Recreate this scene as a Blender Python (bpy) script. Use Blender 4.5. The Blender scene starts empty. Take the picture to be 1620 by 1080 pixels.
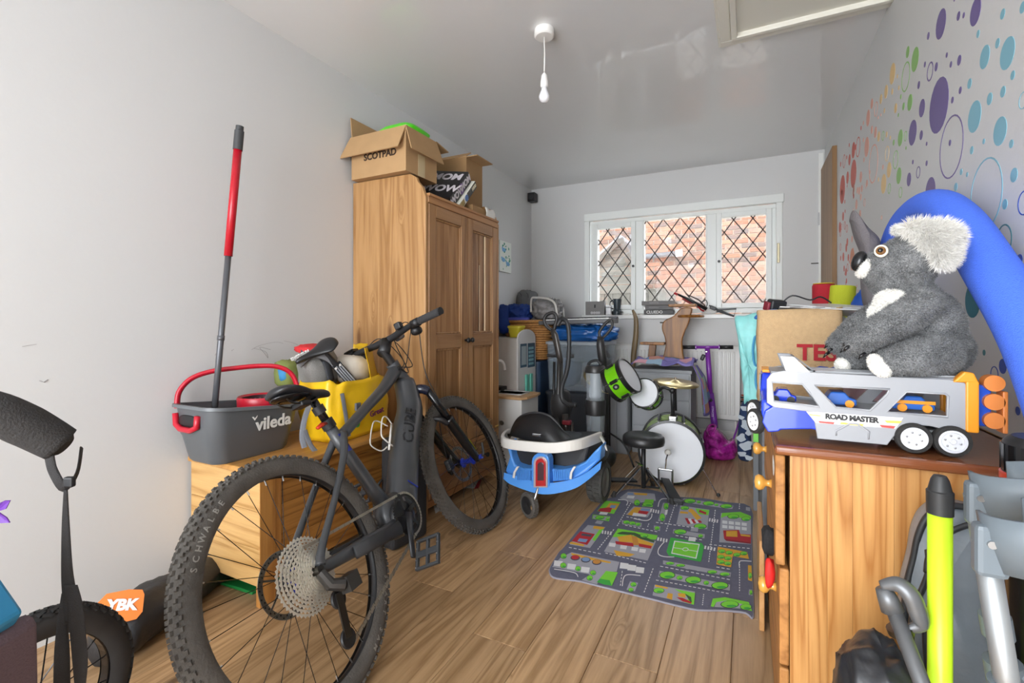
import bpy, math, random
from math import sin, cos, pi, radians, sqrt
from mathutils import Vector, Matrix, Euler, noise
import numpy as np

C = bpy.context.scene.collection
SC = bpy.context.scene
rnd = random.Random(7)

# ------------------------------------------------------------------ camera
FPX = 743.0; YAW = radians(26.66); HC = 1.025
FW = Vector((-sin(YAW), cos(YAW), 0)); RT = Vector((cos(YAW), sin(YAW), 0)); UP = Vector((0, 0, 1))
cd = bpy.data.cameras.new('camera'); cam = bpy.data.objects.new('camera', cd); C.objects.link(cam)
cd.sensor_width = 36; cd.lens = FPX / 1620 * 36; cd.shift_y = -29 / 1620; cd.clip_start = .02; cd.clip_end = 200
cam.location = (0, 0, HC); cam.rotation_euler = (pi / 2, 0, YAW)
SC.camera = cam
# ------------------------------------------------------------------ light
SC.view_settings.view_transform = 'Standard'; SC.view_settings.look = 'None'
SC.view_settings.gamma = 1; SC.view_settings.use_curve_mapping = False
SC.view_settings.exposure = 0.08
W = bpy.data.worlds.new('world'); SC.world = W; W.use_nodes = True
bg = W.node_tree.nodes['Background']; bg.inputs[0].default_value = (.87, .93, 1.0, 1); bg.inputs[1].default_value = 7.5

def area(name, loc, rot, sx, sy, power, col):
    l = bpy.data.lights.new(name, 'AREA'); l.shape = 'RECTANGLE'; l.size = sx; l.size_y = sy; l.energy = power; l.color = col
    o = bpy.data.objects.new(name, l); o.location = loc; o.rotation_euler = rot; C.objects.link(o); return o
# daylight through the wide glazed opening in the wall behind the camera
area('opening_daylight', (-.75, -5.0, 1.7), (radians(94), 0, 0), 4.6, 3.2, 275, (1, .995, .985))
sl = bpy.data.lights.new('sun', 'SUN'); sl.energy = 3.2; sl.angle = radians(4); sl.color = (1, .95, .88)
so = bpy.data.objects.new('sun', sl); so.rotation_euler = Vector((.25, .75, -.6)).to_track_quat('-Z', 'Y').to_euler(); C.objects.link(so)

def P(px, py, X=None, Y=None, Z=None):
    d = FW + RT * ((px - 810) / FPX) + UP * ((511 - py) / FPX)
    t = X / d.x if X is not None else Y / d.y if Y is not None else (Z - HC) / d.z
    return d * t + Vector((0, 0, HC))

# ------------------------------------------------------------------ materials
def lin(h):
    if isinstance(h, str):
        c = [int(h[i:i + 2], 16) / 255 for i in (0, 2, 4)]
    else: c = h
    return tuple(((x / 12.92) if x <= .04045 else ((x + .055) / 1.055) ** 2.4) for x in c) + (1,)
_M = {}
def M(name, col, rough=.5, metal=0, bump=0, bs=120, var=0, vs=6, trans=0, alpha=1, coat=0, sheen=0, emit=0, stretch=None, rnd_var=0):
    if name in _M: return _M[name]
    m = bpy.data.materials.new(name); m.use_nodes = True; nt = m.node_tree; N = nt.nodes; L = nt.links
    b = N['Principled BSDF']; c = lin(col)
    b.inputs['Base Color'].default_value = c; b.inputs['Roughness'].default_value = rough; b.inputs['Metallic'].default_value = metal
    b.inputs['Transmission Weight'].default_value = trans; b.inputs['Alpha'].default_value = alpha
    b.inputs['Coat Weight'].default_value = coat; b.inputs['Sheen Weight'].default_value = sheen
    if emit: b.inputs['Emission Color'].default_value = c; b.inputs['Emission Strength'].default_value = emit
    if bump or var:
        tc = N.new('ShaderNodeTexCoord'); mp = N.new('ShaderNodeMapping'); L.new(tc.outputs['Object'], mp.inputs[0])
        if stretch: mp.inputs['Scale'].default_value = stretch
    if var:
        n = N.new('ShaderNodeTexNoise'); n.inputs['Scale'].default_value = vs; n.inputs['Detail'].default_value = 6
        L.new(mp.outputs[0], n.inputs['Vector'])
        mr = N.new('ShaderNodeMapRange'); mr.inputs[1].default_value = .3; mr.inputs[2].default_value = .7
        mr.inputs[3].default_value = 1 - var; mr.inputs[4].default_value = 1 + var
        L.new(n.outputs[0], mr.inputs[0])
        mx = N.new('ShaderNodeVectorMath'); mx.operation = 'SCALE'; mx.inputs[0].default_value = c[:3]
        L.new(mr.outputs[0], mx.inputs['Scale']); L.new(mx.outputs[0], b.inputs['Base Color'])
    elif rnd_var:
        oi = N.new('ShaderNodeObjectInfo'); mr = N.new('ShaderNodeMapRange')
        mr.inputs[3].default_value = 1 - rnd_var; mr.inputs[4].default_value = 1 + rnd_var; L.new(oi.outputs['Random'], mr.inputs[0])
        mx = N.new('ShaderNodeVectorMath'); mx.operation = 'SCALE'; mx.inputs[0].default_value = c[:3]
        L.new(mr.outputs[0], mx.inputs['Scale']); L.new(mx.outputs[0], b.inputs['Base Color'])
    if bump:
        n2 = N.new('ShaderNodeTexNoise'); n2.inputs['Scale'].default_value = bs; n2.inputs['Detail'].default_value = 4
        L.new(mp.outputs[0], n2.inputs['Vector'])
        bp = N.new('ShaderNodeBump'); bp.inputs['Strength'].default_value = bump; bp.inputs['Distance'].default_value = .01
        L.new(n2.outputs[0], bp.inputs['Height']); L.new(bp.outputs[0], b.inputs['Normal'])
    _M[name] = m; return m

def wood(name, c1, c2, c3=None, axis='Z', sc=7, rough=.45, knots=.5, coat=0, rand=True, along=.06, fine=1.0, pw=1.0):
    if name in _M: return _M[name]
    m = bpy.data.materials.new(name); m.use_nodes = True; nt = m.node_tree; N = nt.nodes; L = nt.links
    b = N['Principled BSDF']; b.inputs['Roughness'].default_value = rough; b.inputs['Coat Weight'].default_value = coat
    tc = N.new('ShaderNodeTexCoord'); vec = tc.outputs['Object']
    oi = N.new('ShaderNodeObjectInfo')
    if rand:
        sc_ = N.new('ShaderNodeMath'); sc_.operation = 'MULTIPLY'; sc_.inputs[1].default_value = 37; L.new(oi.outputs['Random'], sc_.inputs[0])
        ad = N.new('ShaderNodeVectorMath'); L.new(vec, ad.inputs[0]); L.new(sc_.outputs[0], ad.inputs[1]); vec = ad.outputs[0]
    k = {'X': (along, 1, 1), 'Y': (1, along, 1), 'Z': (1, 1, along)}[axis]
    kk = {'X': (.28, 1, 1), 'Y': (1, .28, 1), 'Z': (1, 1, .28)}[axis]
    mp = N.new('ShaderNodeMapping'); mp.inputs['Scale'].default_value = k; L.new(vec, mp.inputs[0])
    mk = N.new('ShaderNodeMapping'); mk.inputs['Scale'].default_value = kk; L.new(vec, mk.inputs[0])
    vo = N.new('ShaderNodeTexVoronoi'); vo.inputs['Scale'].default_value = 5.5; L.new(mk.outputs[0], vo.inputs['Vector'])
    kn = N.new('ShaderNodeMapRange'); kn.inputs[1].default_value = .04; kn.inputs[2].default_value = .16; kn.inputs[3].default_value = 1; kn.inputs[4].default_value = 0
    L.new(vo.outputs['Distance'], kn.inputs[0])
    # grain is bent round the knots
    off = N.new('ShaderNodeVectorMath'); off.operation = 'SCALE'; off.inputs[0].default_value = (.05 * knots,) * 3; L.new(kn.outputs[0], off.inputs['Scale'])
    ad2 = N.new('ShaderNodeVectorMath'); L.new(mp.outputs[0], ad2.inputs[0]); L.new(off.outputs[0], ad2.inputs[1])
    n = N.new('ShaderNodeTexNoise'); n.inputs['Scale'].default_value = sc; n.inputs['Detail'].default_value = 3; n.inputs['Distortion'].default_value = .6
    L.new(ad2.outputs[0], n.inputs['Vector'])
    mu = N.new('ShaderNodeMath'); mu.operation = 'MULTIPLY'; mu.inputs[1].default_value = 9 * fine; L.new(n.outputs[0], mu.inputs[0])
    fr = N.new('ShaderNodeMath'); fr.operation = 'PINGPONG'; fr.inputs[1].default_value = 1; L.new(mu.outputs[0], fr.inputs[0])
    po = N.new('ShaderNodeMath'); po.operation = 'POWER'; po.inputs[1].default_value = pw; L.new(fr.outputs[0], po.inputs[0]); fr = po
    n3 = N.new('ShaderNodeTexNoise'); n3.inputs['Scale'].default_value = sc * 22; n3.inputs['Detail'].default_value = 3; L.new(mp.outputs[0], n3.inputs['Vector'])
    mix = N.new('ShaderNodeMath'); mix.operation = 'MULTIPLY_ADD'; mix.inputs[1].default_value = .5; L.new(n3.outputs[0], mix.inputs[0]); 
    sc2 = N.new('ShaderNodeMath'); sc2.operation = 'MULTIPLY'; sc2.inputs[1].default_value = .6; L.new(fr.outputs[0], sc2.inputs[0]); L.new(sc2.outputs[0], mix.inputs[2])
    rp = N.new('ShaderNodeValToRGB'); e = rp.color_ramp.elements
    e[0].position = .15; e[0].color = lin(c1); e[1].position = .85; e[1].color = lin(c2)
    L.new(mix.outputs[0], rp.inputs[0]); col = rp.outputs[0]
    if knots:
        vk = N.new('ShaderNodeSeparateColor'); L.new(vo.outputs['Color'], vk.inputs[0])
        gt = N.new('ShaderNodeMath'); gt.operation = 'GREATER_THAN'; gt.inputs[1].default_value = .4; L.new(vk.outputs[0], gt.inputs[0])
        k2 = N.new('ShaderNodeMapRange'); k2.inputs[1].default_value = .05; k2.inputs[2].default_value = .13; k2.inputs[3].default_value = .85 * min(1, knots * 2); k2.inputs[4].default_value = 0
        L.new(vo.outputs['Distance'], k2.inputs[0])
        mm = N.new('ShaderNodeMath'); mm.operation = 'MULTIPLY'; L.new(k2.outputs[0], mm.inputs[0]); L.new(gt.outputs[0], mm.inputs[1])
        mx = N.new('ShaderNodeMix'); mx.data_type = 'RGBA'; L.new(mm.outputs[0], mx.inputs[0]); L.new(col, mx.inputs[6]); mx.inputs[7].default_value = lin(c3 or '5a3416'); col = mx.outputs[2]
    if rand:
        mr = N.new('ShaderNodeMapRange'); mr.inputs[3].default_value = .88; mr.inputs[4].default_value = 1.10; L.new(oi.outputs['Random'], mr.inputs[0])
        vm = N.new('ShaderNodeVectorMath'); vm.operation = 'SCALE'; L.new(col, vm.inputs[0]); L.new(mr.outputs[0], vm.inputs['Scale']); col = vm.outputs[0]
    L.new(col, b.inputs['Base Color'])
    bp = N.new('ShaderNodeBump'); bp.inputs['Strength'].default_value = .12; bp.inputs['Distance'].default_value = .004
    L.new(n3.outputs[0], bp.inputs['Height']); L.new(bp.outputs[0], b.inputs['Normal'])
    _M[name] = m; return m

# ------------------------------------------------------------------ objects
def tag(o, label=None, cat=None, group=None, kind=None):
    if label: o['label'] = label
    if cat: o['category'] = cat
    if group: o['group'] = group
    if kind: o['kind'] = kind
    return o
def thing(name, label, cat, loc=(0, 0, 0), group=None):
    o = bpy.data.objects.new(name, None); o.empty_display_size = .05; C.objects.link(o); o.location = loc
    return tag(o, label, cat, group)
def wloc(o):
    v = Vector((0, 0, 0))
    while o: v += o.location; o = o.parent
    return v
def catmull(pts, k=6, closed=False):
    pts = [Vector(p) for p in pts]; n = len(pts); out = []
    rng = range(n if closed else n - 1)
    for i in rng:
        if closed: p0, p1, p2, p3 = pts[i - 1], pts[i], pts[(i + 1) % n], pts[(i + 2) % n]
        else: p0, p1, p2, p3 = pts[max(i - 1, 0)], pts[i], pts[i + 1], pts[min(i + 2, n - 1)]
        for j in range(k):
            t = j / k
            out.append(.5 * ((2 * p1) + (p2 - p0) * t + (2 * p0 - 5 * p1 + 4 * p2 - p3) * t * t + (3 * p1 - p0 - 3 * p2 + p3) * t ** 3))
    if not closed: out.append(pts[-1])
    return out
class MB:
    def __init__(s, T=None): s.v = []; s.f = []; s.mi = []; s.T = T; s.m = 0
    def add(s, vs, fs):
        o = len(s.v)
        for p in vs:
            p = Vector(p); s.v.append(s.T @ p if s.T else p)
        for f in fs: s.f.append([i + o for i in f]); s.mi.append(s.m)
        return s
    def hexa(s, p): return s.add(p, [(0, 3, 2, 1), (4, 5, 6, 7), (0, 1, 5, 4), (1, 2, 6, 5), (2, 3, 7, 6), (3, 0, 4, 7)])
    def box(s, x0, x1, y0, y1, z0, z1): return s.hexa([(x0, y0, z0), (x1, y0, z0), (x1, y1, z0), (x0, y1, z0), (x0, y0, z1), (x1, y0, z1), (x1, y1, z1), (x0, y1, z1)])
    def obox(s, c, size, R=None):
        c = Vector(c); h = Vector(size) / 2; R = R or Matrix.Identity(3)
        return s.hexa([c + R @ Vector((a * h.x, b * h.y, d * h.z)) for d in (-1, 1) for a, b in ((-1, -1), (1, -1), (1, 1), (-1, 1))])
    def bar(s, p0, p1, w, h, up=(0, 0, 1)):
        p0 = Vector(p0); p1 = Vector(p1); d = (p1 - p0).normalized(); a = d.cross(Vector(up))
        if a.length < 1e-4: a = d.cross(Vector((1, 0, 0)))
        a.normalize(); b = a.cross(d)
        return s.hexa([q + a * i * w / 2 + b * j * h / 2 for q in (p0, p1) for i, j in ((-1, -1), (1, -1), (1, 1), (-1, 1))])
    def tube(s, pts, r, n=10, closed=False, flat=1.0, up=None, cap=True):
        pts = [Vector(p) for p in pts]; m = len(pts)
        rs = r if isinstance(r, (list, tuple)) else [r] * m
        if len(rs) != m: rs = [rs[0] + (rs[-1] - rs[0]) * i / (m - 1) for i in range(m)] if len(rs) == 2 else [np.interp(i / (m - 1), np.linspace(0, 1, len(rs)), rs) for i in range(m)]
        T = []
        for i in range(m):
            if closed: t = pts[(i + 1) % m] - pts[i - 1]
            else: t = pts[min(i + 1, m - 1)] - pts[max(i - 1, 0)]
            T.append(t.normalized() if t.length > 1e-9 else Vector((0, 0, 1)))
        a = Vector(up) if up else T[0].orthogonal()
        a = (a - T[0] * a.dot(T[0])).normalized(); vs = []
        for i in range(m):
            a = (a - T[i] * a.dot(T[i]))
            a = a.normalized() if a.length > 1e-6 else T[i].orthogonal().normalized()
            b = T[i].cross(a)
            for j in range(n):
                q = 2 * pi * j / n; vs.append(pts[i] + a * cos(q) * rs[i] * flat + b * sin(q) * rs[i])
        fs = []
        for i in range(m if closed else m - 1):
            for j in range(n):
                i2 = (i + 1) % m; j2 = (j + 1) % n
                fs.append((i * n + j, i * n + j2, i2 * n + j2, i2 * n + j))
        if not closed and cap: fs += [tuple(range(n))[::-1], tuple((m - 1) * n + j for j in range(n))]
        return s.add(vs, fs)
    def cyl(s, p0, p1, r0, r1=None, n=16): return s.tube([p0, p1], [r0, r0 if r1 is None else r1], n)
    def lathe(s, prof, o=(0, 0, 0), ax=(0, 0, 1), n=24, arc=2 * pi, ref=None):
        o = Vector(o); ax = Vector(ax).normalized(); a = Vector(ref) if ref else ax.orthogonal(); a = (a - ax * a.dot(ax)).normalized(); b = ax.cross(a)
        full = abs(arc - 2 * pi) < 1e-6; k = n if full else n + 1; vs = []; m = len(prof)
        for j in range(k):
            q = arc * j / n
            for r, h in prof: vs.append(o + ax * h + (a * cos(q) + b * sin(q)) * max(r, 1e-5))
        fs = []
        for j in range(n):
            j2 = (j + 1) % k
            for i in range(m - 1): fs.append((j * m + i, j2 * m + i, j2 * m + i + 1, j * m + i + 1))
        return s.add(vs, fs)
    def ell(s, c, r, R=None, n=16, sq=1.0):
        c = Vector(c); r = (r, r, r) if not hasattr(r, '__len__') else r; R = R or Matrix.Identity(3); k = n // 2; vs = []; fs = []
        f = lambda x: math.copysign(abs(x) ** sq, x)
        for i in range(1, k):
            a = pi * i / k
            for j in range(n):
                q = 2 * pi * j / n
                vs.append(c + R @ Vector((r[0] * f(sin(a)) * f(cos(q)), r[1] * f(sin(a)) * f(sin(q)), r[2] * f(cos(a)))))
        vs += [c + R @ Vector((0, 0, r[2])), c + R @ Vector((0, 0, -r[2]))]; t = len(vs) - 2
        for i in range(k - 2):
            for j in range(n): fs.append((i * n + j, (i + 1) * n + j, (i + 1) * n + (j + 1) % n, i * n + (j + 1) % n))
        for j in range(n):
            fs.append((t, j, (j + 1) % n)); fs.append((t + 1, (k - 2) * n + (j + 1) % n, (k - 2) * n + j))
        return s.add(vs, fs)
    def prism(s, poly, d):
        poly = [Vector(p) for p in poly]; d = Vector(d); n = len(poly)
        return s.add(poly + [p + d for p in poly], [tuple(range(n))[::-1], tuple(range(n, 2 * n))] + [(i, (i + 1) % n, n + (i + 1) % n, n + i) for i in range(n)])
    def loft(s, rings, closed=True, caps=True):
        n = len(rings[0]); vs = [p for r in rings for p in r]; fs = []
        for i in range(len(rings) - 1):
            for j in range(n if closed else n - 1):
                fs.append((i * n + j, i * n + (j + 1) % n, (i + 1) * n + (j + 1) % n, (i + 1) * n + j))
        if caps and closed: fs += [tuple(range(n))[::-1], tuple((len(rings) - 1) * n + j for j in range(n))]
        return s.add(vs, fs)
    def sheet(s, g):
        return s.loft(g, closed=False, caps=False)
    def build(s, name, mat, parent=None, bevel=0, smooth=False, sub=0, solid=0, seg=2, kind=None, remesh=0, recalc=True):
        off = wloc(parent) if parent else Vector((0, 0, 0))
        me = bpy.data.meshes.new(name); me.from_pydata([tuple(v - off) for v in s.v], [], s.f)
        mats = mat if isinstance(mat, (list, tuple)) else [mat]
        for m in mats: me.materials.append(m)
        if len(mats) > 1: me.polygons.foreach_set('material_index', s.mi)
        me.validate()
        if recalc and len(s.v) < 60000:
            import bmesh
            bm = bmesh.new(); bm.from_mesh(me); bmesh.ops.recalc_face_normals(bm, faces=bm.faces); bm.to_mesh(me); bm.free()
        o = bpy.data.objects.new(name, me); C.objects.link(o)
        if parent: o.parent = parent
        if remesh:
            md = o.modifiers.new('r', 'REMESH'); md.mode = 'VOXEL'; md.voxel_size = remesh
            md = o.modifiers.new('s', 'SMOOTH'); md.factor = .6; md.iterations = 6
        if solid:
            md = o.modifiers.new('t', 'SOLIDIFY'); md.thickness = solid; md.offset = 0
        if bevel:
            md = o.modifiers.new('b', 'BEVEL'); md.width = bevel; md.segments = seg; md.limit_method = 'ANGLE'; md.angle_limit = radians(40)
            md.harden_normals = False
        if sub:
            md = o.modifiers.new('d', 'SUBSURF'); md.levels = sub; md.render_levels = sub
        if smooth or bevel or sub or remesh:
            if smooth or sub or remesh: me.polygons.foreach_set('use_smooth', [True] * len(me.polygons))
            if smooth == 'auto':
                me.set_sharp_from_angle(angle=radians(35))
        if kind: o['kind'] = kind
        return o
def bake(o):
    dg = bpy.context.evaluated_depsgraph_get(); dg.update()
    me = bpy.data.meshes.new_from_object(o.evaluated_get(dg)); o.modifiers.clear(); o.data = me; return o
def frame(o, x, y, z):
    m = Matrix.Identity(4)
    for i, a in enumerate((x, y, z)):
        for j in range(3): m[j][i] = a[j]
    for j in range(3): m[j][3] = o[j]
    return m
def text(s, size, o, x, y, mat, parent=None, name='lettering', ext=.0008, bold=0, sx=1, align='CENTER', space=1.0):
    """flat lettering; o origin, x reading direction, y letter-up direction"""
    cu = bpy.data.curves.new('t', 'FONT'); cu.body = s; cu.size = size; cu.align_x = align; cu.align_y = 'CENTER'; cu.offset = bold; cu.extrude = ext; cu.space_character = space
    cu.resolution_u = 3
    t = bpy.data.objects.new('t', cu); C.objects.link(t)
    dg = bpy.context.evaluated_depsgraph_get(); me = bpy.data.meshes.new_from_object(t.evaluated_get(dg)); bpy.data.objects.remove(t)
    x = Vector(x).normalized(); y = Vector(y); y = (y - x * y.dot(x)).normalized(); off = wloc(parent) if parent else Vector((0, 0, 0))
    me.transform(frame(Vector(o) - off, x * sx, y, x.cross(y)))
    me.materials.clear(); me.materials.append(mat)
    ob = bpy.data.objects.new(name, me); C.objects.link(ob); ob.parent = parent; return ob
def ppoly(px, Y, bow=0, xc=0):
    out = []
    for a, b in px:
        p = P(a, b, Y=Y)
        if bow:
            y2 = Y + bow * (p.x - xc) ** 2; p = P(a, b, Y=y2)
        out.append(p)
    return out
def blob(c, size, seed=0, amp=.12, fr=3.0, n=28, sq=.7, flat_bottom=True, ridges=0.0):
    """crumpled soft body"""
    mb = MB(); mb.ell((0, 0, 0), (1, 1, 1), n=n, sq=sq); h = Vector(size) / 2; c = Vector(c); out = []
    for v in mb.v:
        d = v.normalized(); q = Vector((v.x * h.x, v.y * h.y, v.z * h.z)) * fr / max(h) * .5 + Vector((seed * 3.1, seed, 0))
        k = 1 + amp * (noise.noise(q * 1.0) * 1.3 + .6 * (abs(noise.noise(q * 2.4)) * 2 - .5) + .35 * noise.noise(q * 6)) + ridges * ((1 - abs(noise.noise(q * 1.7 + Vector((seed, 3, 1))))) ** 6 - .35 + .5 * (1 - abs(noise.noise(q * 3.7))) ** 8)
        p = Vector((v.x * h.x * k, v.y * h.y * k, v.z * h.z * (k if v.z > 0 or not flat_bottom else 1)))
        if flat_bottom: p.z = max(p.z, -h.z * .98)
        out.append(c + p)
    mb.v = out; return mb
def noisy(mb, amp, fr, seed=0):
    mb.v = [v + Vector((noise.noise(v * fr + Vector((seed, 0, 0))), noise.noise(v * fr + Vector((0, seed + 9, 0))), noise.noise(v * fr + Vector((5, 0, seed)))))* amp for v in mb.v]; return mb
# shared materials
BLK = M('black_plastic', '1b1b1d', .45); BLKG = M('black_gloss', '141416', .18); RUB = M('rubber', '2c2b2a', .8, bump=.3, bs=300, var=.12, vs=30)
STEEL = M('steel', 'b9b9b9', .28, 1); CHROME = M('chrome', 'dcdcdc', .12, 1); DSTEEL = M('dark_steel', '5a5854', .35, 1)
WHT = M('white_plastic', 'eceae6', .35); GRYF = M('grey_webbing', '7c7f86', .85, bump=.4, bs=500)
# ================================================================== setting
XL = -2.0; XR = .5445; YB = 4.43; YN = -1.9; ZC = 2.40
wallm = M('wall_paint', 'cfcfce', .6, bump=.05, bs=40, var=.012, vs=1.5)
ceilm = M('ceiling_paint', 'dedede', .36, bump=.05, bs=2.2, var=.01, vs=1.5, coat=.6)
whitetrim = M('white_gloss_paint', 'e8e8e4', .3)
def structure(mb, name, mat, parent=None, **k):
    o = mb.build(name, mat, parent, **k)
    if not parent: o['kind'] = 'structure'
    return o
# floor of laid boards
fl = structure(MB().box(XL - .1, XR + .1, YN, YB + .1, -.05, -.004), 'floor', M('underlay', '4a3a2a', .8))
fm = wood('floor_board_wood', 'ba976f', '91704b', '4f3824', axis='Y', sc=9, rough=.38, knots=.5, along=.055, fine=2.0, pw=1.6)
pw = .192; x = -.0443 - .192 * 11; ci = 0
while x < XR:
    y = YN - rnd.random() * 1.2
    while y < YB:
        L_ = 1.28; y0 = max(y, YN); y1 = min(y + L_, YB); x1 = min(x + pw, XR + .02)
        if y1 - y0 > .05:
            p = MB().box(x + .0006, x1 - .0006, y0 + .0007, y1 - .0007, -.004, 0)
            pl = p.build('plank', fm, fl, bevel=.0012, seg=1)
        y += L_
    x += pw
wl = structure(MB().box(XL - .1, XL, YN, YB + .1, -.05, ZC + .1), 'wall_left', wallm)
wr = structure(MB().box(XR, XR + .1, YN, YB + .1, -.05, ZC + .1), 'wall_right', wallm)
cl = structure(MB().box(XL - .1, XR + .1, YN, YB + .1, ZC, ZC + .1), 'ceiling', ceilm)
# wall behind the camera with wide opening
nb = MB(); nb.box(XL - .1, -1.85, YN - .1, YN, 0, ZC); nb.box(.35, XR + .1, YN - .1, YN, 0, ZC); nb.box(-1.85, .35, YN - .1, YN, 2.3, ZC)
structure(nb, 'wall_near', wallm)
# back wall with window hole
wx0, wx1, wz0, wz1 = -1.428, .254, 1.085, 2.075
bb = MB(); bb.box(XL - .1, wx0, YB, YB + .28, -.05, ZC); bb.box(wx1, XR + .1, YB, YB + .28, -.05, ZC)
bb.box(wx0, wx1, YB, YB + .28, -.05, wz0); bb.box(wx0, wx1, YB, YB + .28, wz1, ZC)
wb_ = structure(bb, 'wall_back', wallm)
structure(MB().box(XL, XR, YB - .012, YB, 0, .10), 'baseboard_back', whitetrim, bevel=.003)
# vertical trim by the right corner, and the tall timber post
structure(MB().box(.50, .535, YB - .018, YB, 0, ZC - .03), 'trim_1', whitetrim, bevel=.003)
hz = MB(); hz.box(.497, .507, YB - .026, YB - .016, 1.80, 1.90)
hz.build('hinge', STEEL, bpy.data.objects['trim_1'], bevel=.002)
lt = MB().cyl((.45, YB - .02, 1.5), (.50, YB - .02, 1.5), .004); lt.build('latch', DSTEEL, bpy.data.objects['trim_1'])
post = structure(MB().box(XR - .028, XR, 3.86, YB, 0, 2.24), 'trim_2', wood('post_wood', '9a7448', '7d5a36', axis='Z', sc=8, knots=.1), bevel=.003)
# wall scribbles, pencil marks on the left wall
pen = M('pencil', '8a8586', .9)
def scr(pts, r=.0006):
    MB().tube(catmull([P(a, b, X=XL + .0015) for a, b in pts], 5), r, 4).build('pencil_mark', pen, wl)
scr([(398, 553), (412, 546), (436, 541), (448, 543)]); scr([(402, 551), (420, 556), (424, 566), (418, 558), (411, 549), (428, 553)])
scr([(449, 539), (466, 543), (480, 551), (492, 556)]); scr([(340, 562), (346, 554), (354, 551)]); scr([(366, 555), (370, 552)])
scr([(76, 600), (70, 604)], .001); scr([(35, 548), (46, 546), (58, 544)]); scr([(62, 602), (72, 605)])

# vinyl dots on the right wall
dm = {k: M('sticker_' + k, c, .45) for k, c in dict(p='6a5a92', t='7db3c4', b='2a4fae', g='86b766', y='e3c183', s='dd9f8c', r='c6503f', o='d98a63', d='3f7d86').items()}
def dot(px, py, hh, c, ring=0):
    a = P(px, py - hh, X=XR); b_ = P(px, py + hh, X=XR); r = (a.z - b_.z) / 2; z = (a.z + b_.z) / 2; yy = P(px, py, X=XR).y
    if r <= 0 or not (0 < yy < YB): return
    mb = MB(); q = Vector((XR - .0006, yy, z))
    if ring: mb.lathe([(r, 0), (r, .0008), (r * (1 - ring), .0008), (r * (1 - ring), 0)], (XR, yy, z), (-1, 0, 0), n=28)
    else: mb.lathe([(r, 0), (r, .0008), (0, .0008)], (XR, yy, z), (-1, 0, 0), n=20)
    mb.build('ring_sticker' if ring else 'dot_sticker', dm[c], wr)
S1 = 2.5725
dots = dict(
 p=[(691,98,56),(832,48,52),(640,146,14),(763,65,17),(784,62,11),(715,224,10),(732,262,12),(766,245,20),(626,262,11),(672,272,17),(601,346,15),(614,440,35),(682,430,108),(770,367,14),(738,407,13),(576,540,50),(611,550,19),(633,585,8),(728,581,12),(577,659,9),(633,664,11),(561,730,27),(648,780,58),(746,0,6)],
 t=[(943,57,20),(843,138,15),(922,176,19),(870,232,45),(962,217,62),(984,306,18),(808,340,20),(890,402,24),(944,373,22),(828,475,62),(932,534,57),(978,585,17),(866,575,11),(817,611,16),(774,699,13),(798,710,10),(752,761,17),(989,712,29),(952,831,21),(1024,30,22)],
 b=[(1012,1056,22)],
 g=[(556,212,22),(586,242,46),(565,417,32),(539,433,15),(528,394,10),(526,561,33),(520,715,33),(499,580,12),(518,468,8),(549,602,7)],
 y=[(494,300,40),(468,373,26),(447,403,19),(507,440,19),(493,372,12),(480,691,31),(458,748,39),(438,555,20),(470,547,12),(461,450,10),(520,357,9),(514,310,8),(437,730,9),(485,560,8)],
 s=[(395,480,32),(410,422,20),(389,598,39),(425,538,22),(410,528,16),(365,720,22),(347,832,20),(376,500,8),(436,478,7),(447,467,6),(390,745,14),(365,801,14),(362,870,16),(378,650,10),(402,700,8),(376,569,9),(455,680,10)],
 r=[(290,771,57),(335,707,56),(335,611,32),(311,723,25),(319,650,22),(293,880,18),(344,598,12),(366,521,9),(336,798,10),(280,925,22),(294,1045,18),(300,820,8),(283,668,10),(308,640,8),(318,590,8),(283,1050,10),(310,985,16)],
 o=[(330,1055,45)])
for c, lst in dots.items():
    for a, b_, h in lst: dot(1220 + a / S1, b_ / S1, h / S1, c)
for a, b_, h, c, w in [(647,291,37,'p',.16),(732,599,125,'p',.05),(599,701,24,'p',.16),(873,790,145,'t',.045),(948,977,65,'d',.09),(1026,408,34,'t',.1),(1030,825,50,'b',.1),(548,313,57,'g',.09),(507,650,37,'g',.1),(547,554,20,'g',.14),(527,783,22,'g',.14),(481,767,21,'g',.14),(456,553,19,'g',.14),(472,625,30,'y',.1),(416,667,77,'s',.07),(427,444,29,'s',.12),(354,598,40,'r',.12),(297,656,27,'r',.12),(300,917,17,'r',.15),(282,1005,15,'r',.15)]:
    dot(1220 + a / S1, b_ / S1, h / S1, c, w)
S2 = 3.177
for a, b_, h, c, w in [(1292,951,38,'b',0),(1250,992,42,'b',.12),(1198,882,15,'d',0),(1140,620,88,'d',0),(1368,1175,22,'b',0)]:
    dot(1180 + a / S2, 280 + b_ / S2, h / S2, c, w)
r2 = random.Random(3)
for i in range(46):
    px = 1329 + abs(r2.gauss(0, 1)) * 26; py = r2.uniform(290, 475)
    if px < 1400: dot(px, py, r2.uniform(2, 7), 'r' if px < 1347 else 's' if px < 1372 else 'o', r2.choice([0, 0, .15]))

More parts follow.
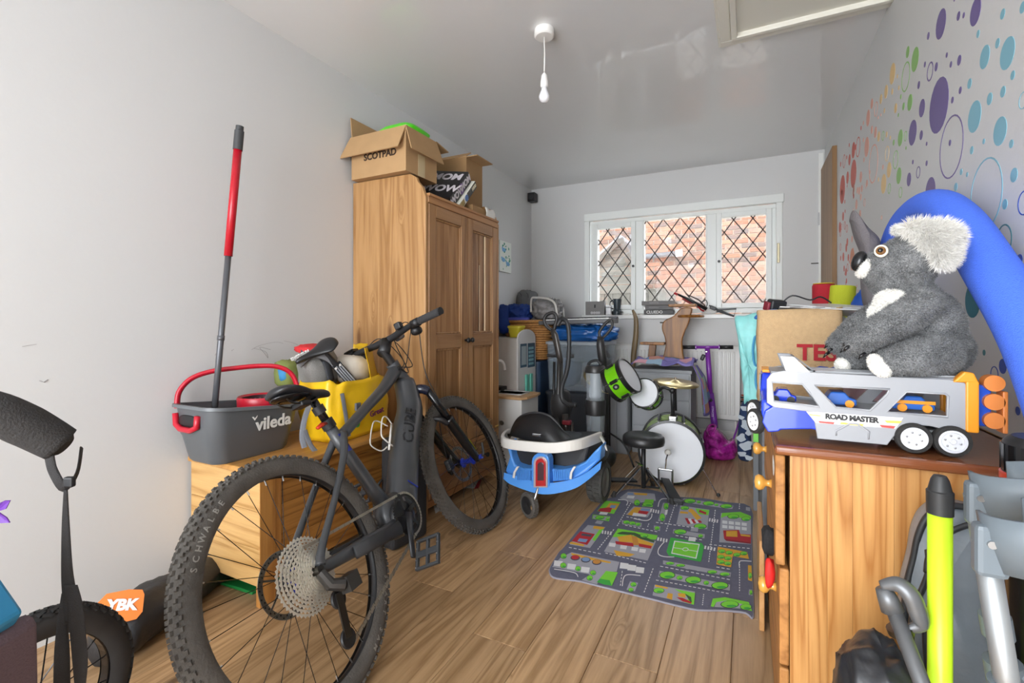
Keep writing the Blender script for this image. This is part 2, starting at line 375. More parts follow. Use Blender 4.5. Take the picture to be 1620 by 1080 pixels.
# loft hatch: moulded frame and panel
hm = M('hatch_paint', 'dfdcd0', .35)
hx0, hx1, hy1, hy0 = -.13, XR, 2.54, 1.75
hf = MB()
for (a, b_, w) in ((0, .086, .012), (.012, .059, .022), (.06, .085, .03)):
    hf.box(hx0 + a, hx1, hy1 - b_, hy1 - a, ZC - w, ZC - .001 * w / .012); hf.box(hx0 + a, hx0 + b_, hy0 + b_, hy1 - b_, ZC - w, ZC - .001 * w / .012); hf.box(hx0 + a, hx1, hy0 + a, hy0 + b_, ZC - w, ZC - .001 * w / .012)
hat = structure(hf, 'trim_3', hm, bevel=.003)
MB().box(hx0 + .085, hx1, hy0 + .085, hy1 - .085, ZC - .008, ZC).build('hatch_panel', hm, hat)

# ---------------------------------------------------------------- window
wn = thing('window_1', None, None, (-.587, YB, wz0)); wn['kind'] = 'structure'
upvc = M('window_paint', 'e6e9e6', .35); lead = M('lead_strip', '14110f', .6)
yf0, yf1 = YB + .03, YB + .10
f = MB()
# architrave on the room side
f.box(wx0 - .0, wx0 + .05, YB - .012, YB + .029, wz0, wz1 - .06); f.box(wx1 - .045, wx1, YB - .012, YB + .029, wz0, wz1 - .06); f.box(wx0, wx1 + .01, YB - .02, YB + .03, wz1 - .06, wz1 + .01)
f.build('architrave', upvc, wn, bevel=.004)
f = MB()
ix0, ix1, iz0, iz1 = wx0 + .05, wx1 - .045, wz0 + .03, wz1 - .06
m1, m2 = -.905, -.285      # mullion centres
f.box(ix0, ix0 + .03, yf0, yf1, iz0 + .04, iz1 - .035); f.box(ix1 - .03, ix1, yf0, yf1, iz0 + .04, iz1 - .035); f.box(ix0, ix1, yf0, yf1, iz1 - .035, iz1); f.box(ix0, ix1, yf0, yf1, iz0, iz0 + .04)
f.box(m1 - .035, m1 + .035, yf0, yf1, iz0 + .04, iz1 - .035); f.box(m2 - .04, m2 + .04, yf0, yf1, iz0 + .04, iz1 - .035)
f.build('window_frame', upvc, wn, bevel=.004)
glass = M('window_glass', 'f4f8f6', .02, trans=1, alpha=.16)
def lattice(x0, x1, z0, z1, parent, yy):
    MB().box(x0, x1, yy + .003, yy + .007, z0, z1).build('pane', glass, parent)
    mb = MB(); dx = .148; dz = .205; slope = dz / dx
    k = -12
    cx = x0 + .02
    for sgn in (1, -1):
        for k in range(-12, 20):
            # line z = zm + sgn*slope*(x-cx) + k*dz
            pts = []
            xa, xb = x0, x1
            za = z0 + sgn * slope * (xa - cx) + k * dz; zb = z0 + sgn * slope * (xb - cx) + k * dz
            t0, t1 = 0, 1
            d = zb - za
            for lim, s_ in ((z0, 1), (z1, -1)):
                if (za - lim) * s_ < 0 and (zb - lim) * s_ < 0: t0 = 2; break
                if (za - lim) * s_ < 0: t0 = max(t0, (lim - za) / d)
                if (zb - lim) * s_ < 0: t1 = min(t1, (lim - za) / d)
            if t1 - t0 < .02: continue
            a = Vector((xa + (xb - xa) * t0, yy, za + d * t0)); b_ = Vector((xa + (xb - xa) * t1, yy, za + d * t1))
            L_ = MB().bar(a, b_, .008, .0075, up=(0, 1, 0)); L_.build('lead_strip', lead, parent)
def casement(x0, x1, name, open_=False):
    c = MB(); z0, z1 = iz0 + .0405, iz1 - .0355; w = .042
    c.box(x0, x0 + w, yf0 - .012, yf1 - .01, z0, z1); c.box(x1 - w, x1, yf0 - .012, yf1 - .01, z0, z1); c.box(x0 + w, x1 - w, yf0 - .012, yf1 - .01, z0, z0 + w); c.box(x0 + w, x1 - w, yf0 - .012, yf1 - .01, z1 - w, z1)
    o = c.build(name, upvc, wn, bevel=.004)
    lattice(x0 + w, x1 - w, z0 + w, z1 - w, o, yf0 + .02)
    return o
c1 = casement(ix0 + .03, m1 - .035, 'casement'); c2 = casement(m2 + .04, ix1 - .03, 'casement')
fx = MB(); fx.box(m1 + .0352, m1 + .042, yf0 + .002, yf1 - .002, iz0 + .041, iz1 - .036); fx.box(m2 - .047, m2 - .0402, yf0 + .002, yf1 - .002, iz0 + .041, iz1 - .036)
fo = fx.build('fixed_light', upvc, wn); lattice(m1 + .042, m2 - .047, iz0 + .045, iz1 - .04, fo, yf0 + .02)
MB().cyl((m1 - .055, yf0 - .03, 1.56), (m1 - .055, yf0 - .005, 1.56), .011).build('handle', BLK, c1)
MB().cyl((m2 + .062, yf0 - .03, 1.56), (m2 + .062, yf0 - .005, 1.56), .011).build('handle', BLK, c2)
st = MB(); st.box(wx1 - .04, wx1 - .02, YB - .022, YB - .01, 1.52, 1.68); st.build('casement_stay', M('brass_old', 'a39a80', .4, .8), wn, bevel=.003)
sill = structure(MB().box(wx0 - .02, wx1 + .04, YB - .035, YB + .05, wz0 - .02, wz0 + .018), 'trim_4', whitetrim, bevel=.005)
structure(MB().box(wx0, wx1, YB + .10, YB + .30, wz0 - .03, wz0 + .01), 'trim_5', whitetrim, bevel=.004)

# ---------------------------------------------------------------- outside
YO = 8.2
gm = M('outside_paving', 'c9c4ba', .9, var=.1, vs=3)
gr = structure(MB().box(-9, 6, YB + .3, YO + .4, -.35, -.25), 'outside_ground', gm)
mort = M('mortar', '7c7064', .9)
bw = MB().box(-5.2, 2.6, YO, YO + .25, -.3, 3.42).build('neighbouring_brick_wall', mort)
tag(bw, 'pale orange brick wall of the next building seen through the leaded window', 'brick wall')
bmat = []
for i, c in enumerate(('7d523e', '734936', '875e4a', '61463a', '524743', '7a5d4d')): bmat.append(M('brick_%d' % i, c, .85, bump=.3, bs=40, var=.1, vs=14))
bme = []
for i in range(6):
    t = MB().box(-.1, .1, -.012, .02, -.031, .031); o_ = t.build('brick', bmat[i], bw, bevel=.004, seg=1); bake(o_); bme.append(o_.data); bpy.data.objects.remove(o_)
cand = []; rest = MB(); r3 = random.Random(5)
for row in range(50):
    z = -.26 + row * .0735
    for c_ in range(-1, 35):
        xx = -5.1 + c_ * .2225 + (.111 if row % 2 else 0)
        cand.append((abs(z - 2.0) / 1.05, abs(xx + 1.0) / 1.55, xx, z))
cand.sort(key=lambda q: max(q[0], q[1]))
for i, (_, _, xx, z) in enumerate(cand):
    if i < 290:
        o_ = bpy.data.objects.new('brick', r3.choice(bme)); o_.location = Vector((xx, YO + r3.uniform(-.003, .003), z)); C.objects.link(o_); o_.parent = bw
    else:
        rest.m = r3.randrange(6); rest.box(xx - .1, xx + .1, YO - .011, YO + .02, z - .031, z + .031)
rest.build('brickwork', bmat, bw, kind='stuff', recalc=False)
# drain pipe across and upright
dp = thing('drain_pipe', 'grey metal drain pipe running along the brick wall outside', 'pipe', (-2.6, YO - .06, 1.8))
pm = M('pipe_grey', '4d5156', .5)
MB().tube([(-2.9, YO - .07, 2.10), (-1.02, YO - .07, 2.17)], .045, 12).build('pipe', pm, dp, smooth=True)
MB().tube([(-1.06, YO - .07, 2.17), (-.96, YO - .07, 2.175)], .06, 12).build('pipe_end', M('pipe_pale', 'b7bbc0', .5), dp)
MB().tube([(-1.78, YO - .07, 2.13), (-1.78, YO - .07, 2.55)], .04, 12).build('vent_pipe', pm, dp, smooth=True)
# timber shed with gable towards the window
sh = thing('garden_shed', 'weathered grey timber shed with pitched roof outside the left pane', 'shed', (-2.6, 6.3, -.25))
sm = wood('shed_wood', '5f5c55', '4a4741', '6a655c', axis='X', sc=8, knots=.2, rough=.9)
sv = wood('shed_wood_upright', '57544e', '44423c', '6a655c', axis='Z', sc=8, knots=.2, rough=.9)
def shp(px, py): return P(px, py, Y=6.2)
apex = shp(983, 378); le = shp(930, 425); re_ = shp(1018, 462); 
zt = apex.z
for i in range(7):     # gable boards, clipped by the roof slopes
    z0 = le.z - .35 + i * .12; z1 = z0 + .112
    def lim(z):
        tl = (z - le.z) / (apex.z - le.z); tr = (z - re_.z) / (apex.z - re_.z)
        return (le.x + (apex.x - le.x) * max(0, tl), re_.x + (apex.x - re_.x) * max(0, tr))
    a0, b0 = lim(z0); a1, b1 = lim(min(z1, apex.z))
    if z0 >= apex.z: break
    z1 = min(z1, apex.z)
    MB().hexa([(a0, 6.2, z0), (b0, 6.2, z0), (b0, 6.22, z0), (a0, 6.22, z0), (a1, 6.205, z1), (b1, 6.205, z1), (b1, 6.225, z1), (a1, 6.225, z1)]).build('cladding_board', sm, sh)
for i in range(9):
    xx = le.x + i * .115
    MB().box(xx, xx + .108, 6.21, 6.23, -.25, le.z - .35).build('door_board', sv, sh)
rf = MB(); rf.hexa([le + Vector((-.05, -.06, -.03)), apex + Vector((0, -.06, 0)), apex + Vector((0, 1.3, 0)), le + Vector((-.05, 1.3, -.03)), le + Vector((-.05, -.06, .02)), apex + Vector((0, -.06, .05)), apex + Vector((0, 1.3, .05)), le + Vector((-.05, 1.3, .02))])
rf.build('roof', M('roof_felt', '7b7f83', .8), sh)
rf = MB(); rf.bar(apex + Vector((0, -.04, 0)), re_ + Vector((.03, -.04, -.03)), .05, .06); rf.bar(apex + Vector((0, -.05, -.02)), le + Vector((0, -.05, -.04)), .04, .07); rf.build('bargeboard', M('barge_grey', '47443f', .9), sh)
MB().box(le.x, le.x + 1.0, 6.23, 7.3, -.25, le.z - .3).build('shed_body', sm, sh)
wbn = thing('wheelie_bin', 'dark wheelie bin standing low against the brick wall outside', 'bin', (-1.33, 7.6, -.25))
MB().loft([[Vector((-1.33 + sx * w, 7.6 + sy * w, z)) for sx, sy in ((-1, -1), (1, -1), (1, 1), (-1, 1))] for z, w in ((-.25, .24), (1.30, .3))]).build('bin_body', M('bin_grey', '55524f', .5), wbn, bevel=.02)
MB().box(-1.66, -1.0, 7.26, 7.94, 1.30, 1.38).build('lid', M('bin_grey', '55524f', .5), wbn, bevel=.02)
# ================================================================== pendant, speaker, canvas
r = P(861, 47, Z=2.4); px_, py_ = r.x, r.y
pt = thing('pendant_light', 'white ceiling rose with bare unlit bulb hanging on a short flex', 'light', (px_, py_, 2.4))
MB().lathe([(0, 0), (.045, 0), (.047, -.03), (.04, -.036), (0, -.036)], (px_, py_, 2.4), n=32).build('ceiling_rose', WHT, pt, smooth='auto')
MB().tube([(px_, py_, 2.366), (px_ + .002, py_, 2.28), (px_, py_, 2.19)], .003, 8).build('flex', WHT, pt, smooth=True)
MB().lathe([(0, 0), (.006, 0), (.013, -.01), (.0155, -.03), (.0155, -.033), (.017, -.034), (.018, -.06), (.016, -.063), (.014, -.066), (0, -.066)], (px_, py_, 2.195), n=24).build('lamp_holder', WHT, pt, smooth='auto')
MB().lathe([(0, 0), (.013, 0), (.014, -.014), (.021, -.03), (.025, -.045), (.022, -.06), (.012, -.07), (0, -.072)], (px_, py_, 2.13), n=24).build('bulb', M('bulb_glass', 'e9e9ec', .15, coat=.5), pt, smooth=True)
sp = thing('wall_speaker', 'small black speaker fixed high in the far left corner', 'speaker', (-1.95, YB - .06, 2.3))
MB().box(-1.995, -1.915, YB - .11, YB - .03, 2.255, 2.345).build('speaker_body', BLK, sp, bevel=.008)
MB().lathe([(0, .003), (.02, .001), (.026, .006), (.03, .002), (.03, 0)], (-1.955, YB - .111, 2.3), (0, -1, 0), n=20).build('speaker_cone', M('cone', '2e2e30', .7), sp)
MB().box(-1.97, -1.94, YB - .03, YB, 2.28, 2.32).build('bracket', BLK, sp)
cv = thing('canvas_picture', 'small square canvas with blue birds and green dots on left wall', 'picture', (XL, 3.83, 1.62))
MB().box(XL, XL + .02, 3.70, 3.93, 1.49, 1.77).build('canvas', M('canvas_white', 'e6ebe4', .8), cv, bevel=.002)
cb = MB(); k = random.Random(2)
cvm = [M('cv_a', '5fa68a', .8), M('cv_b', '7db0d8', .8), M('cv_c', '3f8f7a', .8)]
for i in range(22):
    cb.m = k.choice([0, 0, 2]); yy = k.uniform(3.72, 3.91); zz = k.uniform(1.51, 1.75); cb.lathe([(0, .001), (k.uniform(.005, .013), .0005)], (XL + .0205, yy, zz), (1, 0, 0), n=10)
for yy, zz in ((3.78, 1.69), (3.86, 1.57), (3.77, 1.60)):
    b_ = MB(); b_.ell((XL + .0205, yy, zz), (.001, .038, .02), n=12); b_.ell((XL + .0207, yy - .03, zz + .014), (.001, .013, .013), n=10); b_.build('printed_bird', cvm[1], cv)
cb.build('printed_dots', cvm, cv, kind='stuff')

# ================================================================== wardrobe
wx, wy0, wy1 = -1.49, 1.97, 2.77
wd = thing('wardrobe', 'tall pine wardrobe with two panelled doors, the right one split', 'wardrobe', (-1.74, 2.37, 0))
ws = wood('wardrobe_side', 'b38a5b', '936a3e', '5f3a1a', axis='Z', sc=7, knots=1, rough=.42, fine=1.6, pw=1.8)
wf = wood('wardrobe_front', 'a87e54', '83592f', '4b3018', axis='Z', sc=5, fine=1.6, pw=2, knots=.5, rough=.45)
wfh = wood('wardrobe_front_rail', 'a98058', '8c6440', '5b3b20', axis='Y', sc=6, knots=.3, rough=.45)
wh = wood('wardrobe_rail', 'b88a5c', '9c6c42', '5b3b20', axis='Y', sc=6, knots=.3, rough=.42)
def side(y0, nm):
    prof = [(XL + .005, .0), (wx + .0, .0), (wx + .001, 1.68), (wx - .012, 1.71), (wx - .02, 1.735), (wx - .05, 1.765), (wx - .06, 1.79), (wx - .08, 1.80), (wx - .10, 1.812), (XL + .005, 1.815)]
    MB().prism([(a, y0, b) for a, b in prof], (0, .022, 0)).build(nm, ws, wd, bevel=.003)
side(wy0, 'side_panel'); side(wy1 - .022, 'side_panel')
MB().box(XL + .005, wx - .02, wy0 + .022, wy1 - .022, 1.665, 1.685).build('top_panel', wh, wd)
MB().box(XL + .005, XL + .012, wy0 + .022, wy1 - .022, .05, 1.8).build('back_panel', wf, wd)
MB().box(XL + .02, wx - .03, wy0 + .022, wy1 - .022, .30, .32).build('inner_base', wh, wd)
mo = MB(); mo.box(wx - .03, wx + .004, wy0 + .022, wy1 - .022, 1.655, 1.70); mo.box(wx - .03, wx + .012, wy0 + .02, wy1 - .02, 1.69, 1.705)
mo.build('cornice', wh, wd, bevel=.003)
MB().box(wx - .02, wx, wy0 + .022, wy1 - .022, .30, .325).build('lower_rail', wh, wd, bevel=.002)
MB().box(wx - .02, wx - .002, wy0 + .022, wy1 - .022, .055, .09).build('plinth_rail', wh, wd, bevel=.003)
def wdoor(ya, yb, split, ky):
    d = MB(); z0, z1 = .33, 1.652; w = .062
    d.box(wx - .018, wx + .004, ya, ya + w, z0, z1); d.box(wx - .018, wx + .004, yb - w, yb, z0, z1)
    o = d.build('door', wf, wd, bevel=.003)
    for a, b_ in ((z0, z0 + .07), (.885, .965), (z1 - .065, z1)): MB().box(wx - .018, wx + .004, ya + w, yb - w, a, b_).build('door_rail', wfh, o, bevel=.003)
    # mouldings
    for a, b_ in ((z0 + .07, .885), (.965, z1 - .065)):
        m_ = MB(); t = .011
        for q in ((ya + w, ya + w + t, a, b_), (yb - w - t, yb - w, a, b_), (ya + w, yb - w, a, a + t), (ya + w, yb - w, b_ - t, b_)): m_.box(wx - .018, wx - .001, *q)
        m_.build('moulding', wf, o, bevel=.004)
    MB().box(wx - .016, wx - .009, ya + w, yb - w, z0 + .07, .885).build('lower_panel', wf, o)
    if not split: MB().box(wx - .016, wx - .009, ya + w, yb - w, .965, z1 - .065).build('upper_panel', wf, o)
    else:
        zt = z1 - .065; y_ = ya + w; cuts = [(y_, y_ + .086, 0), (y_ + .096, y_ + .146, 0), (y_ + .166, yb - w, 0)]
        for i, (a, b_, t) in enumerate(cuts):
            k = .012 * (i - 1)
            MB().hexa([(wx - .016, a, .965), (wx - .009, a, .965), (wx - .009, b_, .965), (wx - .016, b_, .965), (wx - .016, a + k * .3, zt), (wx - .009, a + k * .3, zt), (wx - .009, b_ - k * .3, zt), (wx - .016, b_ - k * .3, zt)]).build('split_panel', wf, o)
        MB().box(wx - .0165, wx - .006, y_ + .166, y_ + .170, .965, zt).build('raw_edge', M('raw_wood', 'e8cba5', .7), o)
        MB().box(wx - .0165, wx - .006, y_ + .096, y_ + .099, .965, zt - .2).build('raw_edge', M('raw_wood', 'e8cba5', .7), o)
    MB().lathe([(0, 0), (.007, 0), (.006, .012), (.013, .016), (.0155, .024), (.012, .031), (0, .033)], (wx + .004, ky, .925), (1, 0, 0), n=20).build('knob', BLK, o, smooth=True)
ym = (wy0 + wy1) / 2
wdoor(wy0 + .026, ym - .001, False, ym - .022); wdoor(ym + .001, wy1 - .026, True, ym + .022)
dr = MB().box(wx - .018, wx + .006, wy0 + .026, wy1 - .026, .095, .297).build('drawer', wfh, wd, bevel=.008)
for ky in (wy0 + .2, wy1 - .2):
    MB().lathe([(0, 0), (.007, 0), (.006, .012), (.013, .016), (.0155, .024), (.012, .031), (0, .033)], (wx + .006, ky, .2), (1, 0, 0), n=20).build('knob', BLK, dr, smooth=True)
MB().cyl((wx + .006, wy1 - .06, .345), (wx + .006, wy1 - .02, .345), .006).build('hinge', M('brass', 'c9a85c', .3, 1), wd)
def paper(name, pts, mat, label, z=.002):
    o = MB().prism([Vector((p.x, p.y, z)) for p in [P(a, b, Z=z) for a, b in pts]], (0, 0, .0012)).build(name, mat)
    return tag(o, label, 'paper')
paper('paper_sheet', [(727, 772), (750, 760), (762, 758), (756, 772)], M('paper', 'dedad4', .8), 'white paper sheet with red edge lying under the wardrobe drawer')
MB().prism([Vector((p.x, p.y, .0035)) for p in [P(a, b, Z=.0035) for a, b in [(750, 773), (757, 760), (762, 758), (757, 772)]]], (0, 0, .0008)).build('red_edge', M('paper_red', 'b02a35', .7), bpy.data.objects['paper_sheet'])
paper('paper_scrap', [(686, 800), (700, 797), (698, 806), (689, 812)], M('paper', 'dedad4', .8), 'crumpled white paper scrap on the floor beside the black case')

# ------------------------------------------------ blanket chest under the bucket
cx0, cx1, cy0, cy1, ct = -1.985, -1.565, 1.10, 1.935, .50
ch = thing('blanket_chest', 'pine blanket chest with a panelled side, under the mop bucket', 'chest', (-1.77, 1.5, 0))
cw = wood('chest_wood_pale', 'd0a66b', 'ac8047', '6a3e18', axis='X', sc=8, knots=1, rough=.4, fine=1.6, pw=2.4)
cwy = wood('chest_wood_front', 'b37c3c', '80501f', '45260c', axis='Y', sc=6, knots=1, rough=.35, fine=2, pw=2.2)
cwz = wood('chest_wood_post', 'bd8746', '9e6932', '5e3715', axis='Z', sc=7, knots=.5, rough=.4)
MB().box(cx0, cx1 + .035, cy0 - .015, cy1, ct - .022, ct).build('lid', wood('chest_lid', 'c4924f', 'a8773c', '6a4018', axis='Y', sc=6, knots=.6, rough=.35), ch, bevel=.006)
for i in range(3):
    z0 = .075 + i * .135
    MB().box(cx0, cx1 - .001, cy0, cy0 + .018, z0, z0 + .134).build('end_plank', cw, ch, bevel=.0015)
    MB().box(cx1 - .02, cx1 - .006, cy0 + .09, cy1, z0, z0 + .134).build('front_plank', cwy, ch, bevel=.0025)
MB().box(cx1 - .022, cx1, cy0 + .0005, cy0 + .065, .0, ct - .022).build('corner_post', cwz, ch, bevel=.002)
MB().box(cx1 - .022, cx1 - .002, cy0 + .065, cy0 + .09, .075, ct - .022).build('stile', cwz, ch, bevel=.002)
MB().box(cx1 - .02, cx1 + .002, cy0 + .09, cy1, ct - .07, ct - .022).build('top_rail', cwy, ch, bevel=.003)
for yy in (cy0 + .02, cy1 - .06): MB().box(cx0 + .02, cx0 + .08, yy, yy + .05, 0, .075).build('foot', cwz, ch, bevel=.002)
gs = MB(); gs.prism([Vector((p.x, p.y, .002)) for p in (P(340, 922, Z=.002), P(399, 941, Z=.002), P(470, 905, Z=.002), P(398, 885, Z=.002))], (0, 0, .012))
tag(gs.build('green_board', M('green_plastic', '1d7a3a', .35), bevel=.002), 'flat green plastic board pushed under the pine blanket chest', 'board')

# ================================================================== chest of drawers (right)
D = thing('chest_of_drawers', 'orange pine chest of drawers under the toy truck, drawers part open', 'chest of drawers', (.3, 1.6, 0))
dxe, dy0, dy1, dz = .075, 1.215, 2.02, .755
ds = wood('dresser_side', 'cf9a5c', 'a86f36', '7d4516', axis='Z', sc=8, knots=.8, rough=.38, fine=2.6, pw=2.2, along=.05)
dt = wood('dresser_top', 'a0673f', '84492a', '46220f', axis='X', sc=6, knots=.7, rough=.22, coat=.3)
df = wood('dresser_front', 'bd8346', '96622e', '54300f', axis='Y', sc=7, knots=.3, rough=.65, fine=1.5, pw=1.8)
fr_ = wood('drawer_box', 'e6c896', 'd6b47c', axis='Y', sc=6, knots=.2)
bx = dxe + .009
edges = [0, .07, .115, .185, .26, .33, .395, .455]
for a, b_ in zip(edges[:-1], edges[1:]):
    MB().box(bx + a, min(bx + b_ - .0004, XR - .006), dy0, dy0 + .02, .03, dz - .022).build('side_board', ds, D)
MB().box(bx, XR - .006, dy1 - .02, dy1, .03, dz - .022).build('side_panel', ds, D)
MB().box(bx, bx + .02, dy0 + .001, dy0 + .035, .03, dz - .022).build('front_post', df, D, bevel=.002)
MB().box(XR - .02, XR - .008, dy0, dy1, .03, dz).build('back_panel', ds, D)
MB().box(dxe - .022, XR - .003, dy0 - .025, dy1 + .02, dz - .022, dz).build('top', dt, D, bevel=.009, seg=3)
MB().box(bx + .01, XR - .02, dy0 + .02, dy1 - .02, 0, .03).build('plinth', df, D)
knobm = M('knob_varnish', 'd8a04a', .2, coat=.5)
def drawer(z0, z1, out, ks, shade):
    x1 = bx + .0 - out
    o = MB().box(x1 - .02, x1, dy0 + .012, dy1 - .012, z0, z1).build('drawer', df, D, bevel=.004)
    if out > .01:
        b = MB(); b.box(x1, bx + .1, dy0 + .04, dy0 + .052, z0 + .02, z1 - .02); b.box(x1, bx + .1, dy1 - .052, dy1 - .04, z0 + .02, z1 - .02); b.box(x1 + .001, bx + .1, dy0 + .052, dy1 - .052, z0 + .02, z0 + .028); b.build('drawer_box', fr_, o)
    for ky in ks:
        MB().lathe([(0, 0), (.012, 0), (.008, .008), (.009, .014), (.018, .02), (.021, .03), (.016, .038), (0, .041)], (x1 - .02, ky, (z0 + z1) / 2), (-1, 0, 0), n=20).build('knob', knobm, o, smooth=True)
drawer(.475, .725, .008, (1.42, 1.80), 0)
drawer(.25, .468, .0, (1.36,), 0)
drawer(.04, .243, .0, (), 0)
st_ = MB(); st_.ell((bx - .0287, dy0 + .09, .68), (.0012, .035, .024), n=14); st_.build('leaf_sticker', M('sticker_white', 'e9e7df', .5), D)
# bit of clothing caught in the drawer
cl_ = blob((.046, 1.30, .497), (.032, .045, .065), 3, .2, 5, n=16, flat_bottom=False)
tag(cl_.build('black_cloth', M('cloth_black', '1d1d20', .9, bump=.3), smooth=True), 'black cloth poking out of the top drawer', 'cloth')
cl_ = blob((.046, 1.27, .435), (.022, .03, .06), 5, .2, 5, n=16, flat_bottom=False)
tag(cl_.build('red_cloth', M('cloth_red', 'd8231f', .7), smooth=True), 'red cloth hanging below the black cloth at the drawer', 'cloth')
# slim board standing between mat and drawers
lb = MB().box(.034, .050, 1.77, 2.16, .0, .30)
tag(lb.build('narrow_board', wood('slim_board', 'c99a66', 'b3824e', axis='Y', sc=6, knots=.1), bevel=.003), 'slim upright wooden board between the play mat and the drawers', 'board')
# ================================================================== mountain bike
def textc(s, size, matx, mat, parent, name='lettering', conform=None, bold=0, ext=.0005):
    cu = bpy.data.curves.new('t', 'FONT'); cu.body = s; cu.size = size; cu.align_x = 'CENTER'; cu.align_y = 'CENTER'; cu.extrude = ext; cu.resolution_u = 2; cu.offset = bold
    t = bpy.data.objects.new('t', cu); C.objects.link(t)
    dg = bpy.context.evaluated_depsgraph_get(); me = bpy.data.meshes.new_from_object(t.evaluated_get(dg)); bpy.data.objects.remove(t)
    off = wloc(parent)
    for v in me.vertices: v.co = matx(v.co) - off
    me.materials.clear(); me.materials.append(mat)
    o = bpy.data.objects.new(name, me); C.objects.link(o); o.parent = parent; return o
SCL = HC / 1.08
psi = 1.71971574; phi = .456; stv = .109; wb = 1.221; Rw = .37
bd = Vector((cos(psi), sin(psi), 0)); br = bd.cross(UP); bup = UP * cos(phi) - br * sin(phi); brr = br * cos(phi) + UP * sin(phi)
bo = Vector((-1.0135, .9777, 0)) * SCL
BT = frame(bo, bd * SCL, brr * SCL, bup * SCL)       # local: x forward, y to the rider's right, z up
def B3(s, w, h): return Vector((s, w, h))
framem = M('frame_paint', '3b3d40', .38, var=.08, vs=12, coat=.2); frameb = M('frame_dark', '17181b', .35); alu = M('alu_grey', '77787a', .4, .8); dirty = M('tyre_rubber', '524e49', .85, bump=.35, bs=160, var=.22, vs=14)
silver = M('cassette_silver', 'd8d3c6', .4, .6); blue = M('blue_anodised', '2f3fae', .3, .5); chainm = M('chain_metal', 'a9a294', .4, .8)
tyl = M('tyre_letter', '8a8781', .8)
bike = thing('mountain_bike', 'dark grey mountain bike leaning over towards the pine chest, muddy tyres', 'bicycle', bo)
wheelseed = random.Random(9)
def wheel(name, T, R, side_r, letters):
    """T maps wheel local (x fwd, y right, z up, centre 0)"""
    rt = .033; rim = R - .052
    mb = MB(T)
    prof = []
    for i in range(13):
        a = -pi * .78 + pi * 1.56 * i / 12
        prof.append((R - rt + cos(a) * rt * 1.0, sin(a) * rt * .92))
    mb.lathe(prof, (0, 0, 0), (0, 1, 0), n=96)
    ty = mb.build('tyre', dirty, None, smooth=True); w_ = ty; 
    return ty
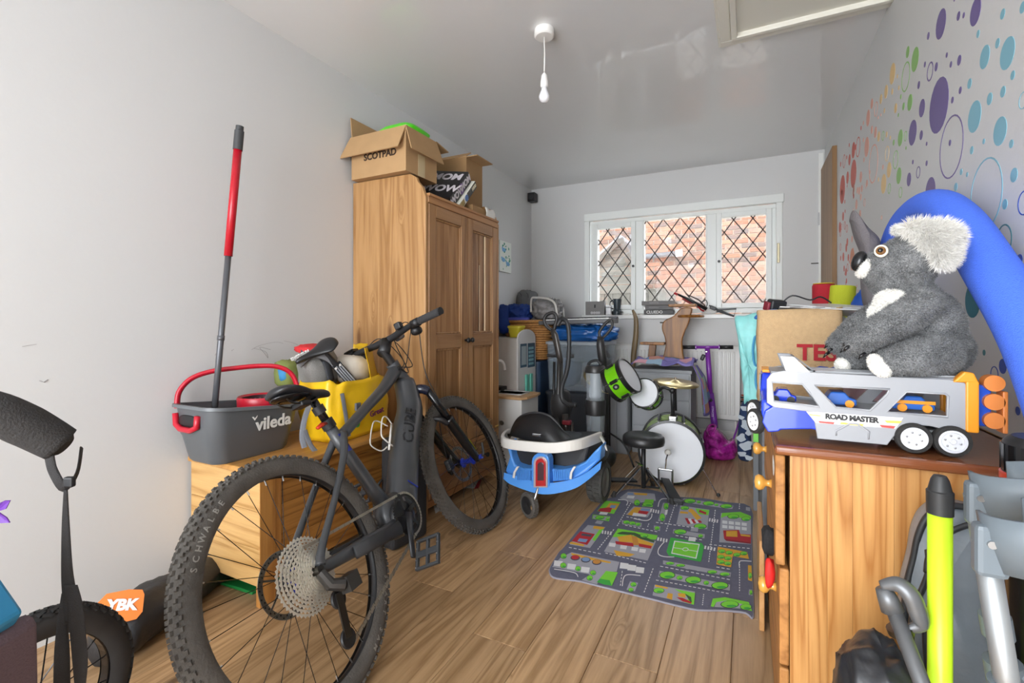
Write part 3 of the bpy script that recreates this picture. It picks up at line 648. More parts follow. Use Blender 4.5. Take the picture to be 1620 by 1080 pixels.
def make_wheel(name, T, R, lab, letters, rotor_y, hubw, hubc, cass=False):
    root = MB(T)
    rr_ = R - .055
    # rim = the wheel part itself
    root.lathe([(rr_ + .012, -.014), (rr_ - .006, -.013), (rr_ - .012, -.006), (rr_ - .012, .006), (rr_ - .006, .013), (rr_ + .012, .014)], (0, 0, 0), (0, 1, 0), n=72)
    wh_ = root.build(name, M('rim_black', '1c1c1e', .35), bike, smooth=True)
    rt = .034
    mb = MB(T); prof = []
    for i in range(15):
        a = -pi * .8 + pi * 1.6 * i / 14
        prof.append((R - .006 - rt + cos(a) * rt, sin(a) * rt * .93))
    mb.lathe(prof, (0, 0, 0), (0, 1, 0), n=96); mb.build('tyre', dirty, wh_, smooth=True)
    kb = MB(T); N_ = 92
    for i in range(N_):
        for (lat, off, w, l, h) in ((-.0250, .5, .0075, .012, .0055), (.0250, .5, .0075, .012, .0055), (-.0155, 0, .008, .010, .0055), (.0155, 0, .008, .010, .0055), (0.0, .5, .011, .011, .0055)) :
            a = 2 * pi * (i + off) / N_; th = lat / rt
            rad = Vector((cos(a), 0, sin(a))); nrm = rad * cos(th) + Vector((0, 1, 0)) * sin(th); tan = Vector((-sin(a), 0, cos(a))); sid = tan.cross(nrm)
            c = rad * (R - .006 - rt) + nrm * (rt + h * .3)
            c += sid * 0
            kb.hexa([c + tan * (l / 2) * x * (1 if z < 0 else .8) + sid * (w / 2) * y * (1 if z < 0 else .8) + nrm * z * h for z in (-.5, .7) for x, y in ((-1, -1), (1, -1), (1, 1), (-1, 1))])
    kb.build('tread_knobs', dirty, wh_, kind='stuff')
    # hub
    hb = MB(T)
    hb.lathe([(0, -hubw), (.012, -hubw), (.012, -hubw * .7), (.026, -hubw * .62), (.026, -hubw * .55), (.014, -hubw * .4), (.014, hubw * .4), (.026, hubw * .55), (.026, hubw * .62), (.012, hubw * .7), (.012, hubw), (0, hubw)], (0, 0, 0), (0, 1, 0), n=24)
    hb.build('hub', hubc, wh_, smooth='auto')
    for i in range(28):
        a = 2 * pi * i / 28; sy = hubw * .58 * (1 if i % 2 else -1); tw = .9 * (1 if (i // 2) % 2 else -1)
        p0 = Vector((cos(a + tw) * .025, sy, sin(a + tw) * .025)); p1 = Vector((cos(a) * (rr_ - .01), sy * .06, sin(a) * (rr_ - .01)))
        MB(T).tube([p0, p1], .0011, 5).build('spoke', BLKG, wh_)
    nip = MB(T)
    for i in range(28):
        a = 2 * pi * i / 28; nip.cyl((cos(a) * (rr_ - .028), 0, sin(a) * (rr_ - .028)), (cos(a) * (rr_ - .01), 0, sin(a) * (rr_ - .01)), .0022, n=6)
    nip.build('spoke_nipples', STEEL, wh_, kind='stuff')
    # disc rotor
    rr = MB(T); ro = .095
    rr.lathe([(ro, -.001), (ro, .001), (ro - .016, .001), (ro - .016, -.001), (ro, -.001)], (0, rotor_y, 0), (0, 1, 0), n=60)
    for i in range(6):
        a = 2 * pi * i / 6; rr.bar((cos(a) * .018, rotor_y, sin(a) * .018), (cos(a + .5) * (ro - .01), rotor_y, sin(a + .5) * (ro - .01)), .006, .0018, up=(0, 1, 0))
    rot = rr.build('brake_rotor', M('rotor_steel', '8d8a84', .3, .9), wh_)
    hl = MB(T)
    for i in range(48):
        a = 2 * pi * i / 48; q = ro - .005 - .006 * (i % 2); hl.cyl((cos(a) * q, rotor_y - .0016, sin(a) * q), (cos(a) * q, rotor_y + .0016, sin(a) * q), .0026, n=6)
    hl.build('rotor_holes', BLK, wh_, kind='stuff')
    # sidewall lettering on right side
    for s_, a0, size, da in letters:
        for i, chh in enumerate(s_):
            if chh == ' ': continue
            a = a0 - da * (i - (len(s_) - 1) / 2)
            th0 = 1.42
            def mp(co, a=a):
                aa = a - co.x / (R - .04); th = th0 - co.y / rt * .95
                rad = Vector((cos(aa), 0, sin(aa)))
                p = rad * (R - .006 - rt + cos(th) * (rt + .0006 + co.z)) + Vector((0, 1, 0)) * sin(th) * (rt + .0006 + co.z) * .93
                return T @ p
            textc(chh, size, mp, tyl, wh_, name='lettering', bold=.0004)
    return wh_
TR = BT @ Matrix.Translation((0, 0, Rw))
make_wheel('rear_wheel', TR, Rw, None, [('SCHWALBE', radians(136), .022, radians(4.2)), ('SMART SAM', radians(-47), .022, radians(4.6))], -.058, .062, BLK, True)
# chainring side cassette
cs = MB(TR); n = 0
cog = []
for k_, r_ in enumerate((.106, .096, .086, .077, .068, .060, .053, .047, .041, .036, .031, .026)):
    y = .026 + k_ * .0036; T_ = int(r_ * 480); ring = []
    for i in range(T_ * 2):
        a = pi * i / T_; ring.append((r_ + (.0035 if i % 2 else -.0025), a))
    m_ = MB(TR); inner = r_ - .0065
    o_ = [Vector((q * cos(a), y, q * sin(a))) for q, a in ring]; i_ = [Vector((inner * cos(a), y, inner * sin(a))) for q, a in ring]
    nn = len(o_); off = Vector((0, .0016, 0))
    m_.add(o_ + i_ + [p + off for p in o_] + [p + off for p in i_], [f for j in range(nn) for f in ((j, (j + 1) % nn, nn + (j + 1) % nn, nn + j), (2 * nn + j, 3 * nn + j, 3 * nn + (j + 1) % nn, 2 * nn + (j + 1) % nn), (j, 2 * nn + j, 2 * nn + (j + 1) % nn, (j + 1) % nn))])
    for i in range(6):
        a = 2 * pi * i / 6 + k_ * .15; m_.bar((cos(a) * .02, y, sin(a) * .02), (cos(a + .35) * (r_ - .01), y, sin(a + .35) * (r_ - .01)), .008, .0014, up=(0, 1, 0))
    cog.append(m_)
cr = cog[0].build('cassette', silver, bike)
for m_ in cog[1:]: m_.build('sprocket', silver, cr)
mm_ = MB(TR)
for a in (2.2, 2.7, 3.2): mm_.bar((cos(a) * .045, .030, sin(a) * .045), (cos(a + .3) * .07, .030, sin(a + .3) * .07), .008, .003, up=(0, 1, 0))
mm_.build('blue_carrier', blue, cr)
# frame tubes
BBp = B3(.475, 0, .35); a_ = B3(-.3987, 0, .9171); crown = B3(.982, 0, .8115); ht = crown + a_ * .185; hbot = crown + a_ * .02
F_ = MB(BT)
F_.tube([hbot + a_ * -.0, hbot + a_ * .05, ht - a_ * .04, ht], [.036, .034, .030, .033], 16)
F_.build('head_tube', framem, bike, smooth=True)
def oval(mb, pts, rr, flat, n=16, up=(0, 1, 0)): mb.tube(pts, rr, n, flat=flat, up=up); return mb
dtb = MB(BT); oval(dtb, catmull([ht + a_ * -.10 + B3(.00, 0, -.01), B3(.90, 0, .74), B3(.76, 0, .61), B3(.62, 0, .45), B3(.545, 0, .36)], 5), [.056, .068, .072, .072, .07], .85, 18)
dtb.build('down_tube', framem, bike, smooth=True)
seat_top = B3(.341, 0, .775)
tt = MB(BT); tt.tube(catmull([ht - a_ * .035, B3(.76, 0, .868), B3(.58, 0, .80), B3(.385, 0, .725)], 6), [.034, .026, .022, .022], 14); tt.build('top_tube', framem, bike, smooth=True)
stt = MB(BT); stt.tube([B3(.47, 0, .40), B3(.43, 0, .50), B3(.37, 0, .68), seat_top], [.034, .026, .023, .021], 16); stt.build('seat_tube', framem, bike, smooth=True)
mot = MB(BT); mot.ell((.50, 0, .36), (.095, .055, .085), n=24, sq=.8); mot.build('motor_housing', framem, bike, smooth=True)
mc = MB(BT); mc.lathe([(0, .010), (.055, .010), (.062, 0), (.062, -.01)], (.475, .05, .35), (0, 1, 0), n=32); mc.build('motor_cover', BLK, bike, smooth='auto')
for sd in (1, -1):
    w_ = sd
    ss = MB(BT); ss.tube(catmull([B3(.375, .016 * sd, .73), B3(.31, .045 * sd, .66), B3(.18, .062 * sd, .54), B3(.045, .068 * sd, .42), B3(.012, .072 * sd, Rw + .01)], 5), [.017, .013, .011, .012, .016], 10); ss.build('seat_stay', framem, bike, smooth=True)
    cst = MB(BT); cst.tube(catmull([B3(.44, .04 * sd, .335), B3(.36, .060 * sd, .335), B3(.18, .070 * sd, .355), B3(.0, .074 * sd, Rw)], 5), [.03, .028, .022, .016], 12, flat=.5, up=(0, 1, 0)); cst.build('chain_stay', framem, bike, smooth=True)
    MB(BT).cyl((0, .06 * sd, Rw), (0, .084 * sd, Rw), .013).build('axle_end', DSTEEL, bike)
guard = MB(BT); guard.tube([B3(.40, .078, .325), B3(.14, .088, .352)], [.026, .020], 12, flat=.35, up=(0, 1, 0)); guard.build('chain_stay_guard', M('guard', '2b2c2e', .6), bike, smooth=True)
# seatpost, dropper, saddle
sdv = B3(-.26, 0, .966)
sp_ = MB(BT); sp_.tube([seat_top, seat_top + sdv * .125], .0155, 14); sp_.build('seat_post', BLKG, bike, smooth=True)
co = MB(BT); co.tube([seat_top - sdv * .01, seat_top + sdv * .025], .0255, 16); co.tube([seat_top + sdv * .055, seat_top + sdv * .085], .0225, 16); co.build('seat_collar', BLK, bike, smooth='auto')
MB(BT).tube([seat_top + B3(-.02, .01, .012), seat_top + B3(-.055, .02, .008), seat_top + B3(-.085, .022, .0)], [.008, .010, .007], 8, flat=.6).build('quick_release_lever', M('red_anodised', 'c9381e', .3, .4), bike, smooth=True)
stk = MB(BT)
stk.hexa([seat_top - sdv * q + B3(x, .0225, 0) * 1 for q in (.12, .045) for x in (-.012, .010)] + [seat_top - sdv * q + B3(x, .0235, 0) for q in (.12, .045) for x in (-.012, .010)])
stk.build('blue_sticker', blue, bike)
sc0 = B3(.255, 0, .885)
def saddle(T, parent, mat, L_=.27, name='saddle', W_=.073, shell=None):
    rings = []
    for i in range(15):
        t = i / 14; x = -.12 + L_ * t
        wd_ = np.interp(t, [0, .08, .25, .45, .65, .85, 1], [.030, .060, W_, .052, .027, .020, .010])
        top = np.interp(t, [0, .1, .3, .5, .7, .9, 1], [.012, .022, .014, .006, .004, .004, -.006]); th = np.interp(t, [0, .2, .5, .9, 1], [.016, .03, .03, .022, .012])
        ring = []
        for j in range(16):
            q = 2 * pi * j / 16; y = wd_ * cos(q); z = (.012 * sin(q) if sin(q) > 0 else th * sin(q)) + top - .010 * (cos(q) ** 2) * (wd_ / .07)
            ring.append(Vector((x, y, z)))
        rings.append(ring)
    m_ = MB(T); m_.loft(rings); o = m_.build(name, mat, parent, sub=1); return o
TS = BT @ frame(sc0, B3(cos(.10), 0, -sin(.10)), B3(0, 1, 0), B3(sin(.10), 0, cos(.10)))
TS = TS @ Matrix.Translation((0, 0, .03))
sdl = saddle(TS, bike, M('saddle_black', '222326', .35))
rl = MB(TS)
for sy in (-.021, .021): rl.tube(catmull([(-.09, sy * 1.2, -.012), (-.06, sy, -.036), (.02, sy, -.038), (.09, sy * .4, -.012)], 4), .0035, 8)
rl.build('saddle_rails', DSTEEL, sdl, smooth=True)
sh_ = MB(TS); sh_.ell((-.04, 0, -.012), (.085, .055, .012), n=16); sh_.build('saddle_shell', BLKG, sdl, smooth=True)
MB(TS).box(-.03, .02, -.03, .03, -.05, -.03).build('saddle_clamp', BLK, sdl, bevel=.006)
# fork and steering
fwd0 = B3(.9171, 0, .3987); cs_, sn_ = cos(stv), sin(stv)
fsL = fwd0 * cs_ + B3(0, 1, 0) * sn_; rsL = B3(0, 1, 0) * cs_ - fwd0 * sn_
def S3(f, r, u, o=crown): return o + fsL * f + rsL * r + a_ * u
axl = S3(.044, 0, -.50)
fk = MB(BT); fk.tube(catmull([S3(.018, -.068, -.03), S3(.01, -.05, -.004), S3(0, 0, .010), S3(.01, .05, -.004), S3(.018, .068, -.03)], 4), .024, 12)
fko = fk.build('fork_crown', M('fork_gloss', '1c2030', .15), bike, smooth=True)
for sd in (1, -1):
    MB(BT).tube([S3(.018, .068 * sd, -.02), S3(.022, .068 * sd, -.24)], .0185, 14).build('stanchion', BLKG, fko, smooth=True)
    MB(BT).tube([S3(.022, .068 * sd, -.215), S3(.024, .068 * sd, -.23), S3(.028, .066 * sd, -.40), S3(.040, .062 * sd, -.485), S3(.044, .060 * sd, -.51)], [.027, .0255, .0245, .021, .018], 14).build('fork_lower', BLKG, fko, smooth=True)
MB(BT).tube(catmull([S3(.0, -.066, -.23), S3(-.012, -.05, -.185), S3(-.016, 0, -.165), S3(-.012, .05, -.185), S3(.0, .066, -.23)], 4), .014, 10).build('fork_arch', BLK, fko, smooth=True)
MB(BT).hexa([S3(.062, y, u) for u in (-.46, -.39) for y in (.055, .075)] + [S3(.064, y, u) for u in (-.46, -.39) for y in (.055, .075)]).build('yellow_sticker', M('sticker_yellow', 'd8d83a', .5), fko)
MB(BT).cyl(S3(.044, .055, -.50), S3(.044, .095, -.50), .012).build('through_axle', M('axle_blue', '2b3fa8', .3, .4), fko)
MB(BT).tube([S3(.044, .09, -.50), S3(.05, .105, -.495), S3(.09, .11, -.45)], .007, 8).build('axle_lever', BLK, fko)
uu_ = rsL.cross(fsL) * -1
TF = BT @ frame(axl, fsL, rsL, fsL.cross(rsL))
wfr = make_wheel('front_wheel', TF, Rw, None, [('SCHWALBE', radians(-60), .022, radians(4.2))], -.048, .055, blue)
cal = MB(BT); cal.obox(S3(-.03, -.055, -.44), (.05, .03, .06)); cal.build('brake_caliper', BLK, bike, bevel=.008)
MB(BT).obox((.075, -.062, Rw + .02), (.05, .03, .05)).build('rear_brake_caliper', BLK, bike, bevel=.008)
# stem, bars
stem_top = S3(0, 0, .26)
MB(BT).tube([S3(0, 0, .185), S3(0, 0, .268)], .021, 16).build('headset_spacers', BLK, bike, smooth='auto')
barc = S3(.065, 0, .285)
MB(BT).tube([S3(-.01, 0, .25), S3(.03, 0, .265), barc], [.032, .028, .030], 12).build('stem', BLK, bike, smooth=True)
bar = MB(BT); bar.tube(catmull([barc + rsL * -.38 + fsL * -.045 + a_ * .016, barc + rsL * -.2 + fsL * -.018 + a_ * .016, barc + rsL * -.07 + a_ * .003, barc, barc + rsL * .07 + a_ * .003, barc + rsL * .2 + fsL * -.018 + a_ * .016, barc + rsL * .38 + fsL * -.045 + a_ * .016], 5), [.013, .014, .018, .019, .018, .014, .013], 14)
hbo = bar.build('handlebar', M('bar_black', '202124', .4), bike, smooth=True)
for sd in (1, -1):
    def H(r, f, u, sd=sd): return barc + rsL * r * sd + fsL * f + a_ * u
    g = MB(BT); pts = [H(.245 + i * .0095, -.024 - i * .0016, .0165) for i in range(15)]
    g.tube(pts, [.019 if i % 2 else .018 for i in range(15)], 14); g.build('grip', M('grip_rubber', '333335', .85, bump=.5, bs=300), hbo, smooth=True)
    MB(BT).cyl(H(.378, -.045, .0165), H(.386, -.047, .0165), .018).build('grip_end', BLK, hbo)
    cl = MB(BT); cl.tube([H(.195, -.02, .016), H(.238, -.022, .016)], .021, 12); cl.tube(catmull([H(.215, 0, .012), H(.20, .035, .002), H(.175, .045, .0)], 4), [.017, .019, .014], 8); cl.build('brake_body', BLK, hbo, smooth=True)
    MB(BT).tube(catmull([H(.195, .045, .0), H(.24, .06, -.004), H(.30, .055, -.012), H(.335, .045, -.012)], 5), [.008, .0065, .006, .008], 8, flat=.6).build('brake_lever', BLK, hbo, smooth=True)
    sh2 = MB(BT); sh2.ell(H(.18, .005, -.024), (.030, .026, .022), n=12, sq=.7); sh2.build('shifter', BLK, hbo, smooth=True)
dsp = MB(BT); dsp.obox(barc + rsL * -.22 + fsL * .0 + a_ * .032, (.055, .06, .022)); dsp.build('display', BLKG, hbo, bevel=.006)
mnt = MB(BT); mnt.obox(barc + rsL * .12 + a_ * .04 + fsL * -.01, (.035, .035, .035)); mnt.build('lamp_mount', BLK, hbo, bevel=.006)
mnt = MB(BT); mnt.tube([barc + fsL * .03 + a_ * -.02 + rsL * .04, barc + fsL * .085 + a_ * -.03 + rsL * .04], [.016, .013], 10); mnt.build('front_lamp', M('lamp_grey', '55565a', .3), hbo, smooth='auto')
cbls = [[barc + rsL * .16 + fsL * .03, barc + rsL * .06 + fsL * .13 + a_ * .02, barc + rsL * -.04 + fsL * .12 + a_ * -.03, S3(.045, .02, .10), ht + B3(-.01, .035, -.04)],
        [barc + rsL * .19 + fsL * .04, barc + rsL * .13 + fsL * .10 + a_ * -.05, S3(.06, .09, .05), S3(.02, .08, -.14), S3(0, .02, -.22), S3(-.02, -.05, -.40)],
        [barc + rsL * -.19 + fsL * .04, barc + rsL * -.05 + fsL * .10 + a_ * -.01, S3(.05, .06, .12), ht + B3(-.02, .03, -.03)],
        [barc + rsL * .17 + fsL * .02 + a_ * -.02, barc + rsL * .08 + fsL * .12 + a_ * -.03, S3(.07, .0, .12), ht + B3(-.01, -.03, -.05)],
        [barc + rsL * -.17 + fsL * .02, barc + rsL * -.09 + fsL * .09 + a_ * .01, S3(.05, .03, .16), ht + B3(-.02, .03, -.05)]]
for c_ in cbls: MB(BT).tube(catmull(c_, 6), .0026, 6).build('cable', BLK, bike, smooth=True)
# crank, chainring, pedals
cy = .072; ck = []
rg = MB(BT); Rr = .080; T_ = 44; pts = []
o_ = [BBp + B3(cos(pi * i / T_) * (Rr + (.003 if i % 2 else -.003)), cy, sin(pi * i / T_) * (Rr + (.003 if i % 2 else -.003))) for i in range(2 * T_)]
i_ = [BBp + B3(cos(pi * i / T_) * (Rr - .014), cy, sin(pi * i / T_) * (Rr - .014)) for i in range(2 * T_)]; nn = len(o_); off = Vector((0, .003, 0))
rg.add(o_ + i_ + [p + off for p in o_] + [p + off for p in i_], [f for j in range(nn) for f in ((j, (j + 1) % nn, nn + (j + 1) % nn, nn + j), (2 * nn + j, 3 * nn + j, 3 * nn + (j + 1) % nn, 2 * nn + (j + 1) % nn), (j, 2 * nn + j, 2 * nn + (j + 1) % nn, (j + 1) % nn), (nn + j, nn + (j + 1) % nn, 3 * nn + (j + 1) % nn, 3 * nn + j))])
for i in range(5):
    a = 2 * pi * i / 5 + .3; rg.bar(BBp + B3(cos(a) * .02, cy + .001, sin(a) * .02), BBp + B3(cos(a) * (Rr - .008), cy + .001, sin(a) * (Rr - .008)), .014, .004, up=(0, 1, 0))
rg.build('chainring', M('ring_black', '2f2e2d', .4, .5), bike)
crd = B3(cos(radians(-126)), 0, sin(radians(-126)))
for sd, d_ in ((1, crd), (-1, crd * -1)):
    e = BBp + d_ * .165 + B3(0, .10 * sd, 0)
    MB(BT).tube([BBp + B3(0, .082 * sd, 0), BBp + d_ * .08 + B3(0, .088 * sd, 0), e], [.019, .014, .013], 12, flat=.55, up=(0, 1, 0)).build('crank_arm', M('crank', '26272a', .35), bike, smooth=True)
    pd = MB(BT); pc = e + B3(0, .065 * sd, 0); fx_ = B3(cos(.85), 0, sin(.85)); 
    R_ = Matrix((fx_, (0, 1, 0), fx_.cross(Vector((0, 1, 0))))).transposed()
    for yy in (-.045, 0, .045): pd.obox(pc + R_ @ Vector((0, yy, 0)), (.1, .010, .014), R_)
    for xx in (-.048, .048): pd.obox(pc + R_ @ Vector((xx, 0, 0)), (.010, .10, .014), R_)
    pd.obox(pc, (.022, .099, .012), R_)
    po = pd.build('pedal', M('pedal', '3a3c3f', .45, .3), bike, bevel=.002)
    pin = MB(BT)
    for xx in (-.045, -.02, .02, .045):
        for yy in (-.045, .045): pin.cyl(pc + R_ @ Vector((xx, yy, -.011)), pc + R_ @ Vector((xx, yy, .011)), .0022, n=6)
    pin.build('pins', STEEL, po, kind='stuff')
# derailleur
dro = B3(.012, .070, Rw - .055)
dm_ = MB(BT); dm_.tube([B3(.0, .075, Rw - .005), B3(.01, .085, Rw - .05), B3(.04, .10, Rw - .07)], [.014, .018, .02], 10); dm_.obox(B3(.065, .10, Rw - .075), (.05, .04, .045))
do = dm_.build('rear_derailleur', M('mech', '4a4846', .35, .6), bike, smooth='auto')
cg = MB(BT); cg.bar(B3(.03, .082, Rw - .085), B3(.012, .078, Rw - .205), .005, .026, up=(1, 0, 0)); cg.build('derailleur_cage', DSTEEL, do)
for c_ in (B3(.028, .07, Rw - .10), B3(.012, .07, Rw - .205)):
    MB(BT).lathe([(0, 0), (.026, 0), (.028, .005), (.026, .01), (0, .01)], c_, (0, 1, 0), n=18).build('pulley', BLK, do, smooth='auto')
def chain(p, q, name='chain'):
    m_ = MB(BT); L_ = (q - p).length; n_ = int(L_ / .0127); d_ = (q - p).normalized()
    for i in range(n_):
        c0 = p + d_ * (i + .08) * .0127; c1 = p + d_ * (i + .92) * .0127; w_ = .0045 if i % 2 else .0028
        for s_ in (-1, 1): m_.bar(c0 + B3(0, w_ * s_, 0), c1 + B3(0, w_ * s_, 0), .001, .0085, up=(0, 0, 1))
    return m_
c1_ = chain(B3(0, .052, Rw + .075), BBp + B3(-.01, cy, Rr)); ang = []
for i in range(22):
    a = pi / 2 - pi * i / 22 * 1.05; a2 = a - pi / 22 * .9
    for s_ in (-1, 1): c1_.bar(BBp + B3(cos(a) * Rr, cy + .0015 + .004 * s_, sin(a) * Rr), BBp + B3(cos(a2) * Rr, cy + .0015 + .004 * s_, sin(a2) * Rr), .001, .0085, up=(0, 1, 0) if 0 else (1, 0, 0))
c2_ = chain(B3(.014, .072, Rw - .23), BBp + B3(.01, cy, -Rr)); c1_.v += []
o2 = c1_.build('chain', chainm, bike); c2_.build('chain', chainm, bike)
# bottle cage
cgm = M('cage_white', 'e2e0da', .35)
bc = MB(BT); q0 = B3(.70, .0, .66)
ax1 = B3(.66, 0, .75).normalized()
up1 = B3(-.75, 0, .66).normalized()
def Q(u, v, w): return B3(.665, 0, .565) + ax1 * u + up1 * (v + .055) + B3(0, w, 0)
for sy in (1, -1):
    bc.tube(catmull([Q(.02, 0, .012 * sy), Q(0, .015, .03 * sy), Q(.0, .065, .036 * sy), Q(.02, .085, .030 * sy), Q(.10, .085, .026 * sy), Q(.125, .06, .024 * sy), Q(.12, .01, .012 * sy)], 4), .003, 6)
bc.tube([Q(-.0, .0, 0), Q(.13, 0, 0)], .005, 6)
bc.build('bottle_cage', cgm, bike, smooth=True)
# frame lettering on the down tube
dvec = (B3(.62, 0, .45) - B3(.86, 0, .70)).normalized() * -1
nv = B3(-dvec.z, 0, dvec.x)
def dtmap(co):
    th = co.y / .072 + .55
    c = B3(.79, 0, .637) + dvec * (co.x)
    p = c + nv * (sin(th) * .072) + B3(0, cos(th) * .0615 + .0012 + co.z, 0)
    return BT @ p
textc('CUBE', .078, dtmap, M('frame_letter', '16171a', .3), bike, bold=.0012)
MB(BT).hexa([B3(.60, 0, .43) + dvec * a + nv * b_ + B3(0, y, 0) for y in (.0605, .0625) for a, b_ in ((0, -.03), (.006, -.03), (.006, .035), (0, .035))]).build('blue_stripe', blue, bike)
# ================================================================== mop bucket and mop
bk = thing('mop_bucket', 'dark grey mop bucket with red handle and red wringer on pine chest', 'bucket', (-1.83, 1.2, .501))
bgm = M('bucket_grey', '56595c', .42); redp = M('bucket_red', 'b8192d', .3)
bcx, bcy = -1.835, 1.205
def rring(hx, hy, z, r, n=9, cx=bcx, cy=bcy, tilt=0, wave=0):
    out = []
    for k_, (sx, sy) in enumerate(((1, 1), (-1, 1), (-1, -1), (1, -1))):
        for i in range(n):
            a = pi / 2 * (k_ + i / (n - 1)); x_ = sx * (hx - r) + r * cos(a); y_ = sy * (hy - r) + r * sin(a)
            zz = z + tilt * y_ + wave * (-.012 * math.exp(-(y_ / .09) ** 2))
            out.append(Vector((cx + x_, cy + y_, zz)))
    return out
T0 = [(.095, .150, .5, .045), (.102, .160, .512, .05), (.118, .178, .60, .055), (.122, .182, .61, .055), (.132, .192, .70, .06)]
mb = MB(); mb.loft([rring(a, b_, z, r_, tilt=-.10 if i == 4 else 0, wave=1 if i == 4 else 0) for i, (a, b_, z, r_) in enumerate(T0)] + [rring(.127, .187, .70, .058, tilt=-.10, wave=1), rring(.095, .150, .515, .045)], caps=True)
mb.build('bucket_body', bgm, bk, smooth='auto')
mb = MB(); mb.loft([rring(.128, .188, .702, .058, tilt=-.10, wave=1), rring(.143, .203, .702, .066, tilt=-.10, wave=1), rring(.144, .204, .690, .066, tilt=-.10, wave=1), rring(.134, .194, .688, .06, tilt=-.10, wave=1)], caps=False); 
mb.build('rim', M('bucket_rim', '63676a', .4), bk, smooth='auto')
# red grip cut in short side
g = MB(); gc = Vector((bcx - .02, bcy - .187, .665))
g.tube([gc + Vector((x_, -.006 - .004 * cos(x_ * 20), z_)) for x_, z_ in ((-.07, .022), (-.065, -.02), (-.03, -.034), (.03, -.034), (.065, -.02), (.07, .022))], .011, 8)
g.build('side_grip', redp, bk, smooth=True)
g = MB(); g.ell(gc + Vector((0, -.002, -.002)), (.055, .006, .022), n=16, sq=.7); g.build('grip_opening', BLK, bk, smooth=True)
# handle hoop
ha = P(283, 645, X=-1.955); hbp = Vector((bcx + .10, bcy + .19, .69))
pts = [(-1.95, 1.03, .70), (-1.955, 1.04, .76), (-1.94, 1.075, .808), (-1.91, 1.13, .832), (-1.865, 1.20, .842), (-1.82, 1.27, .847), (-1.775, 1.325, .842), (-1.745, 1.365, .815), (-1.73, 1.385, .765), (-1.728, 1.39, .71)]
MB().tube(catmull(pts, 5), .0095, 10, flat=1.5, up=(1, -1, 0)).build('carry_handle', redp, bk, smooth=True)
# wringer
wc = (bcx + .012, bcy + .085, 0)
w_ = MB(); w_.lathe([(.060, .62), (.074, .70), (.078, .715), (.088, .722), (.092, .714), (.090, .675), (.086, .665)], wc, n=36); w_.build('wringer', redp, bk, smooth='auto')
w_ = MB(); w_.lathe([(.072, .716), (.064, .62), (0, .61)], wc, n=36); w_.build('wringer_basket', M('basket_dark', '3c2328', .5), bk, smooth='auto')
sl_ = MB()
for i in range(24):
    a = 2 * pi * i / 24; sl_.bar(Vector(wc) + Vector((cos(a) * .070, sin(a) * .070, .705)), Vector(wc) + Vector((cos(a) * .063, sin(a) * .063, .63)), .006, .003, up=(cos(a), sin(a), 0))
sl_.build('basket_ribs', M('rib_grey', '6c5358', .5), bk, kind='stuff')
text('vileda', .068, (bcx + .131, bcy + .055, .628), (0, 1, 0), (0.06, 0, 1), M('label_white', 'd9d9d6', .5), bk, bold=.0018)
vv = MB(); vv.prism([Vector((bcx + .1335, bcy - .030 + a, .655 + b_)) for a, b_ in ((-.012, .010), (-.004, .009), (0, .002), (.012, .013), (.010, .006), (0, -.006))], (.001, 0, 0)); vv.build('emblem', M('label_white', 'd9d9d6', .5), bk)
mp_ = thing('mop', 'mop with red upper pole and grey lower pole standing in the bucket', 'mop', (-1.86, 1.12, .52))
mt, mbm = Vector((-1.80, 1.18, 1.805)), Vector((-1.87, 1.11, .54))
def ml(t): return mbm + (mt - mbm) * t
MB().tube([ml(0), ml(.6)], .0115, 14).build('lower_pole', M('mop_grey', '5b5c60', .3, .3), mp_, smooth=True)
MB().tube([ml(.592), ml(.93)], .0155, 14).build('upper_pole', M('mop_red', 'b01526', .25), mp_, smooth=True)
MB().tube([ml(.925), ml(.985), ml(.987), ml(1.0)], [.0175, .0175, .0145, .0145], 14).build('hand_cap', M('cap_dark', '3a3b3d', .6), mp_, smooth='auto')
MB().tube([ml(.33), ml(.345)], .0135, 14).build('pole_joint', M('mop_grey', '5b5c60', .3, .3), mp_, smooth=True)
hd = blob(ml(0) + Vector((.02, .02, .015)), (.09, .12, .05), 4, .15, 6, n=20); hd.build('mop_head', M('mop_head', 'c7c4bd', .95, bump=.6), mp_, smooth=True)

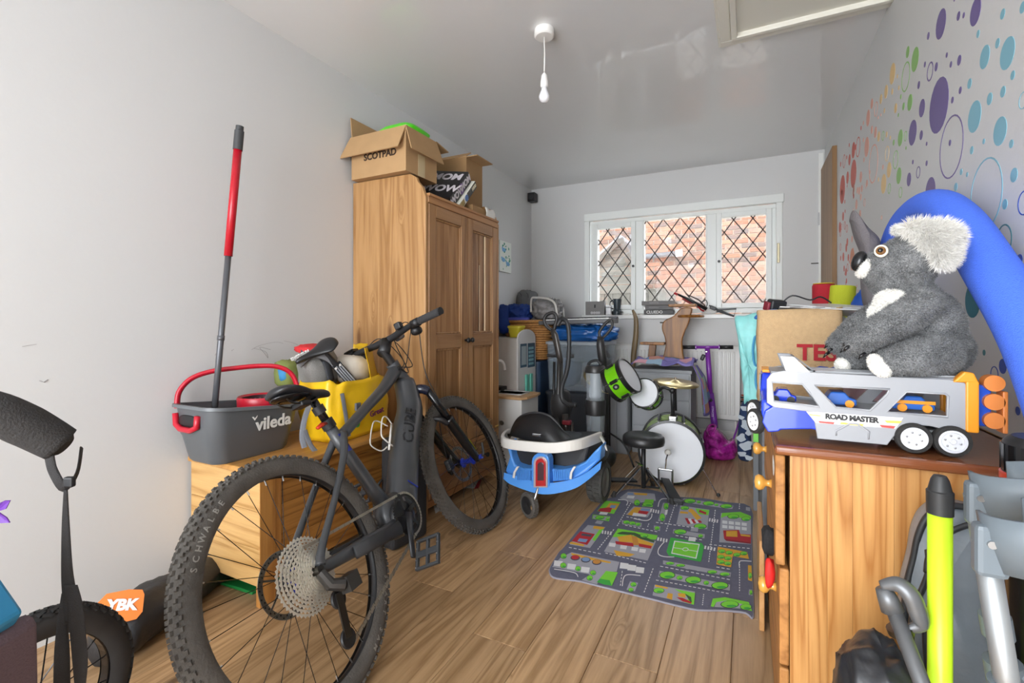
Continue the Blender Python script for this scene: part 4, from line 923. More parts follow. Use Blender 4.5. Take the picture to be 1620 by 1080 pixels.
# ================================================================== bags behind the bike
yb = thing('yellow_shopping_bag', 'creased yellow plastic shopping bag standing open on pine chest', 'bag', (-1.70, 1.66, .50))
ym_ = M('yellow_plastic', 'e6b81c', .32, var=.08, vs=8, bump=.2, bs=18)
def bagbody(cx, cy, z0, hx, hy, h, seed, amp=.02, open_=True, rot=0, top=1.0, n=44, fold=.012):
    rings = []; N_ = 14
    for i in range(N_ + 1):
        t = i / N_; ring = []
        for j in range(n):
            q = 2 * pi * j / n; cx_ = math.copysign(abs(cos(q)) ** .45, cos(q)); sy_ = math.copysign(abs(sin(q)) ** .45, sin(q))
            k_ = .92 + .10 * sin(pi * min(1, t * 1.1)) if t < .8 else (.92 + .10 * sin(pi * .88)) * (1 + (top - 1) * (t - .8) / .2)
            p = Vector((cx_ * hx * k_, sy_ * hy * k_, h * t)); d = Vector((p.x, p.y, 0)).normalized()
            e = amp * (noise.noise(Vector((p.x * 9, p.y * 9, p.z * 9)) + Vector((seed, 0, 0))) + .6 * abs(noise.noise(Vector((p.x * 22, p.y * 22, p.z * 16 + seed)))))
            e2 = fold * sin(q * 7 + seed) * t
            p += d * (e + e2); p.z += amp * 1.5 * t * noise.noise(Vector((cos(q) * 2, sin(q) * 2, seed)))
            p = Matrix.Rotation(rot, 3, 'Z') @ p; ring.append(Vector((cx, cy, z0 + .003)) + p)
        rings.append(ring)
    mb = MB(); mb.loft(rings, caps=False); mb.add(rings[0], [tuple(range(n))[::-1]])
    return mb, rings
yb.location = (-1.71, 1.67, .50)
mb, rg_ = bagbody(-1.715, 1.645, .50, .12, .19, .26, 3, .022, fold=.008); mb.build('bag_body', ym_, yb, smooth=True, solid=.002)
mb = MB(); mb.sheet([[Vector((-1.60 - .08 * u, 1.70 + .13 * u - .05 * v, .74 + .17 * v + .02 * noise.noise(Vector((u * 3, v * 3, 2))))) for u in [i / 6 for i in range(7)]] for v in [i / 6 for i in range(7)]])
mb.build('open_flap', ym_, yb, smooth=True, solid=.002)
mb = MB(); mb.sheet([[Vector((-1.80 + .04 * u, 1.76 + .06 * u + .02 * v, .76 + .16 * v + .02 * noise.noise(Vector((u * 3, v * 3, 7))))) for u in [i / 6 for i in range(7)]] for v in [i / 6 for i in range(7)]])
mb.build('open_flap', ym_, yb, smooth=True, solid=.002)
bl = blob((-1.72, 1.70, .80), (.14, .18, .14), 6, .1, 4, n=22); bl.build('white_lining', M('lining', 'c7bfb2', .5, var=.1, vs=20), yb, smooth=True)
text('Great', .04, (-1.588, 1.72, .60), (0, 1, 0.15), (0, -.15, 1), M('label_plum', '6a2450', .5), yb, ext=.002)
pr_ = MB(); pr_.ell((-1.592, 1.60, .565), (.004, .016, .016), n=12); pr_.build('green_logo_dot', M('logo_green', '2f9a4a', .5), yb)
pk = thing('rucksack', 'grey rucksack with red top slumped on the yellow bag', 'backpack', (-1.79, 1.56, .74))
mb = blob((-1.80, 1.55, .81), (.16, .20, .20), 11, .10, 3, n=26, flat_bottom=False); mb.build('pack_body', M('pack_grey', '8f8d89', .85, bump=.4, bs=250), pk, smooth=True)
mb = blob((-1.795, 1.53, .905), (.11, .15, .045), 12, .2, 4, n=20, flat_bottom=False); mb.build('red_top', M('pack_red', 'c4282c', .75, bump=.3), pk, smooth=True)
mb = blob((-1.86, 1.44, .80), (.10, .10, .12), 14, .12, 4, n=20, flat_bottom=False); mb.build('side_pocket', M('pack_olive', '7d8748', .85), pk, smooth=True)
mb = blob((-1.845, 1.42, .80), (.06, .06, .07), 15, .12, 4, n=16, flat_bottom=False); mb.build('blue_patch', M('pack_blue', '3a86b8', .7), pk, smooth=True)
MB().tube(catmull([(-1.79, 1.46, .90), (-1.735, 1.50, .90), (-1.71, 1.53, .84), (-1.715, 1.56, .76)], 5), .008, 8, flat=3).build('shoulder_strap', M('strap_dark', '3f4044', .9), pk, smooth=True)
MB().tube(catmull([(-1.76, 1.42, .84), (-1.72, 1.46, .885), (-1.69, 1.53, .86), (-1.69, 1.60, .78)], 5), .006, 8, flat=2.5).build('piping', M('pack_pipe', '77777a', .8), pk, smooth=True)
def strap(pts, w=.022):
    pp = catmull([P(a, b, X=x_) for a, b, x_ in pts], 5)
    return MB().tube(pp, .0015, 6, flat=w / 2 / .0015, up=(0, 1, .3))
strap([(490, 640, -1.69), (482, 662, -1.66), (478, 690, -1.64), (482, 708, -1.62)]).build('webbing_strap', GRYF, pk)
strap([(482, 680, -1.62), (492, 705, -1.60), (508, 722, -1.575), (520, 730, -1.55)]).build('webbing_strap', GRYF, pk)
strap([(541, 622, -1.60), (546, 650, -1.585), (552, 690, -1.575)]).build('webbing_strap', GRYF, pk)
strap([(563, 622, -1.60), (566, 640, -1.59), (568, 655, -1.58)]).build('webbing_strap', GRYF, pk)
bkl = MB(); bkl.obox(P(566, 643, X=-1.585), (.012, .03, .035)); bkl.build('buckle', M('buckle', '5c5e66', .4), pk, bevel=.003)
# child bike seat
cs_t = thing('child_bike_saddle', 'small black child saddle with white lettering on a black bracket', 'bicycle seat', (-1.70, 1.60, .80))
cen = P(508, 552, X=-1.70); 
d1 = (P(545, 536, X=-1.66) - P(471, 574, X=-1.74)).normalized(); upv = Vector((.25, -.35, .9)); upv = (upv - d1 * upv.dot(d1)).normalized(); sdv_ = upv.cross(d1)
TC = frame(cen - d1 * 0.01, d1 * -1, sdv_ * -1, upv)
so_ = saddle(TC @ Matrix.Scale(.74, 4), cs_t, M('saddle_child', '1f1f21', .35), name='saddle_pad', W_=.085)
MB(TC).tube([(-.02, 0, -.025), (-.02, 0, -.045), (.01, 0, -.05)], .012, 10).build('clamp', BLK, cs_t)
text('SHOTGUN', .017, TC @ Vector((.075, -.026, .004)), d1, upv + sdv_ * 0, M('label_white', 'd9d9d6', .5), cs_t, bold=.0008, ext=.004)
a0 = P(533, 578, X=-1.68); a1 = P(588, 640, X=-1.585)
dd = (a1 - a0).normalized(); sx_ = dd.cross(Vector((1, -.4, .3))).normalized()
arm = MB(); arm.bar(a0 - dd * .01, a1, .045, .016, up=(1, -.5, .3)); arm.build('bracket_arm', BLK, cs_t, bevel=.004)
for s_ in (-.016, -.005, .006, .017):
    MB().tube([a0 + sx_ * s_ + Vector((.009, -.006, 0)), a1 + sx_ * s_ + Vector((.009, -.006, 0))], .0035, 6).build('bracket_rib', M('bracket_grey', '8c8f94', .4), cs_t)
for s_ in (-.012, .014): MB().cyl(a0 + sx_ * s_ + dd * .005 + Vector((.006, -.004, 0)), a0 + sx_ * s_ + dd * .005 + Vector((.014, -.01, 0)), .005).build('bolt', CHROME, cs_t)
MB().tube([TC @ Vector((-.02, 0, -.03)), a0 + dd * .005], .014, 10).build('saddle_post', BLK, cs_t)

# black upright case between chest and wardrobe front
bcs = thing('black_case', 'tall black hard case standing behind the bike on the floor', 'case', (-1.42, 1.80, 0))
cA = P(690, 838, Z=0); cB = P(655, 843, Z=0)
o_ = MB(); base = Vector((-1.36, 1.74, .002)); dv = Vector((-.10, .10, 0)).normalized(); dn = Vector((.70, .70, 0)).normalized()
R_ = Matrix(((dn.x, -dn.y, 0), (dn.y, dn.x, 0), (0, 0, 1)))
o_.obox(Vector((-1.435, 1.74, .255)), (.09, .22, .50), Matrix.Rotation(radians(-8), 3, 'Z')); o_.build('case_body', M('case_black', '232325', .7, bump=.25, bs=300), bcs, bevel=.022, seg=3)
MB().obox(Vector((-1.387, 1.66, .16)), (.006, .018, .06), Matrix.Rotation(radians(-8), 3, 'Z')).build('name_plate', STEEL, bcs, bevel=.002)
MB().obox(Vector((-1.384, 1.66, .16)), (.004, .010, .045), Matrix.Rotation(radians(-8), 3, 'Z')).build('plate_inlay', BLK, bcs)
MB().tube(catmull([(-1.47, 1.625, .32), (-1.475, 1.605, .30), (-1.478, 1.605, .24), (-1.473, 1.622, .22)], 4), .006, 8).build('case_handle', BLK, bcs, smooth=True)

# ================================================================== black ski style bag on the floor, left
lb_ = thing('black_holdall', 'long black bag with orange and white logo lying by left wall', 'bag', (-1.78, .97, 0))
rings = []
pA, pB = Vector((-1.72, .70, .075)), Vector((-1.90, 1.20, .06))
ax_ = (pB - pA).normalized(); sdx = ax_.cross(UP)
for i in range(21):
    t = i / 20; c_ = pA + (pB - pA) * t; h = np.interp(t, [0, .05, .3, .8, .95, 1], [.04, .072, .080, .06, .045, .02]); wdt = h * 1.15
    ring = []
    for j in range(28):
        q = 2 * pi * j / 28; p = Vector((cos(q) * wdt, 0, sin(q) * h)); 
        e = 1 + .16 * noise.noise(Vector((t * 7, cos(q) * 1.6, sin(q) * 1.6))) - .08 * abs(noise.noise(Vector((t * 16, cos(q) * 2, sin(q) * 3))))
        p *= e; ring.append(Vector((c_.x, c_.y, 0)) + sdx * p.x + UP * max(.002, h * .98 + p.z))
    rings.append(ring)
mb = MB(); mb.loft(rings); mb.build('bag_body', M('bag_black', '252527', .5, bump=.3, bs=30), lb_, smooth=True)
ctr = P(191, 962, X=-1.70); 
nrm = (Vector((0, 0, HC)) - ctr).normalized(); ux = (RT * .95 + UP * -.05); ux = (ux - nrm * ux.dot(nrm)).normalized(); uy = nrm.cross(ux)
def lg(a, b_, z=0): return ctr + ux * a + uy * b_ + nrm * z
lo = MB(); lo.prism([lg(a, b_, 0) for a, b_ in ((-.062, .01), (-.05, .035), (.0, .05), (.035, .052), (.045, .04), (.058, -.005), (.05, -.025), (.03, -.032), (-.005, -.036), (-.03, -.062), (-.035, -.038), (-.055, -.02))], nrm * .004)
lo.build('logo_patch', M('logo_orange', 'e57a2c', .6), lb_)
wm = M('label_white', 'd9d9d6', .5)
text('YBK', .040, lg(.0, .008, .0055), ux + uy * .1, uy - ux * .1, wm, lb_, bold=.0022)
# ================================================================== pushchair at the left edge
pc_ = thing('pushchair', 'pushchair at left edge with black padded handle and plum fabric seat', 'pushchair', (-1.25, .30, 0))
hp0 = P(-60, 650, Y=.27); 
def at_t(px, py, t):
    d = FW + RT * ((px - 810) / FPX) + UP * ((511 - py) / FPX); return d * t + Vector((0, 0, HC))
fo_ = M('foam_black', '2e2c2b', .85, bump=.35, bs=260)
MB().tube(catmull([at_t(-90, 640, .74), at_t(-20, 648, .76), at_t(40, 672, .79), at_t(96, 702, .82)], 5), [.030, .032, .033, .030], 20).build('foam_grip', fo_, pc_, smooth=True)
MB().tube([at_t(92, 700, .82), at_t(102, 705, .822)], [.028, .018], 20).build('grip_end', fo_, pc_, smooth=True)
MB().tube(catmull([at_t(-90, 640, .74), at_t(-110, 900, .74), at_t(-40, 1400, .9)], 5), .016, 12).build('frame_tube', alu, pc_, smooth=True)
wb_m = M('strap_black', '302e2e', .85, bump=.5, bs=600)
MB().tube(catmull([at_t(78, 720, .80), at_t(84, 745, .80), at_t(103, 772, .80), at_t(122, 748, .82), at_t(129, 708, .84)], 5), .002, 6, flat=4.5, up=RT).build('wrist_loop', wb_m, pc_, smooth=True)
MB().obox(at_t(110, 762, .80), (.016, .010, .018), Matrix.Rotation(YAW, 3, 'Z')).build('slider_buckle', BLK, pc_, bevel=.003)
def flatstrap(pts, name, mat):
    mb = MB(); L_ = []; 
    for px, py, w_, t in pts:
        c0 = at_t(px - w_ / 2, py, t); c1 = at_t(px + w_ / 2, py, t); L_.append([c0, c1])
    g = [catmull([l[k_] for l in L_], 5) for k_ in (0, 1)]
    rows = [[a + (b_ - a) * u for u in (0, .25, .5, .75, 1)] for a, b_ in zip(*g)]
    mb.sheet(rows); return mb.build(name, mat, pc_, solid=.0022, smooth=True)
flatstrap([(104, 775, 5, .80), (104, 830, 11, .80), (106, 900, 17, .80), (110, 940, 22, .80), (115, 985, 24, .80)], 'wrist_strap', wb_m)
flatstrap([(112, 925, 20, .795), (119, 960, 24, .79), (124, 1010, 24, .79), (127, 1055, 22, .79), (126, 1110, 10, .79)], 'strap_loop', wb_m)
flatstrap([(102, 938, 8, .805), (99, 985, 16, .81), (98, 1040, 24, .81), (98, 1110, 26, .81)], 'strap_loop', wb_m)
# wheel
wc_ = Vector((-1.355, .425, .203)); wT = frame(wc_, Vector((-.18, .984, 0)).normalized(), Vector((.984, .18, 0)), UP) @ Matrix.Scale(1.08, 4)
wt_ = MB(wT); wt_.lathe([(.160 + cos(a) * .028, sin(a) * .027) for a in [(-pi * .8 + pi * 1.6 * i / 12) for i in range(13)]], (0, 0, 0), (0, 1, 0), n=60); wo = wt_.build('wheel', M('buggy_tyre', '343231', .8, var=.15, vs=20), pc_, smooth=True)
tr = MB(wT)
for i in range(52):
    a = 2 * pi * i / 52
    for k_, lat in enumerate((-.019, -.0095, 0, .0095, .019)):
        th = lat / .028; aa = a + (.03 if k_ % 2 else 0); rad = Vector((cos(aa), 0, sin(aa))); nr = rad * cos(th) + Vector((0, 1, 0)) * sin(th); tn = Vector((-sin(aa), 0, cos(aa))); sdd = tn.cross(nr)
        tn = (tn + sdd * (.5 if k_ % 2 else -.5)).normalized(); sdd = tn.cross(nr)
        c_ = rad * .160 + nr * .0285; tr.hexa([c_ + tn * .008 * x_ + sdd * .0035 * y_ + nr * z_ * .0025 for z_ in (-1, 1) for x_, y_ in ((-1, -1), (1, -1), (1, 1), (-1, 1))])
tr.build('tread', M('buggy_tread', '2b2a29', .85), wo, kind='stuff')
rm = MB(wT); rm.lathe([(.142, -.012), (.136, -.01), (.136, .01), (.142, .012)], (0, 0, 0), (0, 1, 0), n=48); rm.lathe([(0, -.03), (.018, -.03), (.018, .03), (0, .03)], (0, 0, 0), (0, 1, 0), n=16)
for i in range(16):
    a = 2 * pi * i / 16; rm.tube([(cos(a) * .016, .02 * (1 if i % 2 else -1), sin(a) * .016), (cos(a + .15) * .138, 0, sin(a + .15) * .138)], .0014, 5)
rm.build('spoked_rim', BLKG, wo, kind='stuff')
MB().tube([wc_ + Vector((.04, 0, 0)), wc_ + Vector((.07, -.12, .05)), wc_ + Vector((.1, -.5, .2))], .012, 10).build('axle_arm', DSTEEL, pc_)
pf = M('plum_fabric', '5d4c52', .8, bump=.3, bs=300); 
mb = MB(); o1 = [at_t(a, b_, .72) for a, b_ in ((-120, 1040), (-30, 1020), (22, 985), (42, 968), (55, 972), (62, 985), (64, 1100), (62, 1300), (-120, 1300))]
mb.prism(o1, (-FW * .09)); mb.build('fabric_seat', pf, pc_, bevel=.012, seg=3)
mb = MB(); o1 = [at_t(a, b_, .70) for a, b_ in ((-120, 800), (-40, 860), (2, 912), (40, 966), (30, 982), (12, 1002), (-30, 1018), (-120, 1030))]
mb.prism(o1, (-FW * .04)); mb.build('blue_panel', M('satin_blue', '2b86b4', .35, coat=.3), pc_, bevel=.006)
ps = MB()
for a in (.5, -.55, 1.6, 2.9, 4.0):
    c_ = at_t(-14, 808, .72); dv = RT * cos(a) + UP * sin(a); ps.add([c_ + UP * .006, c_ + dv * .026 + (UP * cos(a) - RT * sin(a)) * .004, c_ + dv * .034, c_ + dv * .022 - (UP * cos(a) - RT * sin(a)) * .008, c_ - UP * .004 + FW * .006], [(0, 1, 2, 3, 4)])
psf = ps.build('purple_windmill', M('petal_purple', '5b2a86', .5), None, solid=.0015); tag(psf, 'purple petal toy windmill peeking in at far left edge', 'toy')

# ================================================================== boxes on the wardrobe
card = M('cardboard', 'b08d63', .85, var=.05, vs=12); card2 = M('cardboard_dark', '9c7a52', .85, var=.05, vs=12)
cb1 = thing('cardboard_box', 'large open cardboard box with flaps folded down on wardrobe', 'box', (-1.77, 2.06, 1.815))
bx0, bx1, by0, by1, bz0, bz1 = -1.965, -1.585, 1.93, 2.20, 1.818, 2.055
th = .005
mb = MB(); mb.box(bx0, bx1, by0, by0 + th, bz0, bz1); mb.box(bx0, bx1, by1 - th, by1, bz0, bz1); mb.box(bx0, bx0 + th, by0 + th, by1 - th, bz0, bz1); mb.box(bx1 - th, bx1, by0 + th, by1 - th, bz0, bz1); mb.box(bx0 + th, bx1 - th, by0 + th, by1 - th, bz0, bz0 + th)
mb.build('carton', card, cb1)
def flap(e0, e1, out, w0=.0):
    e0 = Vector(e0); e1 = Vector(e1); out = Vector(out); d_ = (e1 - e0)
    n_ = d_.cross(out).normalized() * th
    return MB().hexa([e0, e1, e1 + out + d_ * w0, e0 + out - d_ * w0, e0 + n_, e1 + n_, e1 + out + d_ * w0 + n_, e0 + out - d_ * w0 + n_])
flap((bx0 - .01, by0, bz1), (bx1, by0, bz1), (-.02, -.05, -.125), .02).build('flap', card, cb1)
flap((bx1, by0, bz1), (bx1, by1, bz1), (.045, .0, -.13), .03).build('flap', card, cb1)
flap((bx0, by0, bz1), (bx0, by1, bz1), (-.01, 0, .11)).build('flap', card, cb1)
flap((bx0, by1, bz1), (bx1, by1, bz1), (0, .12, -.02)).build('flap', card, cb1)
text('SCOTPAD', .05, (-1.76, by0 - .002, 1.925), (1, 0, 0), (0, 0, 1), M('print_brown', '3b2a1c', .8), cb1, bold=.0015)
tp = MB(); tp.box(bx1, bx1 + .001, by1 - .17, by1 - .11, bz0, bz1 - .12); tp.build('sticky_tape', M('tape', 'c9b48c', .2), cb1)
gl = MB(); gl.loft([rring(.10, .10, z, .04, cx=-1.72, cy=2.09) for z in (2.03,)] + [rring(.115, .105, 2.075, .05, cx=-1.72, cy=2.085), rring(.12, .107, 2.085, .05, cx=-1.72, cy=2.085), rring(.10, .09, 2.105, .05, cx=-1.72, cy=2.085)])
gt = thing('green_tub', 'bright green plastic tub with lid showing above the open carton', 'tub', (-1.77, 2.075, 1.83))
gl2 = MB(); gl2.loft([rring(.08, .08, 1.825, .03, cx=-1.72, cy=2.085), rring(.10, .098, 2.03, .04, cx=-1.72, cy=2.085)]); gm_ = M('lime_plastic', '55d61a', .3); gl2.build('tub_body', gm_, gt, smooth='auto'); gl.build('lid', gm_, gt, smooth='auto')
def carton(name, label, pts_c, size, rotz=0, tilt=(0, 0, 0), mats=None, group=None, bevel=.002, cat='box'):
    R_ = Euler((tilt[0], tilt[1], rotz)).to_matrix(); mb = MB(); mb.obox(pts_c, size, R_)
    o = mb.build(name, mats or card, None, bevel=bevel); return tag(o, label, cat, group), R_
# second carton, tall, tilted open
cb2 = thing('cardboard_box', 'tall narrow cardboard box with raised flap at the wardrobe far end', 'box', (-1.70, 2.60, 1.69))
a0_, a1_, b0_, b1_, c0_, c1_ = -1.86, -1.60, 2.54, 2.74, 1.755, 2.085
mb = MB(); mb.box(a0_, a1_, b0_, b0_ + th, c0_, c1_); mb.box(a0_, a1_, b1_ - th, b1_, c0_, c1_); mb.box(a0_, a0_ + th, b0_ + th, b1_ - th, c0_, c1_); mb.box(a1_ - th, a1_, b0_ + th, b1_ - th, c0_, c1_); mb.box(a0_ + th, a1_ - th, b0_ + th, b1_ - th, c0_, c0_ + th); mb.build('carton', card2, cb2)
flap((a1_, b0_, c1_), (a1_, b1_, c1_), (.08, .0, .0)).build('flap', card, cb2); flap((a0_, b0_, c1_), (a1_, b0_, c1_), (0, .06, .04)).build('flap', card, cb2)
cb3 = thing('small_cardboard_box', 'small brown box with white paper wrap below the tall narrow box', 'box', (-1.58, 2.56, 1.69))
MB().box(-1.87, -1.505, 2.46, 2.72, 1.687, 1.753).build('carton', card2, cb3, bevel=.002)
MB().sheet([[Vector((-1.50 + .012 * sin(v * 3), 2.60 + .12 * u, 1.765 - .075 * v + .006 * sin(u * 9))) for u in [i / 8 for i in range(9)]] for v in [i / 6 for i in range(7)]]).build('white_wrap', M('paper_white', 'e4e2dd', .6), cb3, solid=.002, smooth=True)
# word game box, leaning
wg = thing('word_game_box', 'black game box printed WOW MOM leaning against the tall box', 'game box', (-1.66, 2.36, 1.69))
Rg = Euler((radians(48), radians(8), radians(6))).to_matrix(); gc_ = Vector((-1.65, 2.335, 1.835)); gsz = Vector((.27, .27, .07))
MB().obox(gc_, gsz, Rg).build('box_lid', M('game_black', '1e1d1f', .4), wg, bevel=.002)
fx0 = Rg @ Vector((1, 0, 0)); fy0 = Rg @ Vector((0, 1, 0)); fz0 = Rg @ Vector((0, 0, 1))
wl_ = M('game_letters', 'cfc9cf', .5)
text('MOM', .085, gc_ + fz0 * .0365 + fy0 * .07 + fx0 * .02, fx0, fy0, wl_, wg, bold=.003); text('WOW', .085, gc_ + fz0 * .0365 - fy0 * .05 + fx0 * .03, fx0, fy0, wl_, wg, bold=.003)
text('WOW', .055, gc_ + fx0 * .137 + fy0 * -.06, fy0, fz0, wl_, wg, bold=.002); text('MOM', .055, gc_ + fx0 * .137 + fy0 * .07, fy0, fz0, wl_, wg, bold=.002)
ds_ = MB(); ds_.lathe([(0, .001), (.032, .001), (.032, 0)], gc_ + fx0 * .136 + fy0 * .005, fx0, n=24); ds_.build('round_logo', M('logo_plum', '6b4a86', .5), wg)
ds_ = MB(); ds_.lathe([(0, .001), (.035, .001), (.035, 0)], gc_ + fz0 * .0355 - fx0 * .08 + fy0 * .0, fz0, n=24); ds_.build('round_logo', M('logo_mauve', '8d8496', .5), wg)
pz = thing('jigsaw_box', 'white and black 1000 piece jigsaw box lying tilted against the black game box', 'game box', (-1.53, 2.42, 1.69))
Rz = Euler((radians(38), radians(10), radians(6))).to_matrix(); pc0 = Vector((-1.598, 2.468, 1.80)); px0 = Rz @ Vector((1, 0, 0)); py0 = Rz @ Vector((0, 1, 0)); pz0 = Rz @ Vector((0, 0, 1))
pc0 = gc_ - fz0 * .060 + fx0 * .02 + fy0 * .02
MB().obox(pc0, (.27, .26, .045), Rg).build('box_lid', M('jigsaw_white', 'dcdcd0', .4), pz, bevel=.002)
e_ = pc0 + fx0 * .1355
def edge_panel(a, b_, mat, nm, z0=-.021, z1=.021): MB().add([e_ + fy0 * a + fz0 * z0, e_ + fy0 * b_ + fz0 * z0, e_ + fy0 * b_ + fz0 * z1, e_ + fy0 * a + fz0 * z1, e_ + fy0 * a + fz0 * z0 - fx0 * .002], [(0, 1, 2, 3)]).build(nm, mat, pz)
edge_panel(.0, .13, M('jigsaw_black', '22241f', .4), 'black_band'); edge_panel(-.125, -.05, M('jigsaw_art', 'a08a50', .5, var=.4, vs=60), 'picture_band', -.018, .018)
text('1000', .03, e_ + fy0 * .092 + fx0 * .002, fy0, fz0, M('print_cream', 'e5dfc5', .5), pz, bold=.001)
MB().lathe([(0, .002), (.02, .002), (.02, 0)], e_ - fy0 * .018, fx0, n=20).build('blue_badge', M('badge_blue', '4c6fa8', .5), pz)
wr_ = MB(); wr_.obox((-1.53, 2.47, 1.70), (.05, .12, .018), Matrix.Rotation(.3, 3, 'Z')); 
tag(wr_.build('white_remote', WHT, bevel=.008, seg=3), 'rounded white plastic remote lying on the wardrobe front edge', 'remote control')
# ================================================================== play mat
S5 = 4.5
def mz(x, y, z=.006): p = P(860 + x / S5, 760 + y / S5, Z=0); return Vector((p.x, p.y, z))
pmt = thing('play_mat', 'grey road print play mat with green parks lying on the wooden floor', 'play mat', (-.35, 2.3, 0))
outl = [(560, 78), (640, 66), (770, 72), (950, 120), (1120, 130), (1300, 160), (1470, 192), (1478, 400), (1484, 700), (1490, 968), (1440, 945), (1280, 928), (1100, 925), (950, 893), (800, 855), (700, 830), (560, 795), (400, 755), (260, 720), (160, 708), (70, 692), (45, 655), (52, 620), (110, 520), (150, 480), (260, 340), (370, 210), (430, 145), (500, 120)]
oc = catmull([mz(a, b_, .001) for a, b_ in outl], 3, closed=True)
MB().prism(oc, (0, 0, .0045)).build('mat_base', M('mat_grey', '656678', .95, bump=.3, bs=500, var=.06, vs=90), pmt)
MB().tube(oc, .0045, 6, closed=True).build('bound_edge', M('mat_edge', '8f8d98', .9, bump=.4, bs=400), pmt, smooth=True)
mcol = dict(g='7cd23c', G='3fa845', y='dba636', l='a3a3ac', w='dededf', r='b52b34', k='3f5a3a', b='7a96c0', d='4c4b58', R='8f2630', o='c98a3c')
mk = list(mcol); mmats = [M('print_' + k_, mcol[k_], .95, bump=.2, bs=500) for k_ in mk]
pr = MB(); zc = [.0058]
def q(c, *pts):
    zc[0] += .00001; pr.m = mk.index(c); pr.add([mz(a, b_, zc[0]) for a, b_ in pts], [tuple(range(len(pts)))])
def e(c, x, y, rx, ry, n=14): q(c, *[(x + rx * cos(2 * pi * i / n), y + ry * sin(2 * pi * i / n)) for i in range(n)])
def ln(c, x0, y0, x1, y1, w=5, n=1, duty=.6):
    L_ = math.hypot(x1 - x0, y1 - y0); nx, ny = -(y1 - y0) / L_ * w / 2, (x1 - x0) / L_ * w / 2
    for i in range(n):
        t0 = i / n; t1 = t0 + (duty if n > 1 else 1) / n
        a, b_ = x0 + (x1 - x0) * t0, y0 + (y1 - y0) * t0; c_, d_ = x0 + (x1 - x0) * t1, y0 + (y1 - y0) * t1
        q(c, (a + nx, b_ + ny), (c_ + nx, d_ + ny), (c_ - nx, d_ - ny), (a - nx, b_ - ny))
def bush(x, y, rx, ry): e('k', x, y, rx * 1.12, ry * 1.14); e('g', x, y - ry * .05, rx, ry); e('G', x + rx * .2, y + ry * .45, rx * .6, ry * .35)
# blocks of land
q('g', (440, 150), (548, 160), (500, 245), (380, 225)); q('y', (470, 165), (540, 172), (515, 215), (440, 205)); q('r', (400, 205), (490, 195), (475, 235), (385, 225)); q('b', (480, 180), (520, 184), (505, 205), (470, 200))
q('l', (540, 130), (600, 85), (790, 100), (800, 150), (640, 170)); q('y', (640, 92), (740, 98), (735, 112), (650, 108)); q('w', (600, 112), (650, 116), (640, 135), (590, 130)); q('b', (600, 95), (640, 98), (635, 108), (596, 106))
q('g', (725, 140), (785, 142), (775, 195), (700, 190)); bush(740, 175, 35, 14); bush(665, 165, 20, 20)
q('l', (640, 190), (780, 205), (740, 270), (585, 250)); q('y', (650, 195), (700, 200), (660, 262), (595, 250)); q('r', (680, 220), (750, 228), (730, 258), (665, 250)); q('w', (640, 235), (735, 250), (725, 266), (630, 258)); q('b', (690, 205), (760, 210), (752, 225), (690, 220))
q('l', (850, 165), (895, 165), (860, 300), (815, 295)); bush(872, 190, 16, 22); bush(845, 270, 18, 26); q('w', (868, 215), (885, 215), (878, 250), (862, 250))
q('l', (990, 140), (1000, 133), (1350, 185), (1345, 208), (1320, 210), (995, 160)); bush(1040, 153, 40, 15); bush(1105, 160, 14, 9); bush(1175, 170, 38, 14); bush(1230, 180, 14, 8); bush(1300, 190, 40, 14)
q('l', (975, 185), (1180, 215), (1165, 355), (945, 320)); q('g', (1080, 205), (1180, 218), (1172, 255), (1100, 245)); q('y', (975, 225), (1030, 232), (1028, 245), (968, 240)); bush(1005, 203, 28, 13)
for i in range(5): q('r' if i % 2 == 0 else 'w', (1005 + i * 22, 275 + i * 4), (1027 + i * 22, 275 + i * 4), (1050 + i * 20, 315 - i * 2), (1028 + i * 20, 318 - i * 2))
q('y', (1035, 220), (1065, 215), (1125, 275), (1090, 290)); e('y', 1048, 222, 18, 14); q('r', (1110, 215), (1160, 235), (1155, 250), (1105, 232)); bush(1115, 335, 42, 18)
q('l', (555, 290), (700, 310), (695, 340), (560, 320)); bush(590, 305, 22, 12); bush(632, 312, 22, 12); bush(672, 320, 18, 11)
q('l', (785, 328), (832, 335), (828, 368), (785, 360)); bush(808, 348, 17, 13)
q('g', (350, 250), (475, 265), (465, 298), (345, 280)); q('l', (355, 255), (470, 270), (462, 292), (350, 277)); bush(400, 272, 30, 12); bush(455, 282, 12, 9); q('w', (405, 230), (460, 235), (450, 252), (395, 248)); q('l', (380, 292), (428, 298), (410, 320), (365, 312))
q('l', (315, 325), (440, 340), (330, 490), (185, 465)); q('y', (360, 330), (435, 340), (425, 360), (350, 350)); q('g', (395, 360), (430, 350), (365, 440), (345, 430)); q('r', (262, 370), (365, 390), (310, 468), (200, 440)); q('b', (255, 420), (315, 428), (300, 450), (240, 442)); q('d', (275, 385), (345, 395), (335, 410), (265, 400)); q('y', (195, 445), (290, 465), (285, 478), (180, 458))
q('g', (530, 350), (812, 400), (800, 430), (490, 410)); q('l', (490, 410), (800, 440), (740, 580), (430, 515)); q('k', (520, 385), (560, 372), (650, 380), (700, 400), (790, 440), (785, 452), (690, 425), (640, 398), (540, 392))
q('y', (525, 410), (620, 395), (690, 425), (785, 460), (765, 490), (690, 470), (620, 450), (540, 445)); q('r', (510, 440), (640, 455), (640, 480), (515, 462)); q('r', (670, 455), (770, 475), (765, 495), (680, 480)); q('o', (625, 400), (665, 410), (680, 470), (640, 470)); bush(715, 402, 26, 13)
